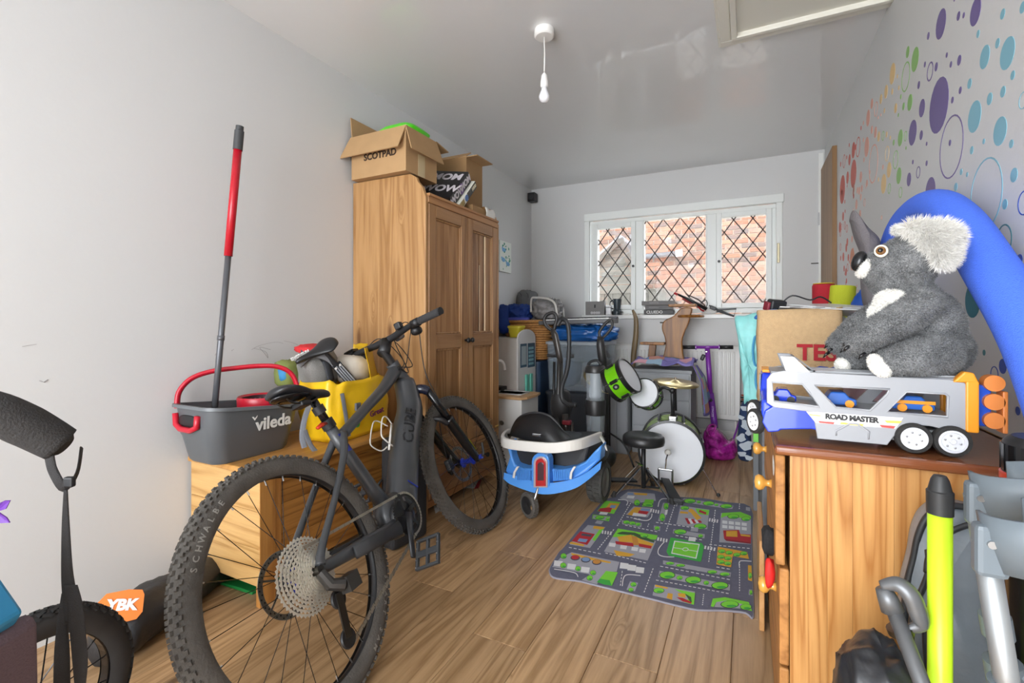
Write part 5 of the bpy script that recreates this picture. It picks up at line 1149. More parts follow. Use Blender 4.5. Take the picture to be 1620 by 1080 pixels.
for x_, y_ in ((490, 465), (650, 495), (705, 508), (570, 482)): q('w', (x_ - 22, y_ - 14), (x_ + 25, y_ - 8), (x_ + 18, y_ + 18), (x_ - 26, y_ + 12))
q('y', (500, 505), (650, 535), (610, 552), (520, 545)); 
q('l', (200, 520), (540, 590), (520, 660), (440, 660), (380, 750), (270, 720), (330, 680), (60, 625), (120, 560)); q('y', (195, 525), (480, 590), (475, 600), (330, 575), (200, 540)); 
for x_, y_, c_ in ((225, 560, 'r'), (300, 575, 'b'), (378, 592, 'o')): e('d', x_, y_, 34, 20); e(c_, x_, y_ - 3, 28, 15)
for x_, y_ in ((105, 600), (200, 622), (298, 645)): q('w', (x_ - 28, y_ - 22), (x_ + 32, y_ - 14), (x_ + 22, y_ + 24), (x_ - 34, y_ + 16))
bush(140, 615, 20, 18); bush(245, 638, 18, 16); bush(352, 668, 20, 16); bush(328, 705, 20, 17); bush(142, 548, 20, 18)
q('g', (445, 655), (528, 665), (485, 762), (378, 735)); q('G', (380, 735), (400, 710), (470, 722), (485, 760), (430, 752)); 
for x_, y_ in ((575, 618), (630, 632), (688, 648)): q('w', (x_ - 28, y_ - 24), (x_ + 30, y_ - 16), (x_ + 24, y_ + 24), (x_ - 34, y_ + 18))
q('l', (615, 730), (672, 740), (650, 800), (590, 790)); bush(640, 752, 20, 15); bush(622, 790, 17, 13)
q('G', (905, 415), (1125, 455), (1142, 480), (1120, 590), (890, 545), (875, 515)); q('w', (930, 438), (1112, 462), (1088, 568), (908, 530)); q('g', (937, 446), (1104, 468), (1082, 560), (916, 524)); ln('w', 925, 488, 1093, 515, 4); e('w', 1010, 500, 22, 13); e('g', 1010, 500, 17, 9); ln('w', 990, 452, 1045, 460, 4); ln('w', 975, 540, 1040, 552, 4)
q('l', (925, 355), (1148, 392), (1145, 422), (920, 385)); bush(972, 375, 42, 17); bush(1118, 405, 16, 12); q('l', (1052, 340), (1102, 345), (1098, 375), (1045, 370)); q('w', (1035, 410), (1085, 415), (1080, 445), (1030, 440))
q('l', (1262, 240), (1475, 270), (1478, 465), (1250, 450)); q('g', (1270, 240), (1400, 232), (1475, 262), (1475, 285), (1300, 262), (1262, 275)); bush(1350, 265, 38, 16); bush(1440, 282, 30, 15)
for i in range(4):
    for j in range(2): x_ = 1290 + i * 46; y_ = 305 + j * 32 + i * 5; q('w', (x_ - 18, y_ - 12), (x_ + 18, y_ - 8), (x_ + 18, y_ + 14), (x_ - 18, y_ + 10))
q('r', (1278, 365), (1390, 362), (1400, 390), (1476, 395), (1476, 458), (1400, 445), (1285, 425)); q('y', (1300, 370), (1378, 368), (1380, 412), (1300, 408)); q('y', (1400, 392), (1470, 400), (1470, 412), (1405, 404)); q('R', (1285, 425), (1476, 452), (1476, 462), (1300, 440))
q('y', (1240, 482), (1450, 520), (1462, 570), (1345, 550), (1335, 630), (1230, 608))
for x_, y_ in ((1268, 515), (1320, 525), (1375, 540), (1262, 555), (1312, 565), (1262, 592), (1310, 602), (1425, 530)): bush(x_, y_, 24, 13)
q('l', (850, 580), (1335, 668), (1330, 700), (850, 608)); bush(900, 602, 28, 10); bush(975, 617, 30, 10); bush(1200, 664, 32, 12); bush(1290, 680, 34, 12)
q('l', (825, 655), (1328, 755), (1325, 798), (815, 700)); bush(880, 687, 52, 24); bush(968, 706, 20, 14); bush(1065, 722, 52, 24); bush(1158, 742, 18, 14); bush(1255, 762, 56, 24)
q('l', (790, 755), (1078, 805), (1070, 900), (775, 832)); q('y', (795, 755), (885, 775), (882, 785), (795, 770)); q('g', (930, 785), (1078, 815), (1070, 900), (1000, 880), (1040, 850)); bush(820, 798, 36, 18); q('y', (885, 815), (920, 820), (915, 865), (875, 850)); q('y', (955, 815), (1010, 820), (1010, 850), (960, 840)); q('r', (945, 845), (990, 850), (1055, 880), (1050, 892), (990, 875)); q('k', (1005, 818), (1050, 845), (1055, 880), (1045, 880))
q('g', (1205, 855), (1290, 845), (1460, 880), (1485, 945), (1440, 935), (1440, 900), (1300, 870), (1230, 880), (1210, 915), (1190, 910)); q('l', (1230, 880), (1300, 870), (1440, 900), (1440, 930), (1215, 915)); bush(1325, 897, 60, 24); bush(1440, 915, 38, 20)
q('y', (1455, 615), (1480, 618), (1484, 732), (1455, 722)); bush(1470, 690, 12, 20); q('l', (1462, 790), (1484, 792), (1486, 835), (1460, 828)); bush(1476, 812, 10, 16); q('l', (1440, 198), (1470, 202), (1470, 228), (1440, 222))
# road paint
for a in [(620, 170, 520, 340, 6, 12), (945, 150, 870, 380, 6, 14), (500, 360, 380, 510, 6, 10), (1222, 220, 1175, 600, 6, 22), (1395, 590, 1395, 810, 6, 12), (780, 640, 712, 820, 6, 9), (1140, 825, 1130, 910, 6, 6), (960, 130, 945, 200, 6, 5), (1395, 175, 1393, 220, 6, 3),
          (590, 270, 700, 290, 5, 4), (580, 330, 820, 380, 5, 8), (800, 310, 1080, 350, 5, 9), (440, 530, 740, 605, 5, 10), (830, 625, 1340, 725, 5, 14), (800, 725, 1330, 825, 5, 16), (180, 490, 420, 540, 5, 7), (1180, 470, 1480, 500, 5, 9), (940, 405, 1140, 440, 5, 6), (1230, 632, 1340, 650, 5, 3), (560, 660, 545, 775, 5, 5), (750, 320, 738, 350, 5, 2)]:
    ln('w', *a[:5], n=a[5])
for a in [(760, 225, 830, 238), (415, 380, 492, 392), (810, 430, 890, 445), (1178, 292, 1250, 305), (1145, 490, 1232, 508)]: ln('w', a[0], a[1], a[2], a[3], 24, n=4, duty=.55)
def curve(pts, w=6):
    pp = catmull([(a, b_, 0) for a, b_ in pts], 4)
    for u, v in zip(pp[:-1], pp[1:]): ln('w', u.x, u.y, v.x, v.y, w)
curve([(860, 450), (820, 500), (818, 540), (860, 558), (930, 560)]); curve([(1395, 640), (1392, 600), (1410, 588), (1480, 592)]); curve([(560, 770), (570, 710), (600, 688), (690, 695)]); curve([(530, 148), (580, 150), (600, 165), (590, 190)]); curve([(905, 145), (850, 142), (825, 160), (815, 200)]); curve([(75, 648), (180, 665), (230, 680), (245, 705)]); curve([(640, 285), (730, 300), (765, 280), (772, 250)])
pr.build('printed_pattern', mmats, pmt, recalc=False)
sx0 = mz(1090, 640, .0072); dirx = (mz(1150, 650) - mz(1030, 628)).normalized()
text('SCS', .045, sx0, dirx, UP.cross(dirx), M('print_w', mcol['w'], .9), pmt, bold=.002, ext=.0001, sx=1.4)

# ================================================================== ride-on drift kart
kt = thing('ride_on_kart', 'blue and black ride-on kart with white bumper and red tail light', 'ride-on toy', (-.93, 2.5, 0))
kb_ = M('kart_blue', '4f93e0', .35); kw = M('kart_white', 'dcd9d3', .4); kbk = M('kart_black', '222224', .45)
XC = P(858, 700, Y=2.25).x
def kpoly(pts, Y, d, name, mat, parent=kt, bow=.55, bevel=.006):
    a = []; b_ = []
    for x_, y_ in pts:
        p0 = P(x_, y_, Y=Y); dy = bow * (p0.x - XC) ** 2; p1 = P(x_, y_, Y=Y + dy); a.append(p1); b_.append(p1 + Vector((0, d, 0)))
    n_ = len(a); return MB().add(a + b_, [tuple(range(n_))[::-1], tuple(range(n_, 2 * n_))] + [(i, (i + 1) % n_, n_ + (i + 1) % n_, n_ + i) for i in range(n_)]).build(name, mat, parent, bevel=bevel)
kpoly([(800, 700), (806, 722), (799, 745), (806, 757), (850, 764), (905, 760), (928, 748), (949, 728), (952, 703), (940, 714), (925, 731), (905, 740), (886, 743), (866, 741), (842, 741), (828, 741), (815, 736), (810, 722), (806, 698)], 2.30, .10, 'front_panel', kb_, bevel=.010)
# skirt shelf
top = [(797, 748), (815, 753), (858, 764), (900, 760), (928, 748), (952, 730)]; low = [(797, 757), (812, 767), (858, 781), (903, 774), (928, 760), (950, 741)]
mb = MB(); rows = []
for (y_, dy, pts) in ((0, .09, top), (0, .0, top), (0, -.02, low), (0, .06, low)):
    rows.append(catmull([P(a, b_, Y=2.27 + dy + .5 * (P(a, b_, Y=2.27).x - XC) ** 2) for a, b_ in pts], 5))
mb.sheet(rows); mb.build('lower_skirt', kb_, kt, smooth='auto', solid=.006)
for c0, c1 in ((818, 838), (876, 900)):
    mb = MB()
    for i in range(9):
        x_ = c0 + (c1 - c0) * i / 8; p0 = P(x_, 743, Y=2.285); p1 = P(x_, 759, Y=2.262); mb.bar(p0, p1, .005, .004, up=(0, 1, 0))
    mb.build('vent_ribs', kb_, kt, bevel=.001)
for x_ in (812, 902):
    kpoly([(x_ + 5, 738), (x_ + 9, 738), (x_ + 3, 748), (x_ + 2, 758), (x_ - 2, 758), (x_, 747)], 2.262, .01, 'white_flash', kw, bevel=.001)
def cap_poly(x0, x1, y0, y1, n=8):
    r_ = (x1 - x0) / 2; cx = (x0 + x1) / 2; return [(cx + r_ * cos(a), y0 + r_ - r_ * sin(a)) for a in [pi * i / n for i in range(n + 1)]] + [(cx - r_, y1), (cx + r_, y1)]
kpoly(cap_poly(841, 869, 716, 772), 2.26, .06, 'light_housing', kb_, bevel=.004)
tl_ = kpoly(cap_poly(844, 866, 722, 771), 2.252, .03, 'tail_light', M('tail_silver', 'c9b9b9', .3, .4), bevel=.002)
kpoly(cap_poly(847, 863, 725, 769), 2.246, .02, 'red_lens', M('lens_red', 'b3292c', .2, coat=.5), tl_, bevel=.002)
kpoly(cap_poly(850, 860, 731, 760), 2.242, .02, 'dark_lens', M('lens_dark', '4b3238', .2, coat=.5), tl_, bevel=.002)
kpoly([(806, 700), (934, 700), (926, 733), (905, 743), (812, 738)], 2.36, .30, 'black_tub', kbk, bevel=.01)
# bucket seat back
mb = MB(); rows = []
prof = [(798, 697), (807, 690), (812, 675), (820, 662), (833, 655), (850, 653), (867, 657), (880, 668), (892, 683), (908, 697)]
for dz_, sc_ in ((0, 1), (.03, 1)):
    pass
o1 = catmull([P(a, b_, Y=2.50 + .9 * (P(a, b_, Y=2.5).x - XC) ** 2) for a, b_ in prof], 4)
for t in (0, .5, 1):
    rows.append([Vector((p.x + (XC - p.x) * .12 * t, p.y - .10 * t, p.z + (.36 - p.z) * t)) for p in o1])
mb.sheet(rows); mb.build('bucket_seat', kbk, kt, smooth=True, solid=.012)
mb = MB(); mb.tube(o1, .008, 8); mb.build('seat_rim', M('kart_black2', '39393c', .35), kt, smooth=True)
mb = MB(); mb.ell((XC - .0, 2.56, .33), (.20, .16, .06), n=20, sq=.8); mb.build('seat_base', kbk, kt, smooth=True)
MB().obox(P(849, 688, Y=2.33), (.05, .01, .016)).build('chrome_badge', CHROME, kt, bevel=.003)
# bumper hoop
bp_ = [P(805, 684, Y=2.66), P(798, 690, Y=2.42), P(796, 697, Y=2.30), P(806, 702, Y=2.235), P(840, 706, Y=2.205), P(875, 708, Y=2.205), P(908, 704, Y=2.235), P(930, 698, Y=2.33), P(950, 690, Y=2.52)]
mb = MB(); cpt = catmull(bp_, 5); rows = []
ring = []
for i, p in enumerate(cpt):
    t_ = (cpt[min(i + 1, len(cpt) - 1)] - cpt[max(i - 1, 0)]); t_.z = 0; t_.normalize(); n_ = Vector((t_.y, -t_.x, 0)); h = .026
    ring.append([p + n_ * .010 + UP * h, p + n_ * .012 - UP * h, p - n_ * .012 - UP * h, p - n_ * .010 + UP * h])
mb.loft(ring); mb.build('bumper', kw, kt, bevel=.005)
mb = MB(); mb.tube([P(950, 690, Y=2.50), P(956, 700, Y=2.44), P(960, 712, Y=2.40)], [.02, .012, .006], 8, flat=.5); mb.build('bumper_end', kw, kt, smooth=True)
def kwheel(c, r_, w_, ax, name, hubmat, tyremat, spok=True):
    mb = MB(); mb.lathe([(r_ * .72, -w_ / 2), (r_ * .93, -w_ / 2), (r_, -w_ * .33), (r_, w_ * .33), (r_ * .93, w_ / 2), (r_ * .72, w_ / 2)], c, ax, n=40); o = mb.build(name, tyremat, kt, smooth='auto')
    mb = MB(); mb.lathe([(0, -w_ * .3), (r_ * .6, -w_ * .3), (r_ * .74, -w_ * .42), (r_ * .74, w_ * .42), (r_ * .6, w_ * .3), (r_ * .2, w_ * .34), (0, w_ * .4)], c, ax, n=28); mb.build('wheel_hub', hubmat, o, smooth='auto')
    ax = Vector(ax).normalized(); a_1 = ax.orthogonal().normalized(); b_1 = ax.cross(a_1); tr = MB()
    for i in range(26):
        a = 2 * pi * i / 26; rd = a_1 * cos(a) + b_1 * sin(a); tn = -a_1 * sin(a) + b_1 * cos(a)
        for k_ in (-1, 1):
            p = Vector(c) + rd * (r_ + .001) + ax * w_ * .22 * k_ + tn * (.006 * k_); tr.hexa([p + rd * z_ * .0025 + tn * x_ * .006 * r_ / .1 + ax * y_ * w_ * .14 for z_ in (-1, 1) for x_, y_ in ((-1, -1), (1, -1), (1, 1), (-1, 1))])
    tr.build('tread', tyremat, o, kind='stuff'); return o
tym = M('kart_tyre', '4b4a47', .75, bump=.2, bs=100, var=.2, vs=30)
kwheel((-.765, 2.64, .117), .113, .085, (1, -.02, 0), 'rear_wheel', M('hub_silver', '8f8a84', .35, .5), tym)
kwheel((-1.19, 2.66, .117), .113, .085, (1, -.02, 0), 'rear_wheel', M('hub_silver', '8f8a84', .35, .5), tym)
kwheel((-1.03, 2.255, .068), .064, .036, (-.50, -.86, 0), 'caster_wheel', M('hub_dark', '2b2b2d', .4), M('caster_tyre', '55514d', .7))
MB().tube([(-1.0, 2.22, .068), (-.985, 2.25, .14), (-.98, 2.30, .21)], .009, 8).build('caster_fork', CHROME, kt, smooth=True)
MB().tube([(-1.06, 2.30, .068), (-1.02, 2.31, .14), (-.98, 2.32, .21)], .009, 8).build('caster_fork', BLK, kt, smooth=True)
MB().cyl((-.995, 2.215, .068), (-1.045, 2.285, .068), .008).build('axle', CHROME, kt)
mb = MB(); mb.tube([(-1.19, 2.66, .12), (-.77, 2.64, .12)], .02, 10); mb.tube([(-.98, 2.65, .12), (-.98, 2.38, .26)], .03, 10); mb.build('under_frame', kbk, kt)
mb = MB(); mb.lathe([(.118, -.05), (.13, -.05), (.13, .05), (.118, .05)], (-.765, 2.64, .117), (.96, .27, 0), n=20, arc=pi, ref=(0, 0, 1)); 
mb = MB(); mb.ell((-.775, 2.62, .275), (.06, .13, .04), n=18, sq=.7); mb.build('wheel_arch', kbk, kt, smooth=True)

# ================================================================== play kitchen
kk_ = thing('play_kitchen', 'white toy kitchen with arched cupboard, sink and teal controls beside wardrobe', 'toy kitchen', (-1.68, 3.25, 0))
kwm = M('kitchen_white', 'dfdedb', .4); kgm = M('kitchen_grey', 'cfcac4', .45); ctop = wood('kitchen_top', 'd9b184', 'c79a6a', axis='Y', sc=6, knots=0)
tx0, tx1, ty0, ty1 = -1.96, -1.615, 3.32, 3.66
MB().box(tx0, tx1 - .012, ty0, ty1, 0, .905).build('cupboard', kgm, kk_, bevel=.003)
prof = [(ty0, 0), (ty1, 0), (ty1, .90)] + [((ty0 + ty1) / 2 + (ty1 - ty0) / 2 * cos(a), .90 + .075 * sin(a)) for a in [pi * i / 14 for i in range(1, 14)]] + [(ty0, .90)]
MB().prism([(tx1 - .012, a, b_) for a, b_ in prof], (.014, 0, 0)).build('arched_front', kwm, kk_, bevel=.002)
db = M('control_navy', '31536b', .4)
MB().box(tx1 + .002, tx1 + .004, ty0 + .04, ty0 + .16, .67, .86).build('oven_window', db, kk_)
MB().box(tx1 + .003, tx1 + .005, ty0 + .055, ty0 + .145, .69, .84).build('window_pane', M('pane_grey', 'a9b6ba', .3), kk_)
ct_ = MB().box(tx1 + .002, tx1 + .004, ty0 + .18, ty0 + .32, .66, .86).build('control_panel', db, kk_)
for r_ in range(5):
    for c_ in range(3): MB().box(tx1 + .004, tx1 + .0055, ty0 + .195 + c_ * .035, ty0 + .22 + c_ * .035, .68 + r_ * .032, .70 + r_ * .032).build('button', M('button_blue', '8fc0cc', .4), ct_)
for yy in (.12, .20): MB().box(tx1 + .002, tx1 + .02, ty0 + yy, ty0 + yy + .05, .44, .61).build('teal_handle', M('teal_plastic', '6cc9b4', .4), kk_, bevel=.010, seg=3)
lx0, lx1, ly0, ly1 = -1.80, -1.44, 3.02, 3.315
MB().box(lx0, lx1, ly0, ly1, 0, .475).build('sink_unit', kwm, kk_, bevel=.003)
mb = MB(); mb.prism([(lx0, ly0 - .02, .477), (lx1 + .0, ly0 - .02, .477), (lx1 + .03, ly0 + .03, .477), (lx1 + .035, ly1 - .1, .477), (lx1 + .02, ly1, .477), (lx0, ly1, .477)], (0, 0, .02)); mb.build('worktop', ctop, kk_, bevel=.004)
mb = MB(); mb.loft([rring(.12, .09, z, .03, cx=-1.60, cy=3.18) for z in (.497, .505)] + [rring(.11, .08, .505, .03, cx=-1.60, cy=3.18), rring(.10, .07, .470, .02, cx=-1.60, cy=3.18)]); mb.build('sink', M('sink_grey', 'b9b9b8', .35), kk_, smooth='auto')
tp_ = MB(); tp_.lathe([(.028, .498), (.026, .53), (.018, .57), (.014, .60), (0, .60)], (-1.69, 3.06, 0), n=20); tp_.tube(catmull([(-1.69, 3.06, .59), (-1.69, 3.06, .69), (-1.675, 3.075, .735), (-1.65, 3.095, .745), (-1.63, 3.11, .72), (-1.625, 3.115, .675)], 5), .010, 10); tp_.build('tap', WHT, kk_, smooth=True)
MB().lathe([(0, .004), (.016, .004), (.018, 0)], (-1.60, ly0, .30), (0, -1, 0), n=20).build('unit_knob', STEEL, kk_, smooth='auto')
MB().box(-1.79, -1.70, 3.20, 3.30, .498, .53).build('black_hob', BLK, kk_, bevel=.004)
tub = thing('yellow_tub', 'small yellow plastic tub with lid on top of toy kitchen', 'tub', (-1.72, 3.50, .905))
tp2 = P(829, 518, Y=3.5); tx_ = tp2.x - .07
mb = MB(); mb.loft([rring(a, a, z, .02, cx=tx_, cy=3.5) for a, z in ((.045, .908), (.055, .985))]); mb.build('tub_body', M('tub_yellow', 'd8c833', .4), tub, smooth='auto')
mb = MB(); mb.loft([rring(a, a, z, .02, cx=tx_, cy=3.5) for a, z in ((.06, .986), (.06, 1.002), (.055, 1.005))]); mb.build('lid', M('tub_yellow2', 'e0d044', .4), tub, smooth='auto')

# ================================================================== stack behind: crates, basket, keyboard, bags
def crate(name, label, x0, x1, y0, y1, z0, z1, body, lid, alpha=1):
    t = thing(name, label, 'storage box', ((x0 + x1) / 2, (y0 + y1) / 2, z0)); cx, cy = (x0 + x1) / 2, (y0 + y1) / 2; hx, hy = (x1 - x0) / 2, (y1 - y0) / 2
    mb = MB(); mb.loft([rring(hx * .9, hy * .9, z0 + .002, .03, cx=cx, cy=cy), rring(hx * .97, hy * .97, z1 - .02, .04, cx=cx, cy=cy), rring(hx * .95, hy * .95, z1 - .02, .04, cx=cx, cy=cy), rring(hx * .88, hy * .88, z0 + .008, .03, cx=cx, cy=cy)]); mb.build('tub_body', body, t, smooth='auto')
    mb = MB(); mb.loft([rring(hx * a, hy * a, z, .04, cx=cx, cy=cy) for a, z in ((1, z1 - .03), (1, z1 - .008), (.93, z1 - .004), (.90, z1 - .001))]); mb.build('lid', lid, t, smooth='auto'); return t
clear = M('clear_plastic', 'b9c6d2', .12, alpha=.24); clid = M('clear_lid', 'b7bec6', .3, alpha=.7)
t1 = crate('storage_box', 'large clear plastic storage box under the blue bag, upper of the stack', -1.56, -1.03, 3.72, 4.13, .455, .875, clear, clid)
t2 = crate('storage_box', 'dark grey plastic storage box on floor beneath the clear box', -1.56, -1.03, 3.72, 4.13, .0, .45, M('box_dark', '3b3f46', .4), M('box_dark', '3b3f46', .4))
t3 = crate('storage_box', 'navy plastic storage box behind the toy kitchen under the wicker basket', -1.985, -1.60, 3.72, 4.13, .0, .70, M('box_navy', '3a4f6c', .4), M('box_navy', '3a4f6c', .4))
for i, (c_, x_, z_, s_) in enumerate((('2c4468', -1.42, .62, (.22, .34, .30)), ('8a7a66', -1.19, .57, (.16, .34, .2)), ('3f4348', -1.28, .76, (.44, .34, .14)), ('a7a9a5', -1.13, .70, (.12, .28, .10)))):
    cb_ = blob((x_, 3.92, z_), s_, 20 + i, .1, 4, n=18); tag(cb_.build('packed_cloth', M('cloth_%d' % i, c_, .9), smooth=True), ['blue bundled cloth inside clear storage box at left', 'beige bundle inside the clear storage box at right', 'dark grey bundle lying over others inside clear storage box', 'pale grey bundle at top right inside clear storage box'][i], 'cloth', 'bundles in the clear storage box')
bb_ = blob((-1.27, 3.92, .935), (.54, .34, .15), 31, .10, 5, n=84, ridges=.16); tag(bb_.build('blue_bag', M('blue_sateen', '1f5fa8', .3, bump=.3, bs=14, var=.12, vs=8), smooth=True), 'shiny blue fabric bag squashed between keyboard and clear box', 'bag')
kz = 1.0
ky = thing('electronic_keyboard', 'grey electronic keyboard lying on the blue bag by the window', 'keyboard', (-1.22, 3.82, kz))
Rk = Matrix.Rotation(radians(5), 3, 'Z') @ Matrix.Rotation(radians(-1.5), 3, 'Y'); kc = Vector((-1.26, 3.74, 1.035))
MB().obox(kc, (.62, .25, .035), Rk).build('keyboard_body', M('keys_body', '4a4b4e', .4), ky, bevel=.006)
MB().obox(kc + Rk @ Vector((0, .08, .028)), (.62, .09, .022), Rk).build('control_strip', M('keys_panel', '35363a', .4), ky, bevel=.005)
for i in range(34):
    MB().obox(kc + Rk @ Vector((-.265 + i * .0161, -.06, .021)), (.0152, .11, .010), Rk).build('white_key', M('key_white', 'd5d5d2', .35), ky)
for i in range(33):
    if i % 7 in (2, 6): continue
    MB().obox(kc + Rk @ Vector((-.257 + i * .0161, -.035, .028)), (.008, .06, .010), Rk).build('black_key', BLK, ky)
# wicker basket
wk = thing('wicker_basket', 'brown wicker basket on the navy box beside the clear storage box', 'basket', (-1.75, 3.92, .70)); wkm = M('wicker', 'b9854c', .7, var=.2, vs=60); wkd = M('wicker_dark', '7d4c24', .7)
bcx_, bcy_ = -1.74, 3.88
for i in range(17):
    z = .72 + i * .0195; k_ = .76 + .24 * i / 16; pts = []
    for j, p in enumerate(rring(.22 * k_, .19 * k_, z, .07, n=8, cx=bcx_, cy=bcy_)):
        d_ = Vector((p.x - bcx_, p.y - bcy_, 0)).normalized(); pts.append(p + d_ * (.004 if (j + i) % 2 else -.004))
    MB().tube(pts, .0095, 6, closed=True).build('woven_strand', wkm, wk, smooth=True)
MB().tube(rring(.225, .195, 1.04, .07, cx=bcx_, cy=bcy_), .014, 8, closed=True).build('basket_rim', wkm, wk, smooth=True)
mb = MB(); mb.loft([rring(.16, .13, .705, .06, cx=bcx_, cy=bcy_), rring(.21, .18, 1.035, .07, cx=bcx_, cy=bcy_)]); mb.build('basket_lining', wkd, wk)
b2 = blob((-1.84, 3.80, 1.115), (.24, .22, .15), 41, .12, 4, n=70, ridges=.2); o_ = b2.build('blue_holdall', M('holdall_blue', '1c3f8c', .7, bump=.3, bs=40), smooth=True); tag(o_, 'royal blue folded fabric bag drooping over the wicker basket', 'bag')
dpz = blob((-1.925, 3.68, 1.06), (.10, .06, .25), 43, .12, 4, n=40, flat_bottom=False, ridges=.12); dpz.build('hanging_end', M('holdall_blue', '1c3f8c', .7), o_, smooth=True)
MB().obox((-1.79, 3.69, 1.062), (.20, .03, .022), Matrix.Rotation(.1, 3, 'Z')).build('purple_folder', M('folder_purple', '4a4fae', .5), o_, bevel=.003)
b3 = blob((P(834, 470, Y=4.15).x, 4.15, 1.215), (.21, .2, .26), 47, .05, 3, n=32, flat_bottom=False, ridges=.05); o_ = b3.build('grey_bundle', M('bundle_grey', '6e6f70', .85, bump=.3, bs=60), smooth=True); tag(o_, 'round grey padded helmet bag in the far left corner', 'bag')
for a in (-.4, .3): MB().tube(catmull([(P(834, 470, Y=4.15).x + a * .1 + .1 * cos(t_) * .3, 4.06 + .0 * t_, 1.215 + .10 * sin(t_)) for t_ in (-1.2, -.5, .2, .9, 1.5)], 4), .004, 6).build('seam', M('seam_dark', '4c4d4f', .9), o_, smooth=True)
b4 = thing('clear_bedding_bag', 'clear plastic zip bag of grey bedding on the wicker basket', 'bag', (-1.60, 3.86, 1.05))
b4_ = blob((-1.58, 3.86, 1.14), (.24, .26, .19), 51, .10, 4, n=70, ridges=.2); b4_.build('bedding', M('bedding', '7d7b7b', .45, var=.5, vs=12, bump=.5, bs=25), b4, smooth=True)
for zz, yy in ((1.235, 3.76), (1.24, 3.92)): MB().tube(catmull([(-1.70, yy, 1.12), (-1.695, yy, zz), (-1.65, yy, zz + .012), (-1.55, yy, zz), (-1.48, yy, zz - .04), (-1.455, yy, 1.08)], 5), .010, 8).build('piped_edge', M('pipe_pale2', 'c8c5c0', .35), b4, smooth=True)
text('',.01,(0,0,0),(1,0,0),(0,0,1),BLK,b4) if False else None

# ================================================================== vacuum cleaners
v1 = thing('vacuum_cleaner', 'upright grey vacuum cleaner with ribbed hose and loop handle, left one', 'vacuum cleaner', (-1.22, 3.15, 0))
vg = M('vac_grey', '333231', .35); vy = 3.12
def VP(a, b_, y=vy): return P(a, b_, Y=y)
MB().tube(catmull([VP(872, 522), VP(864, 515), VP(861, 505), VP(866, 497), VP(876, 495), VP(881, 503), VP(878, 515), VP(876, 526)], 5), .0125, 10).build('loop_handle', M('vac_dark', '2e2d2e', .4), v1, smooth=True)
MB().tube([VP(873, 520), VP(878, 530), VP(884, 560), VP(887, 575)], [.020, .032, .030, .022], 12, flat=.7).build('handle_body', M('vac_silver', '4d4946', .3, .4), v1, smooth=True)
MB().tube([VP(885, 560), VP(883, 640), VP(882, 712)], .017, 12).build('wand', vg, v1, smooth=True)
MB().tube([VP(877, 572), VP(875, 700)], .010, 10).build('side_tube', BLK, v1, smooth=True)
MB().tube([VP(889, 566), VP(888, 700)], .009, 10).build('side_tube', vg, v1, smooth=True)
hp = catmull([VP(882, 515, 3.05), VP(888, 505, 3.05), VP(896, 508, 3.04), VP(900, 525, 3.03), VP(900, 562, 3.03), VP(896, 590, 3.03), VP(889, 612, 3.03), VP(890, 632, 3.02), VP(900, 640, 3.0), VP(911, 640, 2.98)], 9)
MB().tube(hp, [.0165 if i % 2 else .0135 for i in range(len(hp))], 12).build('ribbed_hose', M('hose', '2f3032', .45), v1, smooth=True)
MB().cyl(VP(896, 563, 3.03), VP(908, 563, 3.05), .012).build('hose_clip', BLK, v1); MB().cyl(VP(866, 562), VP(880, 563), .010).build('cord_hook', BLK, v1)
mb = MB(); mb.ell(VP(888, 640, 3.16), (.075, .07, .12), n=18, sq=.8); mb.build('motor_body', M('vac_dark', '2e2d2e', .4), v1, smooth=True)
mb = MB(); mb.tube([VP(894, 655, 3.05), VP(897, 700, 3.03)], .022, 12); mb.tube([VP(904, 668, 3.05), VP(908, 706, 3.03)], .013, 10); mb.build('tool_tubes', M('vac_silver', '4d4946', .3, .4), v1, smooth=True)
MB().obox(VP(897, 668, 3.03), (.06, .04, .03)).build('red_catch', M('catch_red', '8a2a35', .4), v1, bevel=.006)
MB().box(-1.33, -1.07, 2.98, 3.2, .002, .09).build('floor_head', vg, v1, bevel=.03, seg=3)
MB().tube([VP(882, 712), Vector((-1.2, 3.1, .08))], .03, 10).build('swivel_neck', BLK, v1)
v2 = thing('vacuum_cleaner', 'upright vacuum cleaner with clear dust cylinder standing beside the green drums', 'vacuum cleaner', (-.93, 3.2, 0)); vy = 3.2
def VC(px, py, y=3.2): p = P(px, py, Y=y); return p
cxv = VC(942, 640); 
cyl_c = Vector((cxv.x, 3.2, 0)); ztop = VC(942, 580).z; zm1 = VC(942, 632).z; zm2 = VC(942, 655).z; zb = VC(942, 690).z
tr_ = M('vac_clear', 'c3ccd4', .06, alpha=.38, coat=.5)
mb = MB(); mb.lathe([(.062, zm1), (.068, ztop - .03), (.068, ztop - .02)], cyl_c, n=28); mb.build('upper_cylinder', tr_, v2, smooth='auto')
mb = MB(); mb.lathe([(0, zm1 + .02), (.045, zm1 + .02), (.04, zm1 + .08), (.03, ztop - .03)], cyl_c, n=20); mb.build('inner_cyclone', M('cyclone', 'b5bcc0', .4), v2, smooth='auto')
mb = MB(); mb.lathe([(0, ztop + .01), (.06, ztop + .01), (.072, ztop - .01), (.072, ztop - .035), (.068, ztop - .04)], cyl_c, n=28); mb.build('cylinder_cap', vg, v2, smooth='auto')
mb = MB(); mb.lathe([(.068, zm1), (.072, zm1 - .01), (.070, zm2), (.064, zm2 - .004)], cyl_c, n=28); mb.build('filter_band', M('vac_dark', '2e2d2e', .4), v2, smooth='auto')
mb = MB(); mb.lathe([(.066, zm2), (.06, zb), (0, zb)], cyl_c, n=28); mb.build('dust_bin', tr_, v2, smooth='auto')
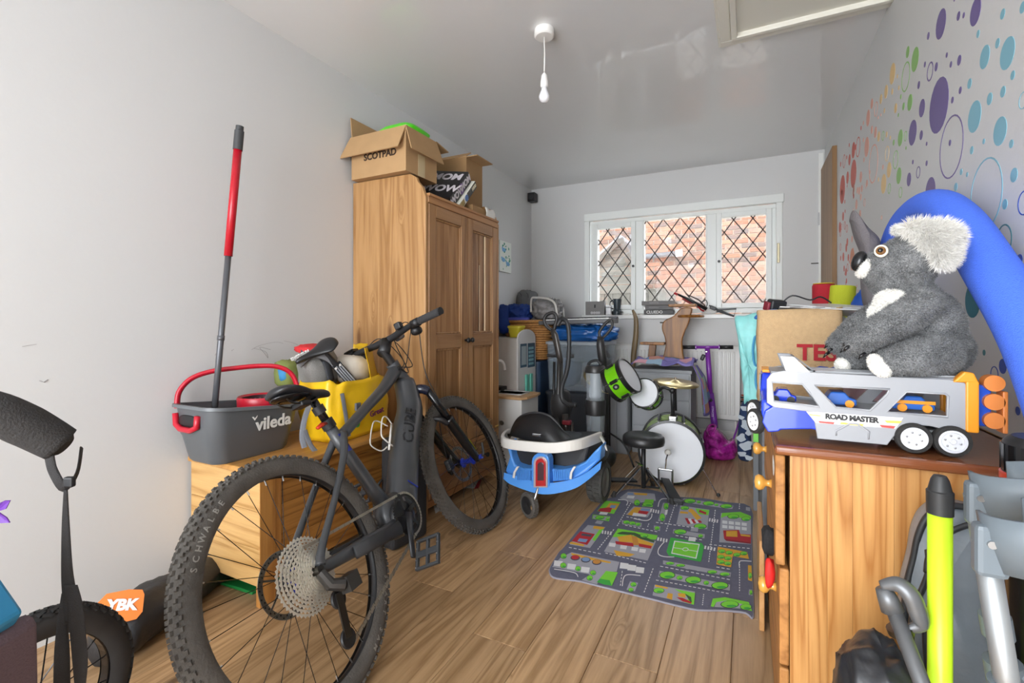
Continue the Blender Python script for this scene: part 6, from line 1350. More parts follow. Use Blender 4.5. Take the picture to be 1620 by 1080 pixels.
mb = MB(); mb.lathe([(.05, zb + .002), (.066, zb - .01), (.07, zb - .05), (.05, .12), (0, .12)], cyl_c, n=28); mb.build('motor_base', M('vac_dark', '2e2d2e', .4), v2, smooth='auto')
mb = MB(); mb.ell(cyl_c + Vector((.0, .0, .095)), (.14, .13, .085), n=20, sq=.8); mb.build('floor_head', M('vac_charcoal', '3a3c3f', .4), v2, smooth=True)
MB().tube(catmull([VC(930, 585), VC(932, 574), VC(944, 570), VC(952, 578)], 5), .010, 8).build('bin_handle', BLK, v2, smooth=True)
MB().tube([VC(957, 600, 3.27), VC(950, 545, 3.27), VC(950, 532, 3.27)], [.030, .030, .022], 12).build('handle_tube', M('vac_dark', '2e2d2e', .4), v2, smooth=True)
MB().tube(catmull([VC(950, 534, 3.27), VC(948, 526, 3.27), VC(954, 516, 3.27), VC(963, 507, 3.27), VC(968, 508, 3.27), VC(968, 517, 3.27), VC(962, 526, 3.27), VC(954, 534, 3.27)], 5), .0105, 8).build('loop_handle', M('vac_dark', '2e2d2e', .4), v2, smooth=True)
MB().tube([VC(957, 600, 3.27), cyl_c + Vector((.05, .07, .15))], .024, 12).build('spine', BLK, v2)
# ================================================================== drum kit
lime = M('drum_lime', '6fbf14', .25, coat=.4); hoop = M('drum_hoop', '1a1a1b', .35); head = M('drum_head', 'dfe1e6', .4); limel = M('drum_lime_clear', 'b0d45a', .25, coat=.3)
dk = thing('drum_kit', 'small lime green drum kit with white heads, two toms and two cymbals', 'drum kit', (-.42, 3.2, 0))
def drum(c, ax, r_, d_, name, m_, lugs=6, badge=None, parent=dk):
    ax = Vector(ax).normalized(); c = Vector(c)
    mb = MB(); mb.lathe([(r_ * .97, -d_ / 2), (r_ * .97, d_ / 2)], c, ax, n=40); o = mb.build(name, m_, parent, smooth='auto')
    for s_ in (1, -1):
        mb = MB(); mb.lathe([(r_ * .955, d_ / 2 - .022), (r_ * 1.02, d_ / 2 - .022), (r_ * 1.03, d_ / 2 + .006), (r_ * .955, d_ / 2 + .008)], c, ax * s_, n=40); mb.build('hoop', hoop, o, smooth='auto')
        mb = MB(); mb.lathe([(0, d_ / 2 + .001), (r_ * .955, d_ / 2 + .001)], c, ax * s_, n=40); mb.build('drum_skin', head, o)
    a1 = (Vector((0, 0, 1)) - ax * ax.z).normalized() if abs(ax.z) < .95 else ax.orthogonal().normalized(); b1 = ax.cross(a1)
    for i in range(lugs):
        a = 2 * pi * i / lugs + pi / lugs; rd = a1 * cos(a) + b1 * sin(a)
        mb = MB(); mb.tube([c + rd * r_ * 1.04 - ax * d_ * .5, c + rd * r_ * 1.04 + ax * d_ * .5], .0035, 6); mb.build('tension_rod', CHROME, o)
        mb = MB(); mb.tube([c + rd * r_ * 1.0 - ax * d_ * .2, c + rd * r_ * 1.0 + ax * d_ * .2], .011, 8); mb.build('lug', hoop, o, smooth='auto')
    return o
def cdir(a, b_, c): return (RT * a + UP * b_ - FW * c).normalized()
bc0 = Vector((-.437, 3.13, .205)); bax = Vector((.13, -.99, 0)).normalized()
drum(bc0 - bax * .13, bax, .198, .30, 'bass_drum', limel, 8)
bd_o = bpy.data.objects['bass_drum']
for x_ in (-1, 1):
    q0 = bc0 + Vector((.19 * x_, .02, .05)); 
MB().tube([bc0 + Vector((.18, .02, -.08)), Vector((-.16, 3.02, .01))], .004, 6).build('spur', CHROME, bd_o); MB().ell((-.155, 3.015, .014), (.012, .012, .012), n=10).build('spur_foot', BLK, bd_o)
MB().tube([bc0 + Vector((-.18, .02, -.08)), Vector((-.72, 3.05, .01))], .004, 6).build('spur', CHROME, bd_o)
# pedal
pdx = P(1072, 745, Y=2.95)
pdl = MB(); 
pp0 = P(1062, 735, Z=.035); pp1 = P(1083, 775, Z=.02)
f0 = bc0 + bax * .14 + Vector((0, 0, -.11)); 
pdl.hexa([Vector((-.475, 2.965, .075)), Vector((-.425, 2.965, .075)), Vector((-.330, 2.79, .02)), Vector((-.395, 2.79, .02)), Vector((-.475, 2.965, .087)), Vector((-.425, 2.965, .087)), Vector((-.330, 2.79, .032)), Vector((-.395, 2.79, .032))])
po_ = pdl.build('foot_pedal', M('pedal_black', '242527', .4), dk, bevel=.003)
MB().box(-.41, -.325, 2.775, 2.80, .004, .03).build('heel_plate', BLK, po_, bevel=.003)
for x_ in (-.49, -.41): MB().tube([(x_, 3.0, .0), (x_, 2.985, .135)], .006, 8).build('pedal_post', STEEL, po_)
MB().tube([(-.49, 2.985, .13), (-.41, 2.985, .13)], .007, 8).build('pedal_axle', STEEL, po_)
MB().tube([(-.45, 2.985, .13), (-.443, 2.97, .20), (-.437, 2.985, .225)], .004, 6).build('beater_rod', CHROME, po_)
MB().ell((-.437, 2.995, .235), (.02, .016, .02), n=14).build('beater', M('felt', 'c9c6c0', .8), po_, smooth=True)
# toms
r1 = Vector(P(997, 593, Y=2.98)); t1ax = cdir(.70, .52, .50); tm1 = drum(r1 - t1ax * .07, t1ax, .118, .13, 'tom_drum', lime, 6)
bdg = MB(); bp1 = (cdir(-.25, -.1, 1) ); bp1 = (bp1 - t1ax * bp1.dot(t1ax)).normalized()
bq = r1 - t1ax * .075 + bp1 * .1165; by_ = t1ax; bx_ = bp1.cross(by_)
bdg.add([bq + by_ * .022 * cos(a) + bx_ * .018 * sin(a) + bp1 * .001 for a in [2 * pi * i / 16 for i in range(16)]], [tuple(range(16))]); bdg.build('oval_badge', BLK, tm1, solid=.002)
bdg = MB(); bdg.add([bq + by_ * .009 * cos(a) + bx_ * .008 * sin(a) + bp1 * .003 for a in [2 * pi * i / 12 for i in range(12)]], [tuple(range(12))]); bdg.build('badge_print', M('badge_grey', '8c8c8c', .5), tm1)
r2 = Vector(P(1018, 621, Y=3.12)); t2ax = cdir(-.52, .30, .75); drum(r2 - t2ax * .055, t2ax, .095, .10, 'tom_drum', lime, 6)
mtop = Vector((-.425, 3.10, .60)); MB().tube([Vector((-.43, 3.17, .40)), mtop], .012, 10).build('mount_post', BLK, dk, smooth=True)
MB().box(-.455, -.405, 3.14, 3.20, .39, .43).build('mount_bracket', CHROME, dk, bevel=.005)
MB().tube(catmull([mtop, mtop + Vector((-.06, 0, .015)), r2 - t2ax * .11 + Vector((.03, 0, -.01))], 4), .010, 8).build('tom_arm', BLK, dk, smooth=True)
MB().ell(mtop, .02, n=12).build('arm_joint', BLK, dk, smooth=True)
MB().tube([r1 - t1ax * .1 + Vector((.02, .08, -.05)), r2 - t2ax * .1], .01, 8).build('tom_arm', CHROME, dk)
brass = M('cymbal_brass', 'cdbb88', .28, .85)
def cymbal(c, ax, r_, sup):
    mb = MB(); mb.lathe([(.004, .026), (.02, .022), (.035, .012), (r_ * .6, .007), (r_, 0), (r_ * .6, .005), (.03, .009)], c, ax, n=44); o = mb.build('cymbal', brass, dk, smooth=True)
    mb = MB(); mb.lathe([(0, .04), (.008, .04), (.008, .02), (0, .02)], c, ax, n=10); mb.build('wing_nut', CHROME, o)
    for i, p in enumerate(sup[:-1]): MB().tube([p, sup[i + 1]], .008, 8).build('cymbal_stand', BLK, dk)
cc1 = P(1068, 606, Y=3.38); cymbal(cc1, (.08, -.10, .98), .155, [cc1, Vector((cc1.x + .0, 3.42, .42))])
cc2 = P(950, 603, Y=3.34); cymbal(cc2, (.50, -.25, .80), .135, [cc2, Vector((cc2.x + .05, 3.40, .62)), Vector((cc2.x + .05, 3.40, .12))])
sb = Vector((cc2.x + .05, 3.40, .12))
for a in (-.3, 1.9, 4.0): MB().tube(catmull([sb + Vector((0, 0, .10)), sb + Vector((.12 * cos(a), .12 * sin(a), .04)), sb + Vector((.20 * cos(a), .20 * sin(a), -.11))], 4), .007, 8).build('stand_leg', BLK, dk, smooth=True)
hh = P(962, 690, Y=3.0)
# second pedal/tripod lying low to the left of the stool
MB().hexa([Vector((-.80, 2.95, .03)), Vector((-.76, 2.90, .03)), Vector((-.62, 3.0, .02)), Vector((-.66, 3.05, .02)), Vector((-.80, 2.95, .045)), Vector((-.76, 2.90, .045)), Vector((-.62, 3.0, .032)), Vector((-.66, 3.05, .032))]).build('hi_hat_pedal', BLK, dk, bevel=.003)
# ------------------------------------------------------------------ stool
so2 = thing('drum_stool', 'round black padded drum stool on folding tripod by play mat', 'stool', (-.545, 2.86, 0))
sc_ = Vector((-.553, 2.84, 0))
mb = MB(); mb.lathe([(0, .305), (.10, .305), (.118, .312), (.122, .33), (.12, .352), (.11, .363), (.08, .368), (0, .37)], sc_, n=40); mb.build('seat_pad', M('vinyl_black', '242426', .38), so2, smooth=True)
MB().tube([sc_ + Vector((0, 0, .05)), sc_ + Vector((0, 0, .31))], .0135, 12).build('post', BLK, so2, smooth=True)
for a, nm in ((-2.55, 'l'), (-.35, 'r'), (1.45, 'b')):
    d_ = Vector((cos(a), sin(a), 0)); ft = sc_ + d_ * .175 + Vector((0, 0, .012))
    MB().tube([sc_ + d_ * .018 + Vector((0, 0, .17)), ft], .0085, 8, flat=.6).build('leg', BLK, so2); MB().tube([sc_ + d_ * .018 + Vector((0, 0, .06)), sc_ + d_ * .11 + Vector((0, 0, .075))], .006, 8).build('brace', BLK, so2)
    MB().tube([ft + Vector((0, 0, .022)), ft + d_ * .012 - Vector((0, 0, .010))], [.011, .016], 10).build('rubber_foot', RUB, so2)
    MB().ell(sc_ + d_ * .028 + Vector((0, 0, .17)), .006, n=8).build('rivet', CHROME, so2); MB().ell(sc_ + d_ * .11 + Vector((0, 0, .078)) + Vector((0, -.006, 0)), .006, n=8).build('rivet', CHROME, so2)
MB().tube([sc_ + Vector((-.03, -.01, .19)), sc_ + Vector((.0, -.016, .185)), sc_ + Vector((-.045, -.01, .20))], .005, 6).build('wing_bolt', CHROME, so2)

# ================================================================== radiator
rdm = M('radiator_white', 'dddcd8', .35); rd = thing('radiator', 'white panel radiator with vertical flutes under the window', 'radiator', (-.6, 4.38, .2))
rx0, rx1, rz0, rz1 = -1.13, -.062, .215, .825
mb = MB(); mb.box(rx0, rx1, 4.335, 4.35, rz0, rz1); mb.box(rx0, rx1, 4.39, 4.405, rz0, rz1); mb.build('radiator_body', rdm, rd, bevel=.004)
n_ = 32; sp_r = (rx1 - rx0 - .05) / n_
for i in range(n_): MB().box(rx0 + .03 + i * sp_r, rx0 + .03 + i * sp_r + sp_r * .55, 4.326, 4.337, rz0 + .04, rz1 - .04).build('flute', rdm, rd, bevel=.004, seg=1)
MB().box(rx0, rx1, 4.33, 4.41, rz1 - .004, rz1 + .006).build('top_grille', rdm, rd, bevel=.002); MB().box(rx0 - .003, rx0 + .004, 4.33, 4.41, rz0 + .02, rz1).build('end_cap', rdm, rd); MB().box(rx1 - .004, rx1 + .003, 4.33, 4.41, rz0 + .02, rz1).build('end_cap', rdm, rd)
MB().box(rx0, rx1, 4.332, 4.405, rz0 - .006, rz0).build('bottom_seam', M('seam_grey', '8c8c8a', .5), rd)
MB().tube([(rx1 - .03, 4.38, 0), (rx1 - .03, 4.38, rz0)], .008, 8).build('pipe', WHT, rd)
# ================================================================== grey cabinets and quilt
cab = thing('grey_cabinet', 'pale grey low cabinet draped with patchwork quilt behind the drums', 'cabinet', (-.62, 3.98, 0))
cgm_ = M('cabinet_grey', 'a9acb1', .5)
MB().box(-.825, -.385, 3.78, 4.2, 0, .640).build('carcass', cgm_, cab, bevel=.002); MB().box(-.835, -.375, 3.765, 4.21, .640, .665).build('top', M('cabinet_top', '8f9296', .5), cab, bevel=.003)
for z0, z1 in ((.44, .625), (.23, .43), (.03, .22)): MB().box(-.815, -.395, 3.768, 3.782, z0, z1).build('drawer_front', cgm_, cab, bevel=.003)
cab2 = thing('grey_cabinet', 'slim grey cabinet with two doors standing left of the draped one', 'cabinet', (-.97, 3.98, 0))
MB().box(-1.0, -.84, 3.68, 4.1, 0, .50).build('carcass', M('cabinet_grey2', '9fa2a8', .5), cab2, bevel=.002)
for a in (-.995, -.918): MB().box(a, a + .073, 3.668, 3.682, .02, .49).build('door', M('cabinet_grey2', '9fa2a8', .5), cab2, bevel=.002)
qt = thing('patchwork_quilt', 'crumpled pastel patchwork quilt draped over the grey cabinet corner', 'quilt', (-.5, 3.98, .67))
qc = [M('quilt_%d' % i, c, .9, bump=.4, bs=80) for i, c in enumerate(('8f86c8', 'd9a3b0', '9cb8cf', 'a9cbb4', 'c28a7c', '7d74b4', '6c88b0'))]
def quilt(fn, nu, nv, seed):
    k = random.Random(seed); mb = MB(); cell = {}
    R_ = [[fn(u / nu, v / nv) for u in range(nu + 1)] for v in range(nv + 1)]
    vs = [p for r_ in R_ for p in r_]; o = len(mb.v); mb.v += vs
    for v in range(nv):
        for u in range(nu):
            key = (u * 4 // nu, v * 4 // nv); cell.setdefault(key, k.randrange(7)); border = u == 0 or v == nv - 1 or u == nu - 1
            mb.f.append([v * (nu + 1) + u, v * (nu + 1) + u + 1, (v + 1) * (nu + 1) + u + 1, (v + 1) * (nu + 1) + u]); mb.mi.append(5 if border else cell[key])
    return mb
def f1(u, v):
    x_ = -.84 + .47 * u; y_ = 3.80 + .34 * v; return Vector((x_, y_, .69 + .07 * abs(noise.noise(Vector((u * 3.5, v * 3, 1)))) + .07 * noise.noise(Vector((u * 2.2, v * 2, 5))) ** 2 * 3 + .02 * sin(v * 3) + .012 * noise.noise(Vector((u * 9, v * 9, 3)))))
quilt(f1, 24, 16, 1).build('draped_top', qc, qt, smooth=True, solid=.008, recalc=False)
def f2(u, v):
    w_ = .012 * sin(u * 11 + v * 3) * (v + .2)
    return Vector((-.372 + .035 * min(1, v * 3) + .05 * v + .06 * v * u * .3 + w_, 3.80 + .34 * u + .02 * sin(v * 6), .70 - .02 * u - (.30 + .06 * (1 - u) + .04 * sin(u * 5)) * v))
quilt(f2, 18, 18, 4).build('hanging_corner', qc, qt, smooth=True, solid=.006, recalc=False)
# ================================================================== carved stand, stick, shelf stand
cwd = wood('carved_wood', 'a8702c', '734614', '4a2c12', axis='Z', sc=9, knots=.6, rough=.4)
cst_ = thing('carved_stand', 'curved natural wood stand with two small round shelves below window', 'stand', (-.52, 4.08, .7))
cpl = [(1078, 487), (1066, 499), (1050, 508), (1047, 520), (1051, 532), (1053, 545), (1050, 560), (1048, 575), (1080, 575), (1080, 558), (1079, 540), (1083, 525), (1089, 512), (1092, 500), (1094, 487)]
pts = catmull([P(a, b_, Y=4.04) for a, b_ in cpl], 4, closed=True)
MB().prism(pts, (0, .055, 0)).build('curved_post', cwd, cst_, bevel=.008, seg=3)
a_p = P(1080, 483, Y=4.07); MB().obox(a_p, (.21, .12, .022)).build('top_shelf', cwd, cst_, bevel=.006)
a_p = P(1090, 500, Y=4.05); MB().lathe([(0, -.01), (.10, -.01), (.105, 0), (.10, .01), (0, .01)], a_p + Vector((.01, .03, 0)), n=28).build('round_shelf', cwd, cst_, smooth='auto')
a_p = P(1048, 510, Y=4.05); MB().cyl(a_p + Vector((-.02, 0, 0)), a_p + Vector((.02, 0, 0)), .006).build('peg', DSTEEL, cst_)
ss_ = thing('wooden_t_stand', 'small wooden T shaped stand on the quilt left of curved stand', 'stand', (-.75, 4.1, .7))
a_p = P(1033, 543, Y=4.1); MB().obox(a_p, (.20, .09, .022)).build('crossbar', cwd, ss_, bevel=.005); 
a_q = P(1030, 572, Y=4.1); MB().bar(a_q, a_p - Vector((.0, 0, .01)), .055, .045, up=(0, 1, 0)).build('upright', cwd, ss_, bevel=.004)
stk_ = MB(); stk_.tube(catmull([P(1001, 490, Y=4.24), P(1006, 505, Y=4.24), P(1006, 530, Y=4.24), P(1003, 555, Y=4.24), P(1001, 585, Y=4.24), Vector((-.93, 4.26, .02))], 5), [.010, .022, .025, .022, .020], 10, flat=.6, up=(0, 1, 0))
tag(stk_.build('curved_wooden_stick', wood('stick_wood', '86704f', '6a5638', axis='Z', sc=8, knots=.1), smooth=True), 'tall curved brown wooden stick leaning below the left window pane', 'stick')
bpy.data.objects['curved_wooden_stick'].location.z += 0
# ================================================================== window sill things
zs = wz0 + .018
gb = thing('grey_gift_box', 'grey cardboard box with black emblem on the sill at left', 'box', (-1.33, 4.42, zs))
p0 = P(927, 495, Y=4.42); p1 = P(957, 472, Y=4.42)
MB().box(p0.x, p1.x, 4.405, 4.45, zs, 1.235).build('carton', M('box_grey_s', '807d7b', .7), gb, bevel=.002)
eb = MB(); cx_ = (p0.x + p1.x) / 2; eb.prism([(cx_ + a, 4.403, 1.185 + b_) for a, b_ in ((-.009, -.012), (.009, -.012), (.007, 0), (.009, .022), (.002, .016), (-.007, .022), (-.006, 0))], (0, .002, 0)); eb.build('emblem', BLK, gb)
eb = MB(); 
for a in (-.03, -.005, .02, .04): eb.lathe([(0, .001), (.013, .001)], (cx_ + a, 4.404, 1.125), (0, -1, 0), n=12)
eb.build('print_pattern', M('print_silver', 'bdbab8', .4), gb)
bld = thing('blender', 'dark plastic coffee maker on the window sill before left mullion', 'kitchen appliance', (-1.17, 4.40, zs))
q0 = P(976, 498, Y=4.40); 
MB().lathe([(0, zs), (.045, zs), (.047, zs + .03), (.036, zs + .045), (.03, zs + .055), (.040, zs + .13), (.042, zs + .15), (0, zs + .15)], (q0.x, 4.41, 0), n=24).build('jug', M('dark_jug', '394247', .25), bld, smooth='auto')
MB().box(q0.x - .048, q0.x + .05, 4.375, 4.45, zs, zs + .035).build('base', BLKG, bld, bevel=.008); MB().tube(catmull([(q0.x - .04, 4.41, zs + .14), (q0.x - .065, 4.41, zs + .12), (q0.x - .062, 4.41, zs + .07), (q0.x - .035, 4.41, zs + .06)], 4), .006, 6).build('handle', BLKG, bld)
sv_ = MB(); sv_.box(p1.x + .015, p1.x + .06, 4.41, 4.45, zs, zs + .07); sv_.box(p1.x + .012, p1.x + .055, 4.41, 4.45, zs + .075, zs + .11)
tag(sv_.build('silver_tin', STEEL, bevel=.004), 'small silver tin between the grey box and dark coffee maker', 'tin', 'sill tins') if False else None
tin = thing('silver_tin', 'small silver tin between the grey box and dark coffee maker', 'tin', (p1.x + .04, 4.43, zs)); MB().box(p1.x + .012, p1.x + .06, 4.405, 4.45, zs, zs + .07).build('tin_body', M('tin_silver', 'c5c5c6', .3, .6), tin, bevel=.004); MB().box(p1.x + .010, p1.x + .062, 4.403, 4.452, zs + .071, zs + .09).build('lid', M('tin_silver', 'c5c5c6', .3, .6), tin, bevel=.003)
gx0 = P(1019, 500, Y=4.40).x; gx1 = P(1066, 500, Y=4.40).x
for i, (dx0, dx1, c_, lab, tx) in enumerate(((0, .0, '1d1b1b', 'black mystery board game box with white title, lowest of stack', 'CLUEDO'), (.01, -.01, '4d4a4a', 'grey board game box in the middle of the sill stack', None), (-.02, .01, '5c5856', 'grey board game box on the very top of sill stack', None))):
    z0 = zs + .001 + i * .042; gbx = thing('board_game', lab, 'board game', ((gx0 + gx1) / 2, 4.43, z0), 'board games on the sill')
    MB().box(gx0 + dx0, gx1 + dx1, 4.385, 4.46, z0, z0 + .039).build('box_lid', M('game_%d' % i, c_, .45), gbx, bevel=.002)
    if tx: text('CLUEDO', .036, ((gx0 + gx1) / 2 - .035, 4.3835, z0 + .02), (1, 0, 0), (0, 0, 1), M('label_white', 'd9d9d6', .5), gbx, bold=.001)
    else: text('MONOPOLY' if i == 1 else 'RUMMIKUB', .016, ((gx0 + gx1) / 2 - .04, 4.3835, z0 + .02), (1, 0, 0), (0, 0, 1), M('print_pale', '9c9897', .5), gbx)
# toy rifle resting across shelf and sill
rf_ = thing('toy_rifle', 'black and red toy rifle slanting down in front of middle pane', 'toy gun', (-.4, 4.32, 1.15)); ry = 4.37
def RP(a, b_, y=ry): return P(a, b_, Y=y)
MB().tube([RP(1070, 464), RP(1092, 475), RP(1118, 489)], [.008, .014, .016], 8).build('barrel', BLK, rf_, smooth=True)
MB().tube([RP(1067, 463), RP(1072, 466)], .012, 8).build('muzzle', M('gun_red', 'b0282c', .4), rf_)
MB().tube([RP(1080, 472), RP(1100, 484)], .010, 8).build('red_grip', M('gun_red2', '8c2a2a', .4), rf_); MB().tube([RP(1085, 465), RP(1105, 474), RP(1116, 484)], .005, 6).build('sight_rail', BLK, rf_)
MB().tube([RP(1104, 484), RP(1109, 490), RP(1114, 492)], .008, 6).build('red_trigger', M('gun_red', 'b0282c', .4), rf_)
MB().tube(catmull([RP(1112, 478), RP(1116, 474), RP(1119, 480), RP(1117, 486)], 4), .004, 6).build('trigger_guard', BLK, rf_)
MB().tube([RP(1122, 483), RP(1134, 490), RP(1165, 488), RP(1161, 500), RP(1134, 492)], .007, 8).build('stock', M('gun_grey', '4b4f52', .4), rf_); MB().tube([RP(1130, 487), RP(1161, 500)], .008, 8).build('stock', M('gun_grey', '4b4f52', .4), rf_)
MB().obox(RP(1128, 487), (.05, .03, .03), Matrix.Rotation(radians(25), 3, 'Y')).build('receiver', BLK, rf_, bevel=.004)
wp = blob((-.30, 4.42, 1.128), (.12, .05, .05), 63, .2, 5, n=18); tag(wp.build('white_cloth', M('cloth_white', 'e0dfdc', .8), smooth=True), 'crumpled white cloth on the sill under the toy rifle', 'cloth')
# ================================================================== scooter and bags by the radiator
scm = M('scooter_purple', '7d2f9e', .3, coat=.3); sc2 = thing('kick_scooter', 'purple kick scooter with black grips standing against the radiator', 'scooter', (-.3, 4.1, 0)); sy = 4.12
def SP(a, b_, y=sy): return P(a, b_, Y=y)
MB().tube([SP(1101, 549), SP(1138, 549)], .013, 12).build('handlebar', scm, sc2, smooth=True)
for a, b_ in ((1080, 1101), (1138, 1160)): MB().tube([SP(a, 549), SP(b_, 549)], .0165, 12).build('grip', BLK, sc2, smooth=True); 
for a in (1101, 1138): MB().tube([SP(a - .8, 549), SP(a + .8, 549)], .022, 12).build('grip_collar', scm, sc2)
MB().tube([SP(1119, 549), SP(1122, 590), SP(1124, 625)], .020, 14).build('steering_tube', scm, sc2, smooth=True)
MB().tube([SP(1124, 622), SP(1130, 668), SP(1132, 690)], .026, 14).build('lower_tube', M('scooter_violet', '6f2a94', .35), sc2, smooth=True)
MB().ell(SP(1125, 632) + Vector((0, -.028, 0)), (.014, .008, .014), n=12).build('clamp_bolt', BLK, sc2, smooth=True); MB().obox(SP(1112, 565) + Vector((0, -.01, 0)), (.03, .03, .05), Matrix.Rotation(.4, 3, 'Y')).build('bell', BLK, sc2, bevel=.008)
lp = SP(1118, 556) + Vector((0, -.022, 0)); MB().ell(lp, (.009, .006, .009), n=10).build('bolt', CHROME, sc2)
text('STINGER', .022, SP(1127.5, 650) + Vector((0, -.0275, 0)), Vector((-.05, 0, -1)), (1, 0, 0), M('label_lilac', 'd8b8e8', .5), sc2)
MB().box(-.33, -.20, 3.98, 4.30, .03, .06).build('deck', scm, sc2, bevel=.006)
for yy in (3.96, 4.30): MB().lathe([(0, -.012), (.04, -.012), (.046, -.005), (.046, .005), (.04, .012), (0, .012)], (-.265, yy, .047), (1, 0, 0), n=24).build('wheel', BLK, sc2, smooth='auto')
MB().tube([SP(1132, 690), Vector((-.262, 4.05, .05))], .024, 12).build('fork', scm, sc2)
# magenta bag hanging round it
mgm = M('magenta_foil', 'a82592', .25, bump=1.0, bs=20, var=.75, vs=22, coat=.4)
mg = thing('magenta_bag', 'shiny magenta and purple bag slumped on the floor under scooter', 'bag', (-.23, 3.88, 0))
opl = [(1128, 676), (1145, 690), (1153, 700), (1162, 697), (1167, 712), (1162, 727), (1145, 731), (1128, 731), (1117, 726), (1112, 715), (1111, 695), (1114, 682)]
base_ = catmull([P(a, b_, Y=3.84) for a, b_ in opl], 3, closed=True); cn = sum(base_, Vector()) / len(base_); rows = []
for t, s_ in ((0, .0), (.02, .55), (.06, .85), (.11, .985), (.15, .99), (.19, .9)):
    rows.append([Vector((cn.x + (p.x - cn.x) * s_ + .008 * noise.noise(p * 20 + Vector((0, t * 40, 0))), 3.76 + t + .014 * noise.noise(p * 16), max(.002, cn.z + (p.z - cn.z) * s_))) for p in base_])
mb = MB(); mb.loft(rows); mb.build('bag_body', mgm, mg, smooth=True)
MB().tube(catmull([P(1122, 690, Y=3.80), P(1118, 680, Y=3.84), P(1124, 672, Y=3.92), P(1132, 674, Y=3.88), P(1128, 686, Y=3.8)], 4), .008, 8).build('gathered_neck', mgm, mg, smooth=True)
MB().tube([P(1158, 700, Y=3.9), P(1164, 684, Y=4.0), P(1170, 665, Y=4.1), P(1174, 640, Y=4.15)], .007, 8).build('bag_strap', scm, mg, smooth=True)
br_ = thing('red_black_grip', 'black and rust ribbed tube hanging above the magenta bag strap', 'grip', (-.05, 4.2, .35))
for i in range(8): MB().tube([P(1176, 624 + i * 3.3, Y=4.18), P(1176, 626 + i * 3.3, Y=4.18)], .020 if i % 2 else .016, 10).build('rib', BLK if i % 2 else M('rust', '8a3a22', .5), br_)
nv_ = thing('navy_cloud_bag', 'navy cloth bag with pale cloud print hanging left of dresser', 'bag', (-.03, 3.95, 0))
opl = [(1181, 634), (1186, 640), (1189, 660), (1188, 690), (1190, 712), (1186, 729), (1177, 730), (1168, 724), (1166, 700), (1168, 675), (1170, 650), (1175, 637)]
base_ = catmull([P(a, b_, Y=3.70) for a, b_ in opl], 3, closed=True); cn = sum(base_, Vector()) / len(base_); rows = []
for t, s_ in ((0, .0), (.01, .6), (.03, .9), (.07, 1.0), (.12, 1.0), (.15, .9)):
    rows.append([Vector((cn.x + (p.x - cn.x) * s_, 3.64 + t + .01 * noise.noise(p * 12), max(.002, cn.z + (p.z - cn.z) * s_))) for p in base_])
mb = MB(); mb.loft(rows); mb.build('bag_body', M('navy_cloth', '22365c', .85), nv_, smooth=True)
for i, (a, b_, s_) in enumerate(((1178, 646, 5), (1172, 660, 4), (1180, 672, 7), (1184, 684, 4), (1173, 692, 6), (1181, 705, 8), (1174, 718, 5), (1184, 724, 5))):
    p = P(a, b_, Y=3.640); k_ = p.y; pt_ = MB(); pt_.add([p + Vector((s_ / 210 * cos(t_) * (1 + .3 * sin(3 * t_ + i)), -.002, s_ / 210 * .9 * sin(t_) * (1 + .3 * cos(2 * t_ + i)))) for t_ in [2 * pi * j / 14 for j in range(14)]], [tuple(range(14))]); pt_.build('cloud_print', M('cloud_pale', 'b9c2cc', .85), nv_)
# ================================================================== things on and around the chest of drawers
# ---- toy car transporter
tz = dz + .002
tk = thing('toy_car_transporter', 'grey and blue toy car transporter truck with orange ramp on dresser', 'toy truck', (.22, 1.32, tz))
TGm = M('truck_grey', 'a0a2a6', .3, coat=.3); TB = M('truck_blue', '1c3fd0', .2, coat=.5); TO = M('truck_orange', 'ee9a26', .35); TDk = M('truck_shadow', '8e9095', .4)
Yn, Yf = 1.245, 1.385
def TP(px, py, Y=Yn): return P(px, py, Y=Y)
def zt(px, py): p = TP(px, py); return (p.x, p.z)
# outline and three windows of a side wall (photo pixels on the near plane)
out = [(1214, 600), (1222, 590), (1240, 587), (1400, 596), (1500, 601), (1524, 606), (1530, 614), (1529, 683), (1522, 682), (1500, 679), (1470, 672), (1440, 670), (1425, 676), (1413, 688), (1402, 702), (1294, 692), (1292, 680), (1288, 660), (1284, 650), (1225, 643), (1214, 636)]
wins = [[(1221, 604), (1269, 607), (1280, 620), (1296, 643), (1224, 634)], [(1288, 609), (1407, 615), (1402, 624), (1376, 649), (1322, 644)], [(1433, 619), (1494, 622), (1499, 626), (1498, 659), (1402, 651)]]
def side_wall(Y, th, nm):
    cu = bpy.data.curves.new('c', 'CURVE'); cu.dimensions = '2D'; cu.fill_mode = 'BOTH'; cu.extrude = th / 2
    for poly in [out] + wins:
        s_ = cu.splines.new('POLY'); s_.points.add(len(poly) - 1); s_.use_cyclic_u = True
        for i, (a, b_) in enumerate(poly): x_, z_ = zt(a, b_); s_.points[i].co = (x_, z_, 0, 1)
    cu.bevel_depth = .0015; cu.bevel_resolution = 1
    t = bpy.data.objects.new('t', cu); C.objects.link(t); dg = bpy.context.evaluated_depsgraph_get(); me = bpy.data.meshes.new_from_object(t.evaluated_get(dg)); bpy.data.objects.remove(t)
    me.transform(frame(Vector((0, Y, 0)) - wloc(tk), Vector((1, 0, 0)), Vector((0, 0, 1)), Vector((0, -1, 0)))); me.materials.clear(); me.materials.append(TGm)
    o = bpy.data.objects.new(nm, me); C.objects.link(o); o.parent = tk; return o
sw = side_wall(Yn, .006, 'side_wall'); side_wall(Yf, .006, 'side_wall')
xL, xR = TP(1216, 610).x, TP(1528, 610).x; zR = TP(1450, 598).z
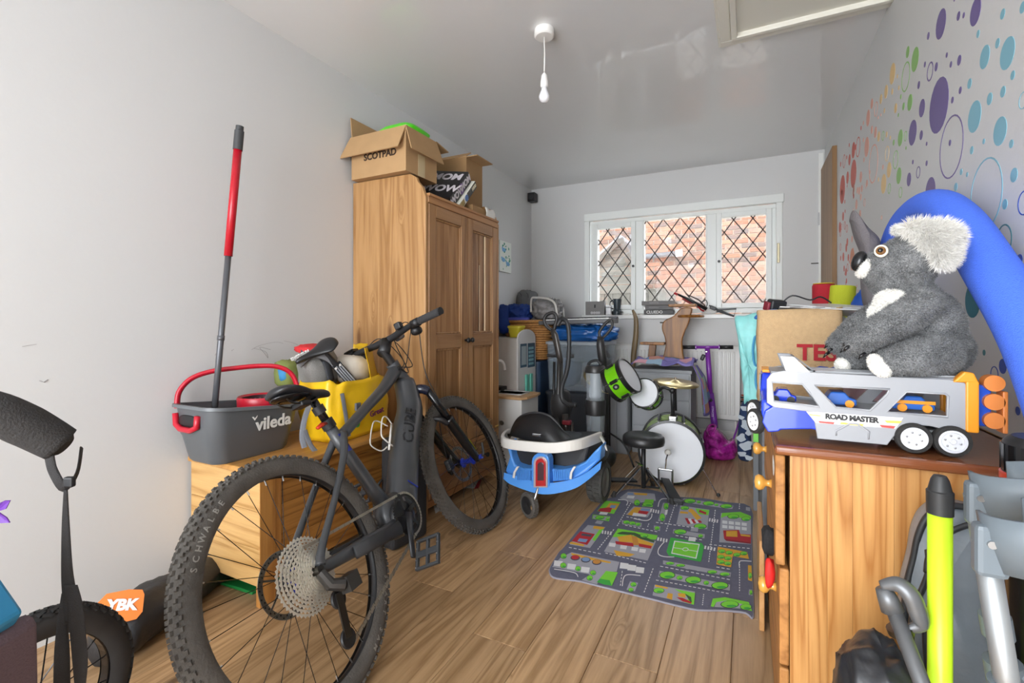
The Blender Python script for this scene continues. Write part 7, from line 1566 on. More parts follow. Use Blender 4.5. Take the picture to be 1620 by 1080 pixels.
mb = MB(); mb.box(xL + .005, xR - .003, Yn + .004, Yf - .004, zR - .008, zR + .002); mb.build('roof_deck', TDk, tk, bevel=.001)
for i in range(4): MB().box(xL + .06, xR - .01, Yn + .02 + i * .03, Yn + .028 + i * .03, zR + .002, zR + .006).build('roof_rail', TGm, tk)
zm = TP(1300, 648).z
MB().box(xL + .01, xR - .01, Yn + .004, Yf - .004, zm - .004, zm + .002).build('middle_deck', TGm, tk)
MB().box(xL + .09, xR - .01, Yn + .004, Yf - .004, zm - .045, zm - .04).build('lower_deck', TGm, tk)
# ribs round the windows
for w_ in wins:
    p3 = [Vector((zt(a, b_)[0], Yn - .003, zt(a, b_)[1])) for a, b_ in w_]; MB().tube(p3, .0028, 6, closed=True).build('window_rib', TGm, tk, smooth=True)
fin = MB(); fin.prism([Vector((zt(a, b_)[0], Yn - .004, zt(a, b_)[1])) for a, b_ in ((1234, 563), (1256, 564), (1288, 594), (1245, 592))], (0, .014, 0)); fin.build('roof_fin', M('truck_white', 'd9dbdd', .3), tk, bevel=.002)
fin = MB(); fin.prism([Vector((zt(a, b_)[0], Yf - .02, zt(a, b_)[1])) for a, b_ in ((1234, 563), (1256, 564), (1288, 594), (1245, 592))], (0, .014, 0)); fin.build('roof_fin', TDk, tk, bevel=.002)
fin = MB(); fin.hexa([TP(1258, 566) + Vector((0, .02, 0)), TP(1290, 590) + Vector((0, .02, 0)), TP(1290, 590) + Vector((0, .12, 0)), TP(1258, 566) + Vector((0, .12, 0)), TP(1258, 564) + Vector((0, .02, 0)), TP(1292, 588) + Vector((0, .02, 0)), TP(1292, 588) + Vector((0, .12, 0)), TP(1258, 564) + Vector((0, .12, 0))]); fin.build('sloping_ramp', M('ramp_grey', '77797d', .4), tk)
# decal
dq = MB(); cols = [M('decal_white', 'e9e6e2', .4), M('decal_red', 'd2504a', .4), M('decal_yellow', 'e6c95a', .4)]
def dq_(m_, pts, k): dq.m = m_; dq.add([Vector((zt(a, b_)[0], Yn - .0048 - .0002 * k, zt(a, b_)[1])) for a, b_ in pts], [tuple(range(len(pts)))])
dq_(0, [(1275, 650), (1428, 660), (1416, 677), (1290, 668)], 0); dq_(1, [(1294, 665), (1320, 667), (1318, 670), (1296, 668)], 1); dq_(2, [(1330, 667), (1366, 670), (1364, 673), (1328, 670)], 1); dq_(1, [(1390, 671), (1416, 673), (1413, 677), (1394, 675)], 1); dq_(2, [(1398, 664), (1426, 665), (1422, 669), (1402, 668)], 1); dq_(2, [(1278, 654), (1296, 656), (1300, 658), (1281, 656)], 1)
dq.build('side_decal', cols, tk, recalc=False)
tp0 = TP(1346, 661); text('ROAD MASTER', .0155, tp0 + Vector((0, -.0056, 0)), TP(1400, 665.5) - TP(1300, 657.5), (0, 0, 1), M('decal_ink', '2c2c2e', .5), tk, bold=.0009, ext=.0002, sx=.98, space=.9)
dl_ = MB(); dl_.tube([Vector((zt(a, b_)[0], Yn - .0045, zt(a, b_)[1])) for a, b_ in ((1322, 688), (1322, 680), (1344, 669), (1356, 670), (1374, 682), (1373, 694))], .0022, 6); dl_.build('pressed_arch', TGm, tk, smooth=True)
def twheel(px, py, r_, Y, nm='wheel', flip=1, ax=(0, -1, 0), w_=.022):
    c = P(px, py, Y=Y) if not isinstance(px, Vector) else px
    mb = MB(); mb.lathe([(r_ * .7, w_ / 2), (r_ * .95, w_ / 2), (r_, w_ * .3), (r_, -w_ * .3), (r_ * .95, -w_ / 2), (0, -w_ / 2)], c, ax, n=32); o = mb.build(nm, RUB, tk, smooth='auto')
    mb = MB(); mb.lathe([(0, w_ * .55), (r_ * .16, w_ * .55), (r_ * .2, w_ * .42), (r_ * .56, w_ * .42), (r_ * .6, w_ * .55), (r_ * .72, w_ * .56), (r_ * .75, w_ * .45)], c, ax, n=32); h_ = mb.build('hubcap', M('hub_white', 'dfe1e6', .3), o, smooth='auto')
    a1 = Vector(ax).orthogonal().normalized(); b1 = Vector(ax).normalized().cross(a1)
    for i in range(6):
        a = 2 * pi * i / 6; MB().ell(c + Vector(ax).normalized() * w_ * .46 + (a1 * cos(a) + b1 * sin(a)) * r_ * .4, r_ * .07, n=8).build('bolt', STEEL, h_)
    return c
wr_ = .031
for px in (1445, 1506):
    c0 = P(px, 690, Y=Yn - .006); twheel(Vector((c0.x, Yn - .002, tz + wr_)), 0, wr_, 0); twheel(Vector((c0.x, Yf, tz + wr_)), 0, wr_, 0, ax=(0, 1, 0))
mb = MB(); mb.box(TP(1415, 690).x, xR + .004, Yn + .018, Yf - .018, tz + .018, zm - .03); mb.box(xR - .012, xR + .001, Yn + .002, Yf - .002, tz + .008, tz + .06); mb.build('bogie', TGm, tk, bevel=.002)
# orange tail frame
mb = MB(); z0 = TP(1530, 683).z; z1 = TP(1530, 608).z + .008
mb.box(xR - .002, xR + .018, Yn - .008, Yn + .012, z0, z1); mb.box(xR - .002, xR + .018, Yf - .012, Yf + .008, z0, z1); mb.box(xR - .002, xR + .018, Yn + .012, Yf - .012, z1 - .018, z1); mb.prism([(xR - .022, Yn - .008, z1 - .004), (xR - .004, Yn - .008, z1 + .018), (xR + .010, Yn - .008, z1 + .016), (xR + .018, Yn - .008, z1 - .004)], (0, .02, 0)); mb.build('tail_frame', TO, tk, bevel=.003)
# folded ramp behind tail frame
mb = MB(); mb.box(xR + .019, xR + .045, Yn + .02, Yf - .02, z0 + .01, z1 - .01); mb.build('blue_tailboard', M('tail_blue', '2452c4', .3), tk, bevel=.003)
for i in range(3):
    zz = z0 + .012 + i * .037; mb = MB(); mb.lathe([(0, -.012), (.016, -.012), (.016, .012), (0, .012)], (xR + .046, Yn + .022, zz + .012), (0, 1, 0), n=20); mb.build('ramp_roller', M('ramp_orange', 'e58a45', .4), tk, smooth='auto')
MB().box(xR + .058, xR + .066, Yn + .01, Yn + .04, z0, z1 - .02).build('ramp_side', M('ramp_orange', 'e58a45', .4), tk, bevel=.002)
# load inside
for i, (px, m_) in enumerate(((1240, TB), (1330, M('toy_blue_car', '2a62b8', .3)), (1455, M('toy_blue_car', '2a62b8', .3)))):
    c0 = TP(px, 640); x_ = c0.x; w_ = .028 if i == 0 else .036
    t_ = thing('toy_car', ['small dark blue toy car in the front window of the transporter', 'blue toy car seen in the middle window of the transporter', 'blue and orange toy car in the rear window of the transporter'][i], 'toy car', (x_, 1.31, zm)) 
    mb = MB(); mb.prism([(x_ + a * w_ / .036, 1.285, zm + .0035 + b_) for a, b_ in ((-.036, .004), (-.036, .018), (-.02, .02), (-.012, .033), (.014, .033), (.024, .02), (.036, .018), (.036, .004))], (0, .05, 0)); mb.build('car_body', m_, t_, bevel=.003)
    for dx in (-.02, .022):
        mb = MB(); mb.lathe([(0, -.003), (.0085, -.003), (.0085, .003), (0, .003)], (x_ + dx * w_ / .036, 1.284, zm + .0115), (0, 1, 0), n=16); mb.build('wheel', TO if i else BLK, t_, smooth='auto')
    if i == 2: MB().box(x_ - .035, x_ + .036, 1.2835, 1.286, zm + .02, zm + .027).build('orange_stripe', TO, t_)
# blue tractor unit, turned towards the camera
cx0_, cx1_ = P(1204, 600, Y=1.30).x, xL + .012
mb = MB(); mb.prism([(cx0_, 1.47, tz + .03), (cx0_, 1.47, tz + .125), (cx0_ + .004, 1.45, tz + .142), (cx0_ + .004, 1.37, tz + .142), (cx0_, 1.34, tz + .10), (cx0_, 1.265, tz + .085), (cx0_, 1.25, tz + .03)], (cx1_ - cx0_, 0, 0)); mb.build('cab', TB, tk, bevel=.006, seg=3)
mb = MB(); mb.prism([(cx0_ - .001, 1.375, tz + .098), (cx0_ - .001, 1.445, tz + .098), (cx0_ + .001, 1.44, tz + .134), (cx0_ + .001, 1.385, tz + .134)], (-.001, 0, 0)); mb.build('cab_window', M('cab_glass', '9fb4cf', .15), tk)
mb = MB(); mb.box(cx0_ + .004, cx1_ + .0, 1.36, 1.46, tz + .142, tz + .150); mb.build('cab_roof', TO, tk, bevel=.003)
hood = [(1226, 641), (1284, 649), (1292, 672), (1294, 681), (1284, 679), (1235, 680), (1232, 683), (1215, 684), (1206, 668), (1210, 650)]
mb = MB(); mb.prism([Vector((zt(a, b_)[0], Yn + .002, zt(a, b_)[1])) for a, b_ in hood], (0, .13, 0)); mb.build('fifth_wheel_cover', TB, tk, bevel=.008, seg=3)
for yy in (1.285, 1.435): twheel(Vector((cx0_ - .012, yy - .008, tz + .032)), 0, .030, 0, ax=(-.86, -.5, 0), w_=.014)

# ---- koala
kl = thing('koala_plush', 'large grey and white koala plush sitting on the toy truck', 'soft toy', (.29, 1.33, zR + .006))
KY = 1.335
def furm(name, c1, c2, sc_=900):
    m = bpy.data.materials.new(name); m.use_nodes = True; nt = m.node_tree; N = nt.nodes; L = nt.links; b = N['Principled BSDF']; b.inputs['Roughness'].default_value = .9; b.inputs['Sheen Weight'].default_value = .25
    tc = N.new('ShaderNodeTexCoord'); n = N.new('ShaderNodeTexNoise'); n.inputs['Scale'].default_value = sc_; n.inputs['Detail'].default_value = 3; n2 = N.new('ShaderNodeTexNoise'); n2.inputs['Scale'].default_value = 28
    L.new(tc.outputs['Object'], n.inputs['Vector']); L.new(tc.outputs['Object'], n2.inputs['Vector'])
    ad = N.new('ShaderNodeMath'); ad.operation = 'MULTIPLY_ADD'; ad.inputs[1].default_value = .35; L.new(n2.outputs[0], ad.inputs[0]); 
    mu = N.new('ShaderNodeMath'); mu.operation = 'MULTIPLY'; mu.inputs[1].default_value = .65; L.new(n.outputs[0], mu.inputs[0]); L.new(mu.outputs[0], ad.inputs[2])
    r_ = N.new('ShaderNodeValToRGB'); e_ = r_.color_ramp.elements; e_[0].position = .36; e_[0].color = lin(c1); e_[1].position = .62; e_[1].color = lin(c2); L.new(ad.outputs[0], r_.inputs[0]); L.new(r_.outputs[0], b.inputs['Base Color']); return m
kg = furm('koala_fur', '36383a', '8a8b8b', 420); kwf = furm('koala_white_fur', 'd9d6cf', 'f4f2ec', 200)
def fur(o, mat, n, ln_, name, droop=.3, seed=1, spread=.4, dirv=None, wid=.0009):
    me = o.data; nv = len(me.vertices); co = np.empty(nv * 3); me.vertices.foreach_get('co', co); co = co.reshape(-1, 3)
    no = np.empty(nv * 3); me.vertices.foreach_get('normal', no); no = no.reshape(-1, 3)
    me.calc_loop_triangles(); nt_ = len(me.loop_triangles); tr = np.empty(nt_ * 3, dtype=np.int64); me.loop_triangles.foreach_get('vertices', tr); tr = tr.reshape(-1, 3)
    a, b_, c = co[tr[:, 0]], co[tr[:, 1]], co[tr[:, 2]]; ar = np.linalg.norm(np.cross(b_ - a, c - a), axis=1); g = np.random.default_rng(seed); t = g.choice(nt_, n, p=ar / ar.sum())
    u = g.random((n, 2)); u[u.sum(1) > 1] = 1 - u[u.sum(1) > 1]; w = np.c_[1 - u.sum(1), u]
    p = (w[:, :, None] * np.stack([co[tr[t, i]] for i in range(3)], 1)).sum(1); nn = (w[:, :, None] * np.stack([no[tr[t, i]] for i in range(3)], 1)).sum(1); nn /= np.linalg.norm(nn, axis=1)[:, None] + 1e-9
    d = nn + g.normal(0, spread, (n, 3)) + np.array([0, 0, -droop]) + (np.array(dirv) if dirv is not None else 0); d /= np.linalg.norm(d, axis=1)[:, None]
    s_ = np.cross(d, g.normal(0, 1, (n, 3))); s_ /= np.linalg.norm(s_, axis=1)[:, None]
    L_ = ln_ * g.uniform(.6, 1.2, (n, 1)); base = p - nn * .001
    V = np.stack([base - s_ * wid, base + s_ * wid, base + d * L_], 1).reshape(-1, 3)
    m2 = bpy.data.meshes.new(name); m2.from_pydata(V.tolist(), [], np.arange(n * 3).reshape(-1, 3).tolist()); m2.materials.append(mat)
    f_ = bpy.data.objects.new(name, m2); C.objects.link(f_); f_.parent = o; f_['kind'] = 'stuff'; return f_
def K(px, py, dy=0): return P(px, py, Y=KY + dy)
kz = zR + .006
def kell(mb, px, py, dy, rx, ry, rz, rot=0): mb.ell(K(px, py, dy), (rx, ry, rz), Matrix.Rotation(rot, 3, 'Y'), n=20)
kb = MB()
kell(kb, 1468, 520, .02, .062, .075, .088); kell(kb, 1474, 552, .03, .070, .080, .060); kell(kb, 1448, 478, .01, .045, .06, .05)
kell(kb, 1432, 418, 0, .058, .062, .062); kell(kb, 1400, 425, 0, .045, .05, .048); kell(kb, 1384, 430, -.002, .026, .034, .030); kell(kb, 1410, 448, 0, .040, .046, .034)
def limb(pts, rr): 
    kb.tube(catmull(pts, 5), rr, 14); kb.ell(pts[0], rr[0], n=14); kb.ell(pts[-1], rr[-1], n=14)
limb([K(1462, 480, -.045), K(1425, 505, -.075), K(1385, 525, -.085), K(1352, 545, -.08)], [.034, .034, .030, .024])
limb([K(1430, 480, .06), K(1395, 495, .065), K(1355, 520, .05), K(1325, 545, .03)], [.032, .032, .029, .023])
limb([K(1480, 560, -.045), K(1440, 568, -.075), K(1405, 576, -.082)], [.046, .040, .031])
limb([K(1440, 565, .05), K(1385, 570, .045), K(1345, 572, .03)], [.040, .034, .026])
kbo = kb.build('koala_body', kg, kl, remesh=.0045); bake(kbo)
for v in kbo.data.vertices:
    zmin = kz - kl.location.z + .002
    if v.co.z < zmin: v.co.z = zmin
kbo.data.polygons.foreach_set('use_smooth', [True] * len(kbo.data.polygons)); fur(kbo, kg, 60000, .0075, 'grey_fur', seed=2)
def kpart(name, ells, mat, n, ln_, rm=.004, **k):
    m_ = MB()
    for e_ in ells: kell(m_, *e_)
    o = m_.build(name, mat, kl, remesh=rm); bake(o); o.data.polygons.foreach_set('use_smooth', [True] * len(o.data.polygons))
    if n: fur(o, mat, n, ln_, 'white_fur', **k)
    return o
kpart('chest_patch', [(1408, 478, -.032, .028, .03, .030, .6), (1394, 494, -.028, .022, .028, .026, .6)], kwf, 5000, .007, seed=5)
kpart('ear', [(1484, 376, -.055, .034, .018, .030, .2), (1455, 362, -.050, .026, .014, .012, .15), (1492, 400, -.055, .018, .016, .026, .1)], kwf, 14000, .022, seed=6, dirv=(.5, -.1, .1), droop=.5, spread=.5, wid=.0011)
kpart('ear', [(1424, 364, .07, .016, .012, .012, .2)], kwf, 1500, .010, seed=7)
kpart('muzzle_patch', [(1369, 424, -.010, .013, .026, .024, .5)], kwf, 2500, .006, seed=8)
kpart('foot_pad', [(1388, 577, -.098, .016, .016, .026, -.45), (1398, 584, -.100, .018, .014, .018, -.3)], kwf, 2500, .004, seed=9)
kpart('foot_pad', [(1334, 577, .02, .018, .02, .018, -.3)], kwf, 2000, .004, seed=10)
nz = MB(); kell(nz, 1359, 413, -.008, .0145, .018, .024, .3); nz.build('nose', M('nose_black', '17181a', .22), kl, smooth=True)
ec = K(1394, 397, -.050)
en = (Vector((-.35, -.9, .12))).normalized()
MB().ell(ec, (.013, .006, .014), n=20).build('eye_surround', M('eye_felt', 'e9e2d2', .8), kl, smooth=True)
MB().ell(ec + en * .0035, (.0095, .006, .0098), n=20).build('eye_iris', M('eye_brown', '7a5326', .15, coat=1), kl, smooth=True); MB().ell(ec + en * .0065, (.006, .004, .0062), n=16).build('pupil', M('pupil', '0c0b0b', .08), kl, smooth=True)
for (bx0, by0, dy) in ((1333, 548, -.095), (1337, 552, -.105), (1340, 545, -.08)): pass
for cpx, cpy, dyy in ((1336, 543, -.085), (1338, 550, -.095), (1333, 552, -.075), (1308, 545, .03), (1312, 553, .02), (1306, 560, .035), (1362, 562, -.10)):
    MB().tube([K(cpx + 6, cpy - 3, dyy), K(cpx, cpy + 1, dyy - .006), K(cpx - 4, cpy + 6, dyy)], [.0042, .0035, .001], 6).build('claw', M('claw', '1b1b1c', .3), kl, smooth=True)

# ---- jute bag
jb = thing('jute_shopping_bag', 'beige jute bag with red letters standing behind the toy truck', 'bag', (.18, 1.80, dz)); jm = M('jute', 'c0a178', .9, bump=.5, bs=420, var=.06, vs=90)
jx0, jx1, jy0, jy1, jz1 = P(1199, 500, Y=1.72).x, P(1334, 500, Y=1.72).x, 1.72, 1.95, P(1260, 491, Y=1.72).z
mb = MB(); R0 = []
for i in range(9):
    t = i / 8; ring = []
    for j, p in enumerate(rring((jx1 - jx0) / 2, (jy1 - jy0) / 2, dz + .003 + (jz1 - dz) * t, .02, n=6, cx=(jx0 + jx1) / 2, cy=(jy0 + jy1) / 2)):
        k = .004 * noise.noise(Vector((p.x * 14, p.y * 14, t * 4))); zz = p.z + (.012 * noise.noise(Vector((p.x * 9, p.y * 9, 2))) if i == 8 else 0); ring.append(Vector((p.x + k, p.y + k, zz)))
    R0.append(ring)
mb.loft(R0, caps=False); mb.add(R0[0], [tuple(range(len(R0[0])))[::-1]]); mb.build('bag_body', jm, jb, smooth='auto', solid=.003)
text('TESCO', .068, P(1300, 559, Y=1.715) + Vector((.040, -.002, 0)), (1, 0, 0), (0, 0, 1), M('jute_red', 'a01a26', .8), jb, bold=.002, name='lettering')
for i in range(4): 
    c_ = P(1297 + i * 26, 583, Y=1.715); MB().prism([c_ + Vector((a, -.002, b_)) for a, b_ in ((-.022, 0), (0, .008), (.022, .006), (.018, -.004), (0, -.008))], (0, .002, 0)).build('blue_flash', M('jute_blue', '2247a0', .8), jb)
# contents of jute bag
fi = thing('plastic_wallets', 'pile of clear and grey plastic wallets on top of the jute bag', 'folder', (.2, 1.82, 1.04))
mb = blob((.19, 1.84, 1.01), (.22, .17, .09), 71, .06, 4, n=22); mb.build('packed_wallets', M('wallet_grey', 'c6c8ca', .3, bump=.3, bs=30), fi, smooth=True)
for i in range(5): MB().obox((.20 + .01 * i, 1.80 + .01 * i, 1.062 + i * .005), (.22, .17, .003), Euler((.05 * (i - 2), .06 - .02 * i, .2 * i)).to_matrix()).build('wallet', [M('wallet_a', 'd9dadb', .25), M('wallet_b', '9a9c9e', .3)][i % 2], fi, bevel=.001)
pn = MB().obox((.085, 1.79, 1.085), (.05, .04, .035), Euler((.2, .1, .4)).to_matrix()).build('black_camera', BLK, None, bevel=.006); tag(pn, 'small black and red gadget at left end of wallets pile', 'gadget'); MB().obox((.058, 1.785, 1.082), (.012, .035, .03), Euler((.2, .1, .4)).to_matrix()).build('red_end', M('gadget_red', '7d2030', .4), pn, bevel=.003)
MB().tube(catmull([(.10, 1.79, 1.09), (.13, 1.78, 1.115), (.18, 1.79, 1.10), (.21, 1.80, 1.11), (.24, 1.81, 1.09)], 5), .0025, 6).build('lead', BLK, pn)
bf = MB(); bf.ell(P(1212, 497, Y=1.76), (.038, .02, .012), Matrix.Rotation(-.35, 3, 'Y'), n=16); tag(bf.build('blue_paddle', M('paddle_blue', '2b66a8', .4), smooth=True), 'flat blue oval plastic piece at left rim of jute bag', 'toy')
# support behind: hidden carton carrying turquoise bag and rollers
hb_ = thing('grey_tall_box', 'dark grey box standing behind the chest of drawers', 'box', (.27, 2.75, 0))
MB().box(.055, XR - .03, 2.30, 3.3, 0, .555).build('carton', M('box_slate', '6e6f73', .7), hb_, bevel=.004)
tq = thing('turquoise_bag', 'tall turquoise pattern shopping bag left of jute bag', 'bag', (.06, 3.05, .56)); tqm = M('turquoise', '98e4e2', .5, var=.12, vs=18, bump=.3, bs=20)
opl = [(1162, 502), (1178, 499), (1203, 498), (1207, 560), (1207, 640), (1192, 652), (1184, 636), (1177, 640), (1175, 610), (1171, 570), (1167, 535)]
base_ = [P(a, b_, Y=2.99) for a, b_ in opl]; base_ = catmull(base_, 4, closed=True); mb = MB(); cn = sum(base_, Vector()) / len(base_); rows = []
for t, s_ in ((0, 0), (.0, .5), (.004, .8), (.02, .97), (.06, 1.0), (.14, .98)):
    rows.append([Vector((cn.x + (p.x - cn.x) * s_ + .004 * noise.noise(p * 30), 2.97 + t + .012 * noise.noise(p * 14), cn.z + (p.z - cn.z) * s_)) for p in base_])
mb.loft(rows); mb.build('bag_body', tqm, tq, smooth=True)
for a, b_, s_ in ((1196, 555, 12), (1200, 600, 9)):
    p = P(a, b_, Y=2.955); MB().tube([p + Vector((.03 * cos(t_) * .5, 0, s_ / 200 * sin(t_) * 1.4)) for t_ in [2 * pi * j / 16 for j in range(16)]], .006, 6, closed=True).build('blue_ring_print', M('ring_blue', '4aa0cf', .5), tq)
gp = MB(); p_ = P(1193, 678, Y=2.9); gp.obox(Vector((.0395, 2.9, .42)), (.03, .02, .09)); 
gp = tag(MB().box(.0265, .0525, 2.89, 2.91, 0, .375).build('display_board', M('board_slate', '6d6f72', .7), bevel=.002), 'grey upright board with bright green top beside the navy cloud bag', 'board'); MB().box(.0265, .0525, 2.889, 2.911, .3755, .465).build('green_top', M('paper_green', '7fd65a', .6), gp, bevel=.002)
def foam(name, px, py0, Y, r_, c_, label, tilt=0):
    top_ = P(px, py0, Y=Y); t_ = MB(); b_ = Vector((top_.x - tilt, Y, .56)); t_.lathe([(0, 0), (r_ * .95, 0), (r_, .005), (r_, (top_ - b_).length - .006), (r_ * .94, (top_ - b_).length), (r_ * .3, (top_ - b_).length), (0, (top_ - b_).length - .01)], b_, top_ - b_, n=28)
    return tag(t_.build(name, M('foam_' + c_, c_, .85, bump=.25, bs=300), smooth='auto'), label, 'pool noodle', 'foam rollers behind the jute bag')
foam('pool_noodle', 1303, 450, 2.45, .043, 'a81c2a', 'upright red foam noodle with yellow end, left of the yellow one'); foam('pool_noodle', 1334, 452, 2.40, .046, 'b7bf2a', 'upright yellow green foam noodle beside the red one', .05)
yp = P(1303, 449.5, Y=2.45); ye = MB(); ye.lathe([(.022, 0), (.040, .001), (.040, .004), (.022, .004)], yp, (0, 0, 1), n=24); ye.build('yellow_end', M('foam_gold', 'd9b42c', .8), bpy.data.objects['pool_noodle'])
bt_ = blob((.395, 2.2, .99), (.10, .12, .30), 81, .15, 5, n=22, flat_bottom=False); bt_ = tag(bt_.build('blue_red_toy', M('toy_navy', '1d4fa8', .5), smooth=True), 'blue and red toy partly seen behind the yellow noodle', 'toy'); MB().ell((.36, 2.13, 1.02), (.025, .02, .02), n=14).build('red_spot', M('toy_red', 'c0263a', .5), bt_, smooth=True)
pk_ = blob((.42, 2.12, .78), (.2, .2, .42), 85, .1, 3, n=20); tag(pk_.build('pink_white_cloth', M('cloth_pale_pink', 'd9bcc8', .9), smooth=True), 'pale pink cloth heap behind the jute bag by the wall', 'cloth')
# shark fin plush
sk = [(1349, 333), (1356, 340), (1372, 360), (1390, 378), (1392, 400), (1405, 430), (1412, 500), (1380, 505), (1366, 480), (1362, 430), (1362, 400), (1352, 375), (1346, 352), (1344, 345)]
base_ = catmull([P(a, b_, Y=1.95) for a, b_ in sk], 4, closed=True); cn = sum(base_, Vector()) / len(base_); rows = []
for t, s_ in ((0, .0), (.003, .45), (.012, .75), (.03, .95), (.05, 1.0), (.07, .95), (.088, .75), (.097, .45), (.10, 0)):
    rows.append([Vector((cn.x + (p.x - cn.x) * s_, 1.90 + t, cn.z + (p.z - cn.z) * (1 - (1 - s_) * .6))) for p in base_])
mb = MB(); mb.loft(rows); tag(mb.build('shark_plush', M('shark_grey', '6f6a6c', .9, bump=.3, bs=200), smooth=True), 'grey plush shark standing nose up behind the koala', 'soft toy')
# blue pool noodle arch
pts = [(.47, .96, .66), (.47, 1.10, .86), (.47, 1.21, 1.0), (.465, 1.36, 1.14), (.46, 1.50, 1.262), (.458, 1.64, 1.335), (.455, 1.78, 1.355), (.452, 1.93, 1.33), (.45, 2.04, 1.25), (.45, 2.10, 1.12), (.45, 2.12, .98), (.45, 2.12, .60)]
ar = MB(); ar.tube(catmull(pts, 6), .047, 24)
tag(ar.build('pool_noodle', M('foam_blue', '4a74ea', .9, bump=.35, bs=350, var=.05, vs=200), smooth=True), 'thick bright blue foam noodle bent in an arch behind the koala', 'pool noodle')

# ================================================================== right foreground
# black ribbed tube with red ring
bt = thing('black_tube', 'tall black ribbed tube with red ring standing at right edge', 'tube', (.40, .96, 0)); tc_ = Vector((.395, .965, 0)); bz = P(1600, 700, Y=.91).z
prof = [(0, bz), (.040, bz), (.048, bz - .006), (.050, bz - .012), (.050, bz - .055)]
mb = MB(); mb.lathe([(0, 0), (.05, 0), (.05, bz - .10), (.046, bz - .10)], tc_, n=36); mb.build('tube_body', BLKG, bt, smooth='auto')
mb = MB(); mb.lathe([(.051, bz - .068), (.053, bz - .066), (.053, bz - .056), (.051, bz - .054)], tc_, n=36); mb.build('red_ring', M('ring_red', 'c8321f', .3), bt, smooth='auto')
mb = MB(); mb.lathe([(.050, bz - .10), (.050, bz - .068)], tc_, n=36); mb.build('neck', BLK, bt, smooth='auto')
mb = MB(); mb.lathe(prof, tc_, n=36); mb.build('cap', BLK, bt, smooth='auto')
for i in range(18):
    a = 2 * pi * i / 18; d_ = Vector((cos(a), sin(a), 0)); MB().bar(tc_ + d_ * .0505 + Vector((0, 0, bz - .052)), tc_ + d_ * .0505 + Vector((0, 0, bz - .012)), .009, .003, up=d_).build('grip_rib', BLKG, bt)
# grey garment bag leaning at the side of the drawers
gcase = thing('grey_rucksack', 'grey and black zipped nylon bag leaning against the dresser side', 'bag', (.28, 1.1, 0)); gn = M('nylon_grey', '7d858c', .42, bump=.9, bs=13, var=.08, vs=14); gk = M('nylon_black', '26282b', .5)
gl_ = [(1492, 801), (1515, 800), (1545, 806), (1580, 812), (1580, 1180), (1440, 1180), (1437, 1040), (1432, 980), (1434, 930), (1446, 880), (1452, 850), (1462, 825), (1475, 810)]
base_ = catmull([P(a, b_, Y=1.12) for a, b_ in gl_], 4, closed=True); cn = sum(base_, Vector()) / len(base_); rows = []
for t, s_ in ((0, .0), (.002, .4), (.008, .75), (.022, .93), (.045, 1.0), (.07, 1.0), (.08, .96)):
    rows.append([Vector((cn.x + (p.x - cn.x) * s_, 1.095 + t + .014 * noise.noise(Vector((p.x * 12 * s_, 1, p.z * 12 * s_))), cn.z + (p.z - cn.z) * s_)) for p in base_])
mb = MB(); mb.loft(rows); go_ = mb.build('bag_front', gn, gcase, smooth=True)
MB().tube(base_, .006, 8, closed=True).build('bound_edge', gk, gcase, smooth=True)
for zp in ([(1466, 905), (1470, 880), (1484, 856), (1510, 838), (1545, 826)], [(1440, 1020), (1446, 960), (1460, 930), (1470, 900), (1468, 870)], [(1470, 1080), (1464, 1000), (1470, 960)]):
    MB().tube(catmull([P(a, b_, Y=1.088) for a, b_ in zp], 5), .0045, 6, flat=1.5).build('zip', gk, gcase, smooth=True)
mb = MB(); mb.prism([Vector((p.x, p.y, max(p.z, .003))) for p in [P(a, b_, Y=1.175) for a, b_ in ((1440, 1000), (1580, 1000))]] + [Vector((.47, 1.175, .003)), Vector((.27, 1.175, .003))], (0, .02, 0)); mb.build('bag_back', gk, gcase)
# fluorescent pole
fp = thing('yellow_green_pole', 'fluorescent yellow green pole with black grip standing upright right of the dresser', 'pole', (.27, .93, 0)); pxx = P(1487, 900, Y=.93).x; fz = P(1487, 752, Y=.93).z; fz2 = P(1487, 808, Y=.93).z
MB().tube([(pxx, .93, .002), (pxx, .93, fz2)], .0148, 18).build('pole', M('fluoro', 'c8f02a', .35), fp, smooth=True)
MB().lathe([(.0162, fz2 - .004), (.0165, fz2 + .03), (.0145, fz - .022), (.011, fz - .006), (.008, fz), (0, fz)], (pxx, .93, 0), n=24).build('grip', M('grip_blk', '2c2d2e', .5), fp, smooth='auto')
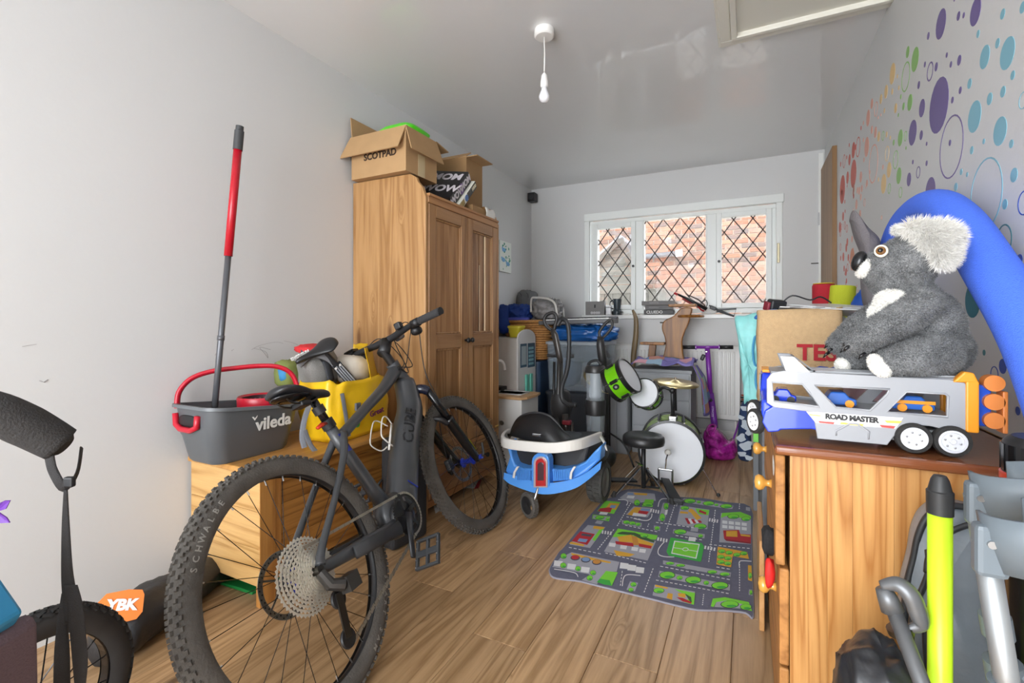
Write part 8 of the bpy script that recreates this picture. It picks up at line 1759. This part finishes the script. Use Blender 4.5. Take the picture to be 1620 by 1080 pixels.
# forearm crutches
cgm2 = M('crutch_grey', '69737a', .45); calu = M('crutch_alu', 'a4a8aa', .42, .7)
def crutch(nm, lab, top, bot, Y0, ysh, sc_=1.0, grip_px=None, face=1):
    t = thing('forearm_crutch', lab, 'crutch', (bot.x, bot.y, 0), 'forearm crutches at the right edge')
    MB().tube([top, top + (bot - top) * .45], .0118, 16).build('upper_tube', calu, t, smooth=True); MB().tube([top + (bot - top) * .43, bot], .0135, 16).build('lower_tube', calu, t, smooth=True)
    d_ = (bot - top).normalized()
    MB().tube([top + d_ * .17, top + d_ * .20], .0175, 16).build('clip_ring', cgm2, t, smooth='auto')
    MB().tube([bot - d_ * .03, bot], [.014, .02], 14).build('rubber_foot', RUB, t)
    for i in range(5): q_ = top + d_ * (.23 + i * .022); MB().cyl(q_ + Vector((0, -.0125, 0)), q_ + Vector((0, -.0150, 0)), .0028, n=8).build('push_button', STEEL, t)
    # cuff
    rows = []
    cc_ = top + Vector((.052, .0, .012))
    for h_, k_ in ((-.034, .82), (.0, 1), (.03, 1.08)):
        rows.append([cc_ + Vector((cos(a) * .052 * k_, sin(a) * .040 * k_, h_ + .010 * cos(a))) for a in [pi * (.02 + 1.55 * j / 20) + ysh for j in range(21)]])
    mb = MB(); mb.sheet(rows); mb.build('cuff', cgm2, t, solid=.004, smooth=True)
    MB().obox(top + Vector((.004, -.004, -.010)), (.030, .022, .060)).build('cuff_socket', cgm2, t, bevel=.006); MB().cyl(top + Vector((.002, -.014, 0)), top + Vector((.002, -.018, 0)), .0045, n=10).build('rivet', STEEL, t)
    g0 = top + d_ * .235; MB().tube([g0, g0 + d_ * .045], .021, 16).build('grip_collar', cgm2, t, smooth='auto'); MB().tube(catmull([g0 + d_ * .02, g0 + Vector((.04, -.01, -.012)), g0 + Vector((.13, -.04, .0))], 4), [.017, .014, .016], 14).build('hand_grip', cgm2, t, smooth=True)
    return t
crutch('a', 'rear forearm crutch with grey cuff, touching the black tube', P(1541, 782, Y=.88), Vector((.40, .93, .003)), 0, pi * .95)
crutch('b', 'front forearm crutch with grey cuff nearest the camera at right', P(1556, 852, Y=.74), Vector((.36, .80, .003)), 0, pi * .95)
# silver litter picker style handle
gh = thing('grey_handle_tube', 'short silver grey tube with looped trigger handle at bottom right', 'walking aid', (.24, .80, 0)); hm_ = M('handle_silver', '6f7173', .4, .5)
h0 = P(1412, 960, Y=.92); h1 = P(1462, 1090, Y=.86); dd_ = (h1 - h0).normalized(); MB().tube([h0 - dd_ * .02, h1, h1 + dd_ * .48], [.0108, .0108, .0108], 16).build('tube', hm_, gh, smooth=True)
MB().tube([P(1396, 930, Y=.92), P(1404, 945, Y=.92), P(1412, 965, Y=.92)], [.010, .014, .016], 12).build('head', hm_, gh, smooth=True)
MB().tube(catmull([P(1394, 926, Y=.92), P(1420, 924, Y=.915), P(1440, 940, Y=.91), P(1452, 968, Y=.91), P(1456, 988, Y=.91), P(1440, 994, Y=.91), P(1424, 997, Y=.91)], 5), [.006, .010, .011, .011, .009, .006, .005], 10, flat=1.2).build('loop_handle', hm_, gh, smooth=True)
MB().tube([P(1422, 992, Y=.912), P(1426, 1002, Y=.912)], .017, 14).build('collar', DSTEEL, gh, smooth='auto')
# black nylon bag bottom
nb_ = blob((.20, .97, .24), (.15, .20, .49), 91, .08, 3.0, n=110, ridges=.05); tag(nb_.build('black_nylon_sack', M('nylon_sack', '2a2b2e', .36, bump=.5, bs=14), smooth=True), 'crumpled black nylon sack on the floor against the dresser side', 'bag')
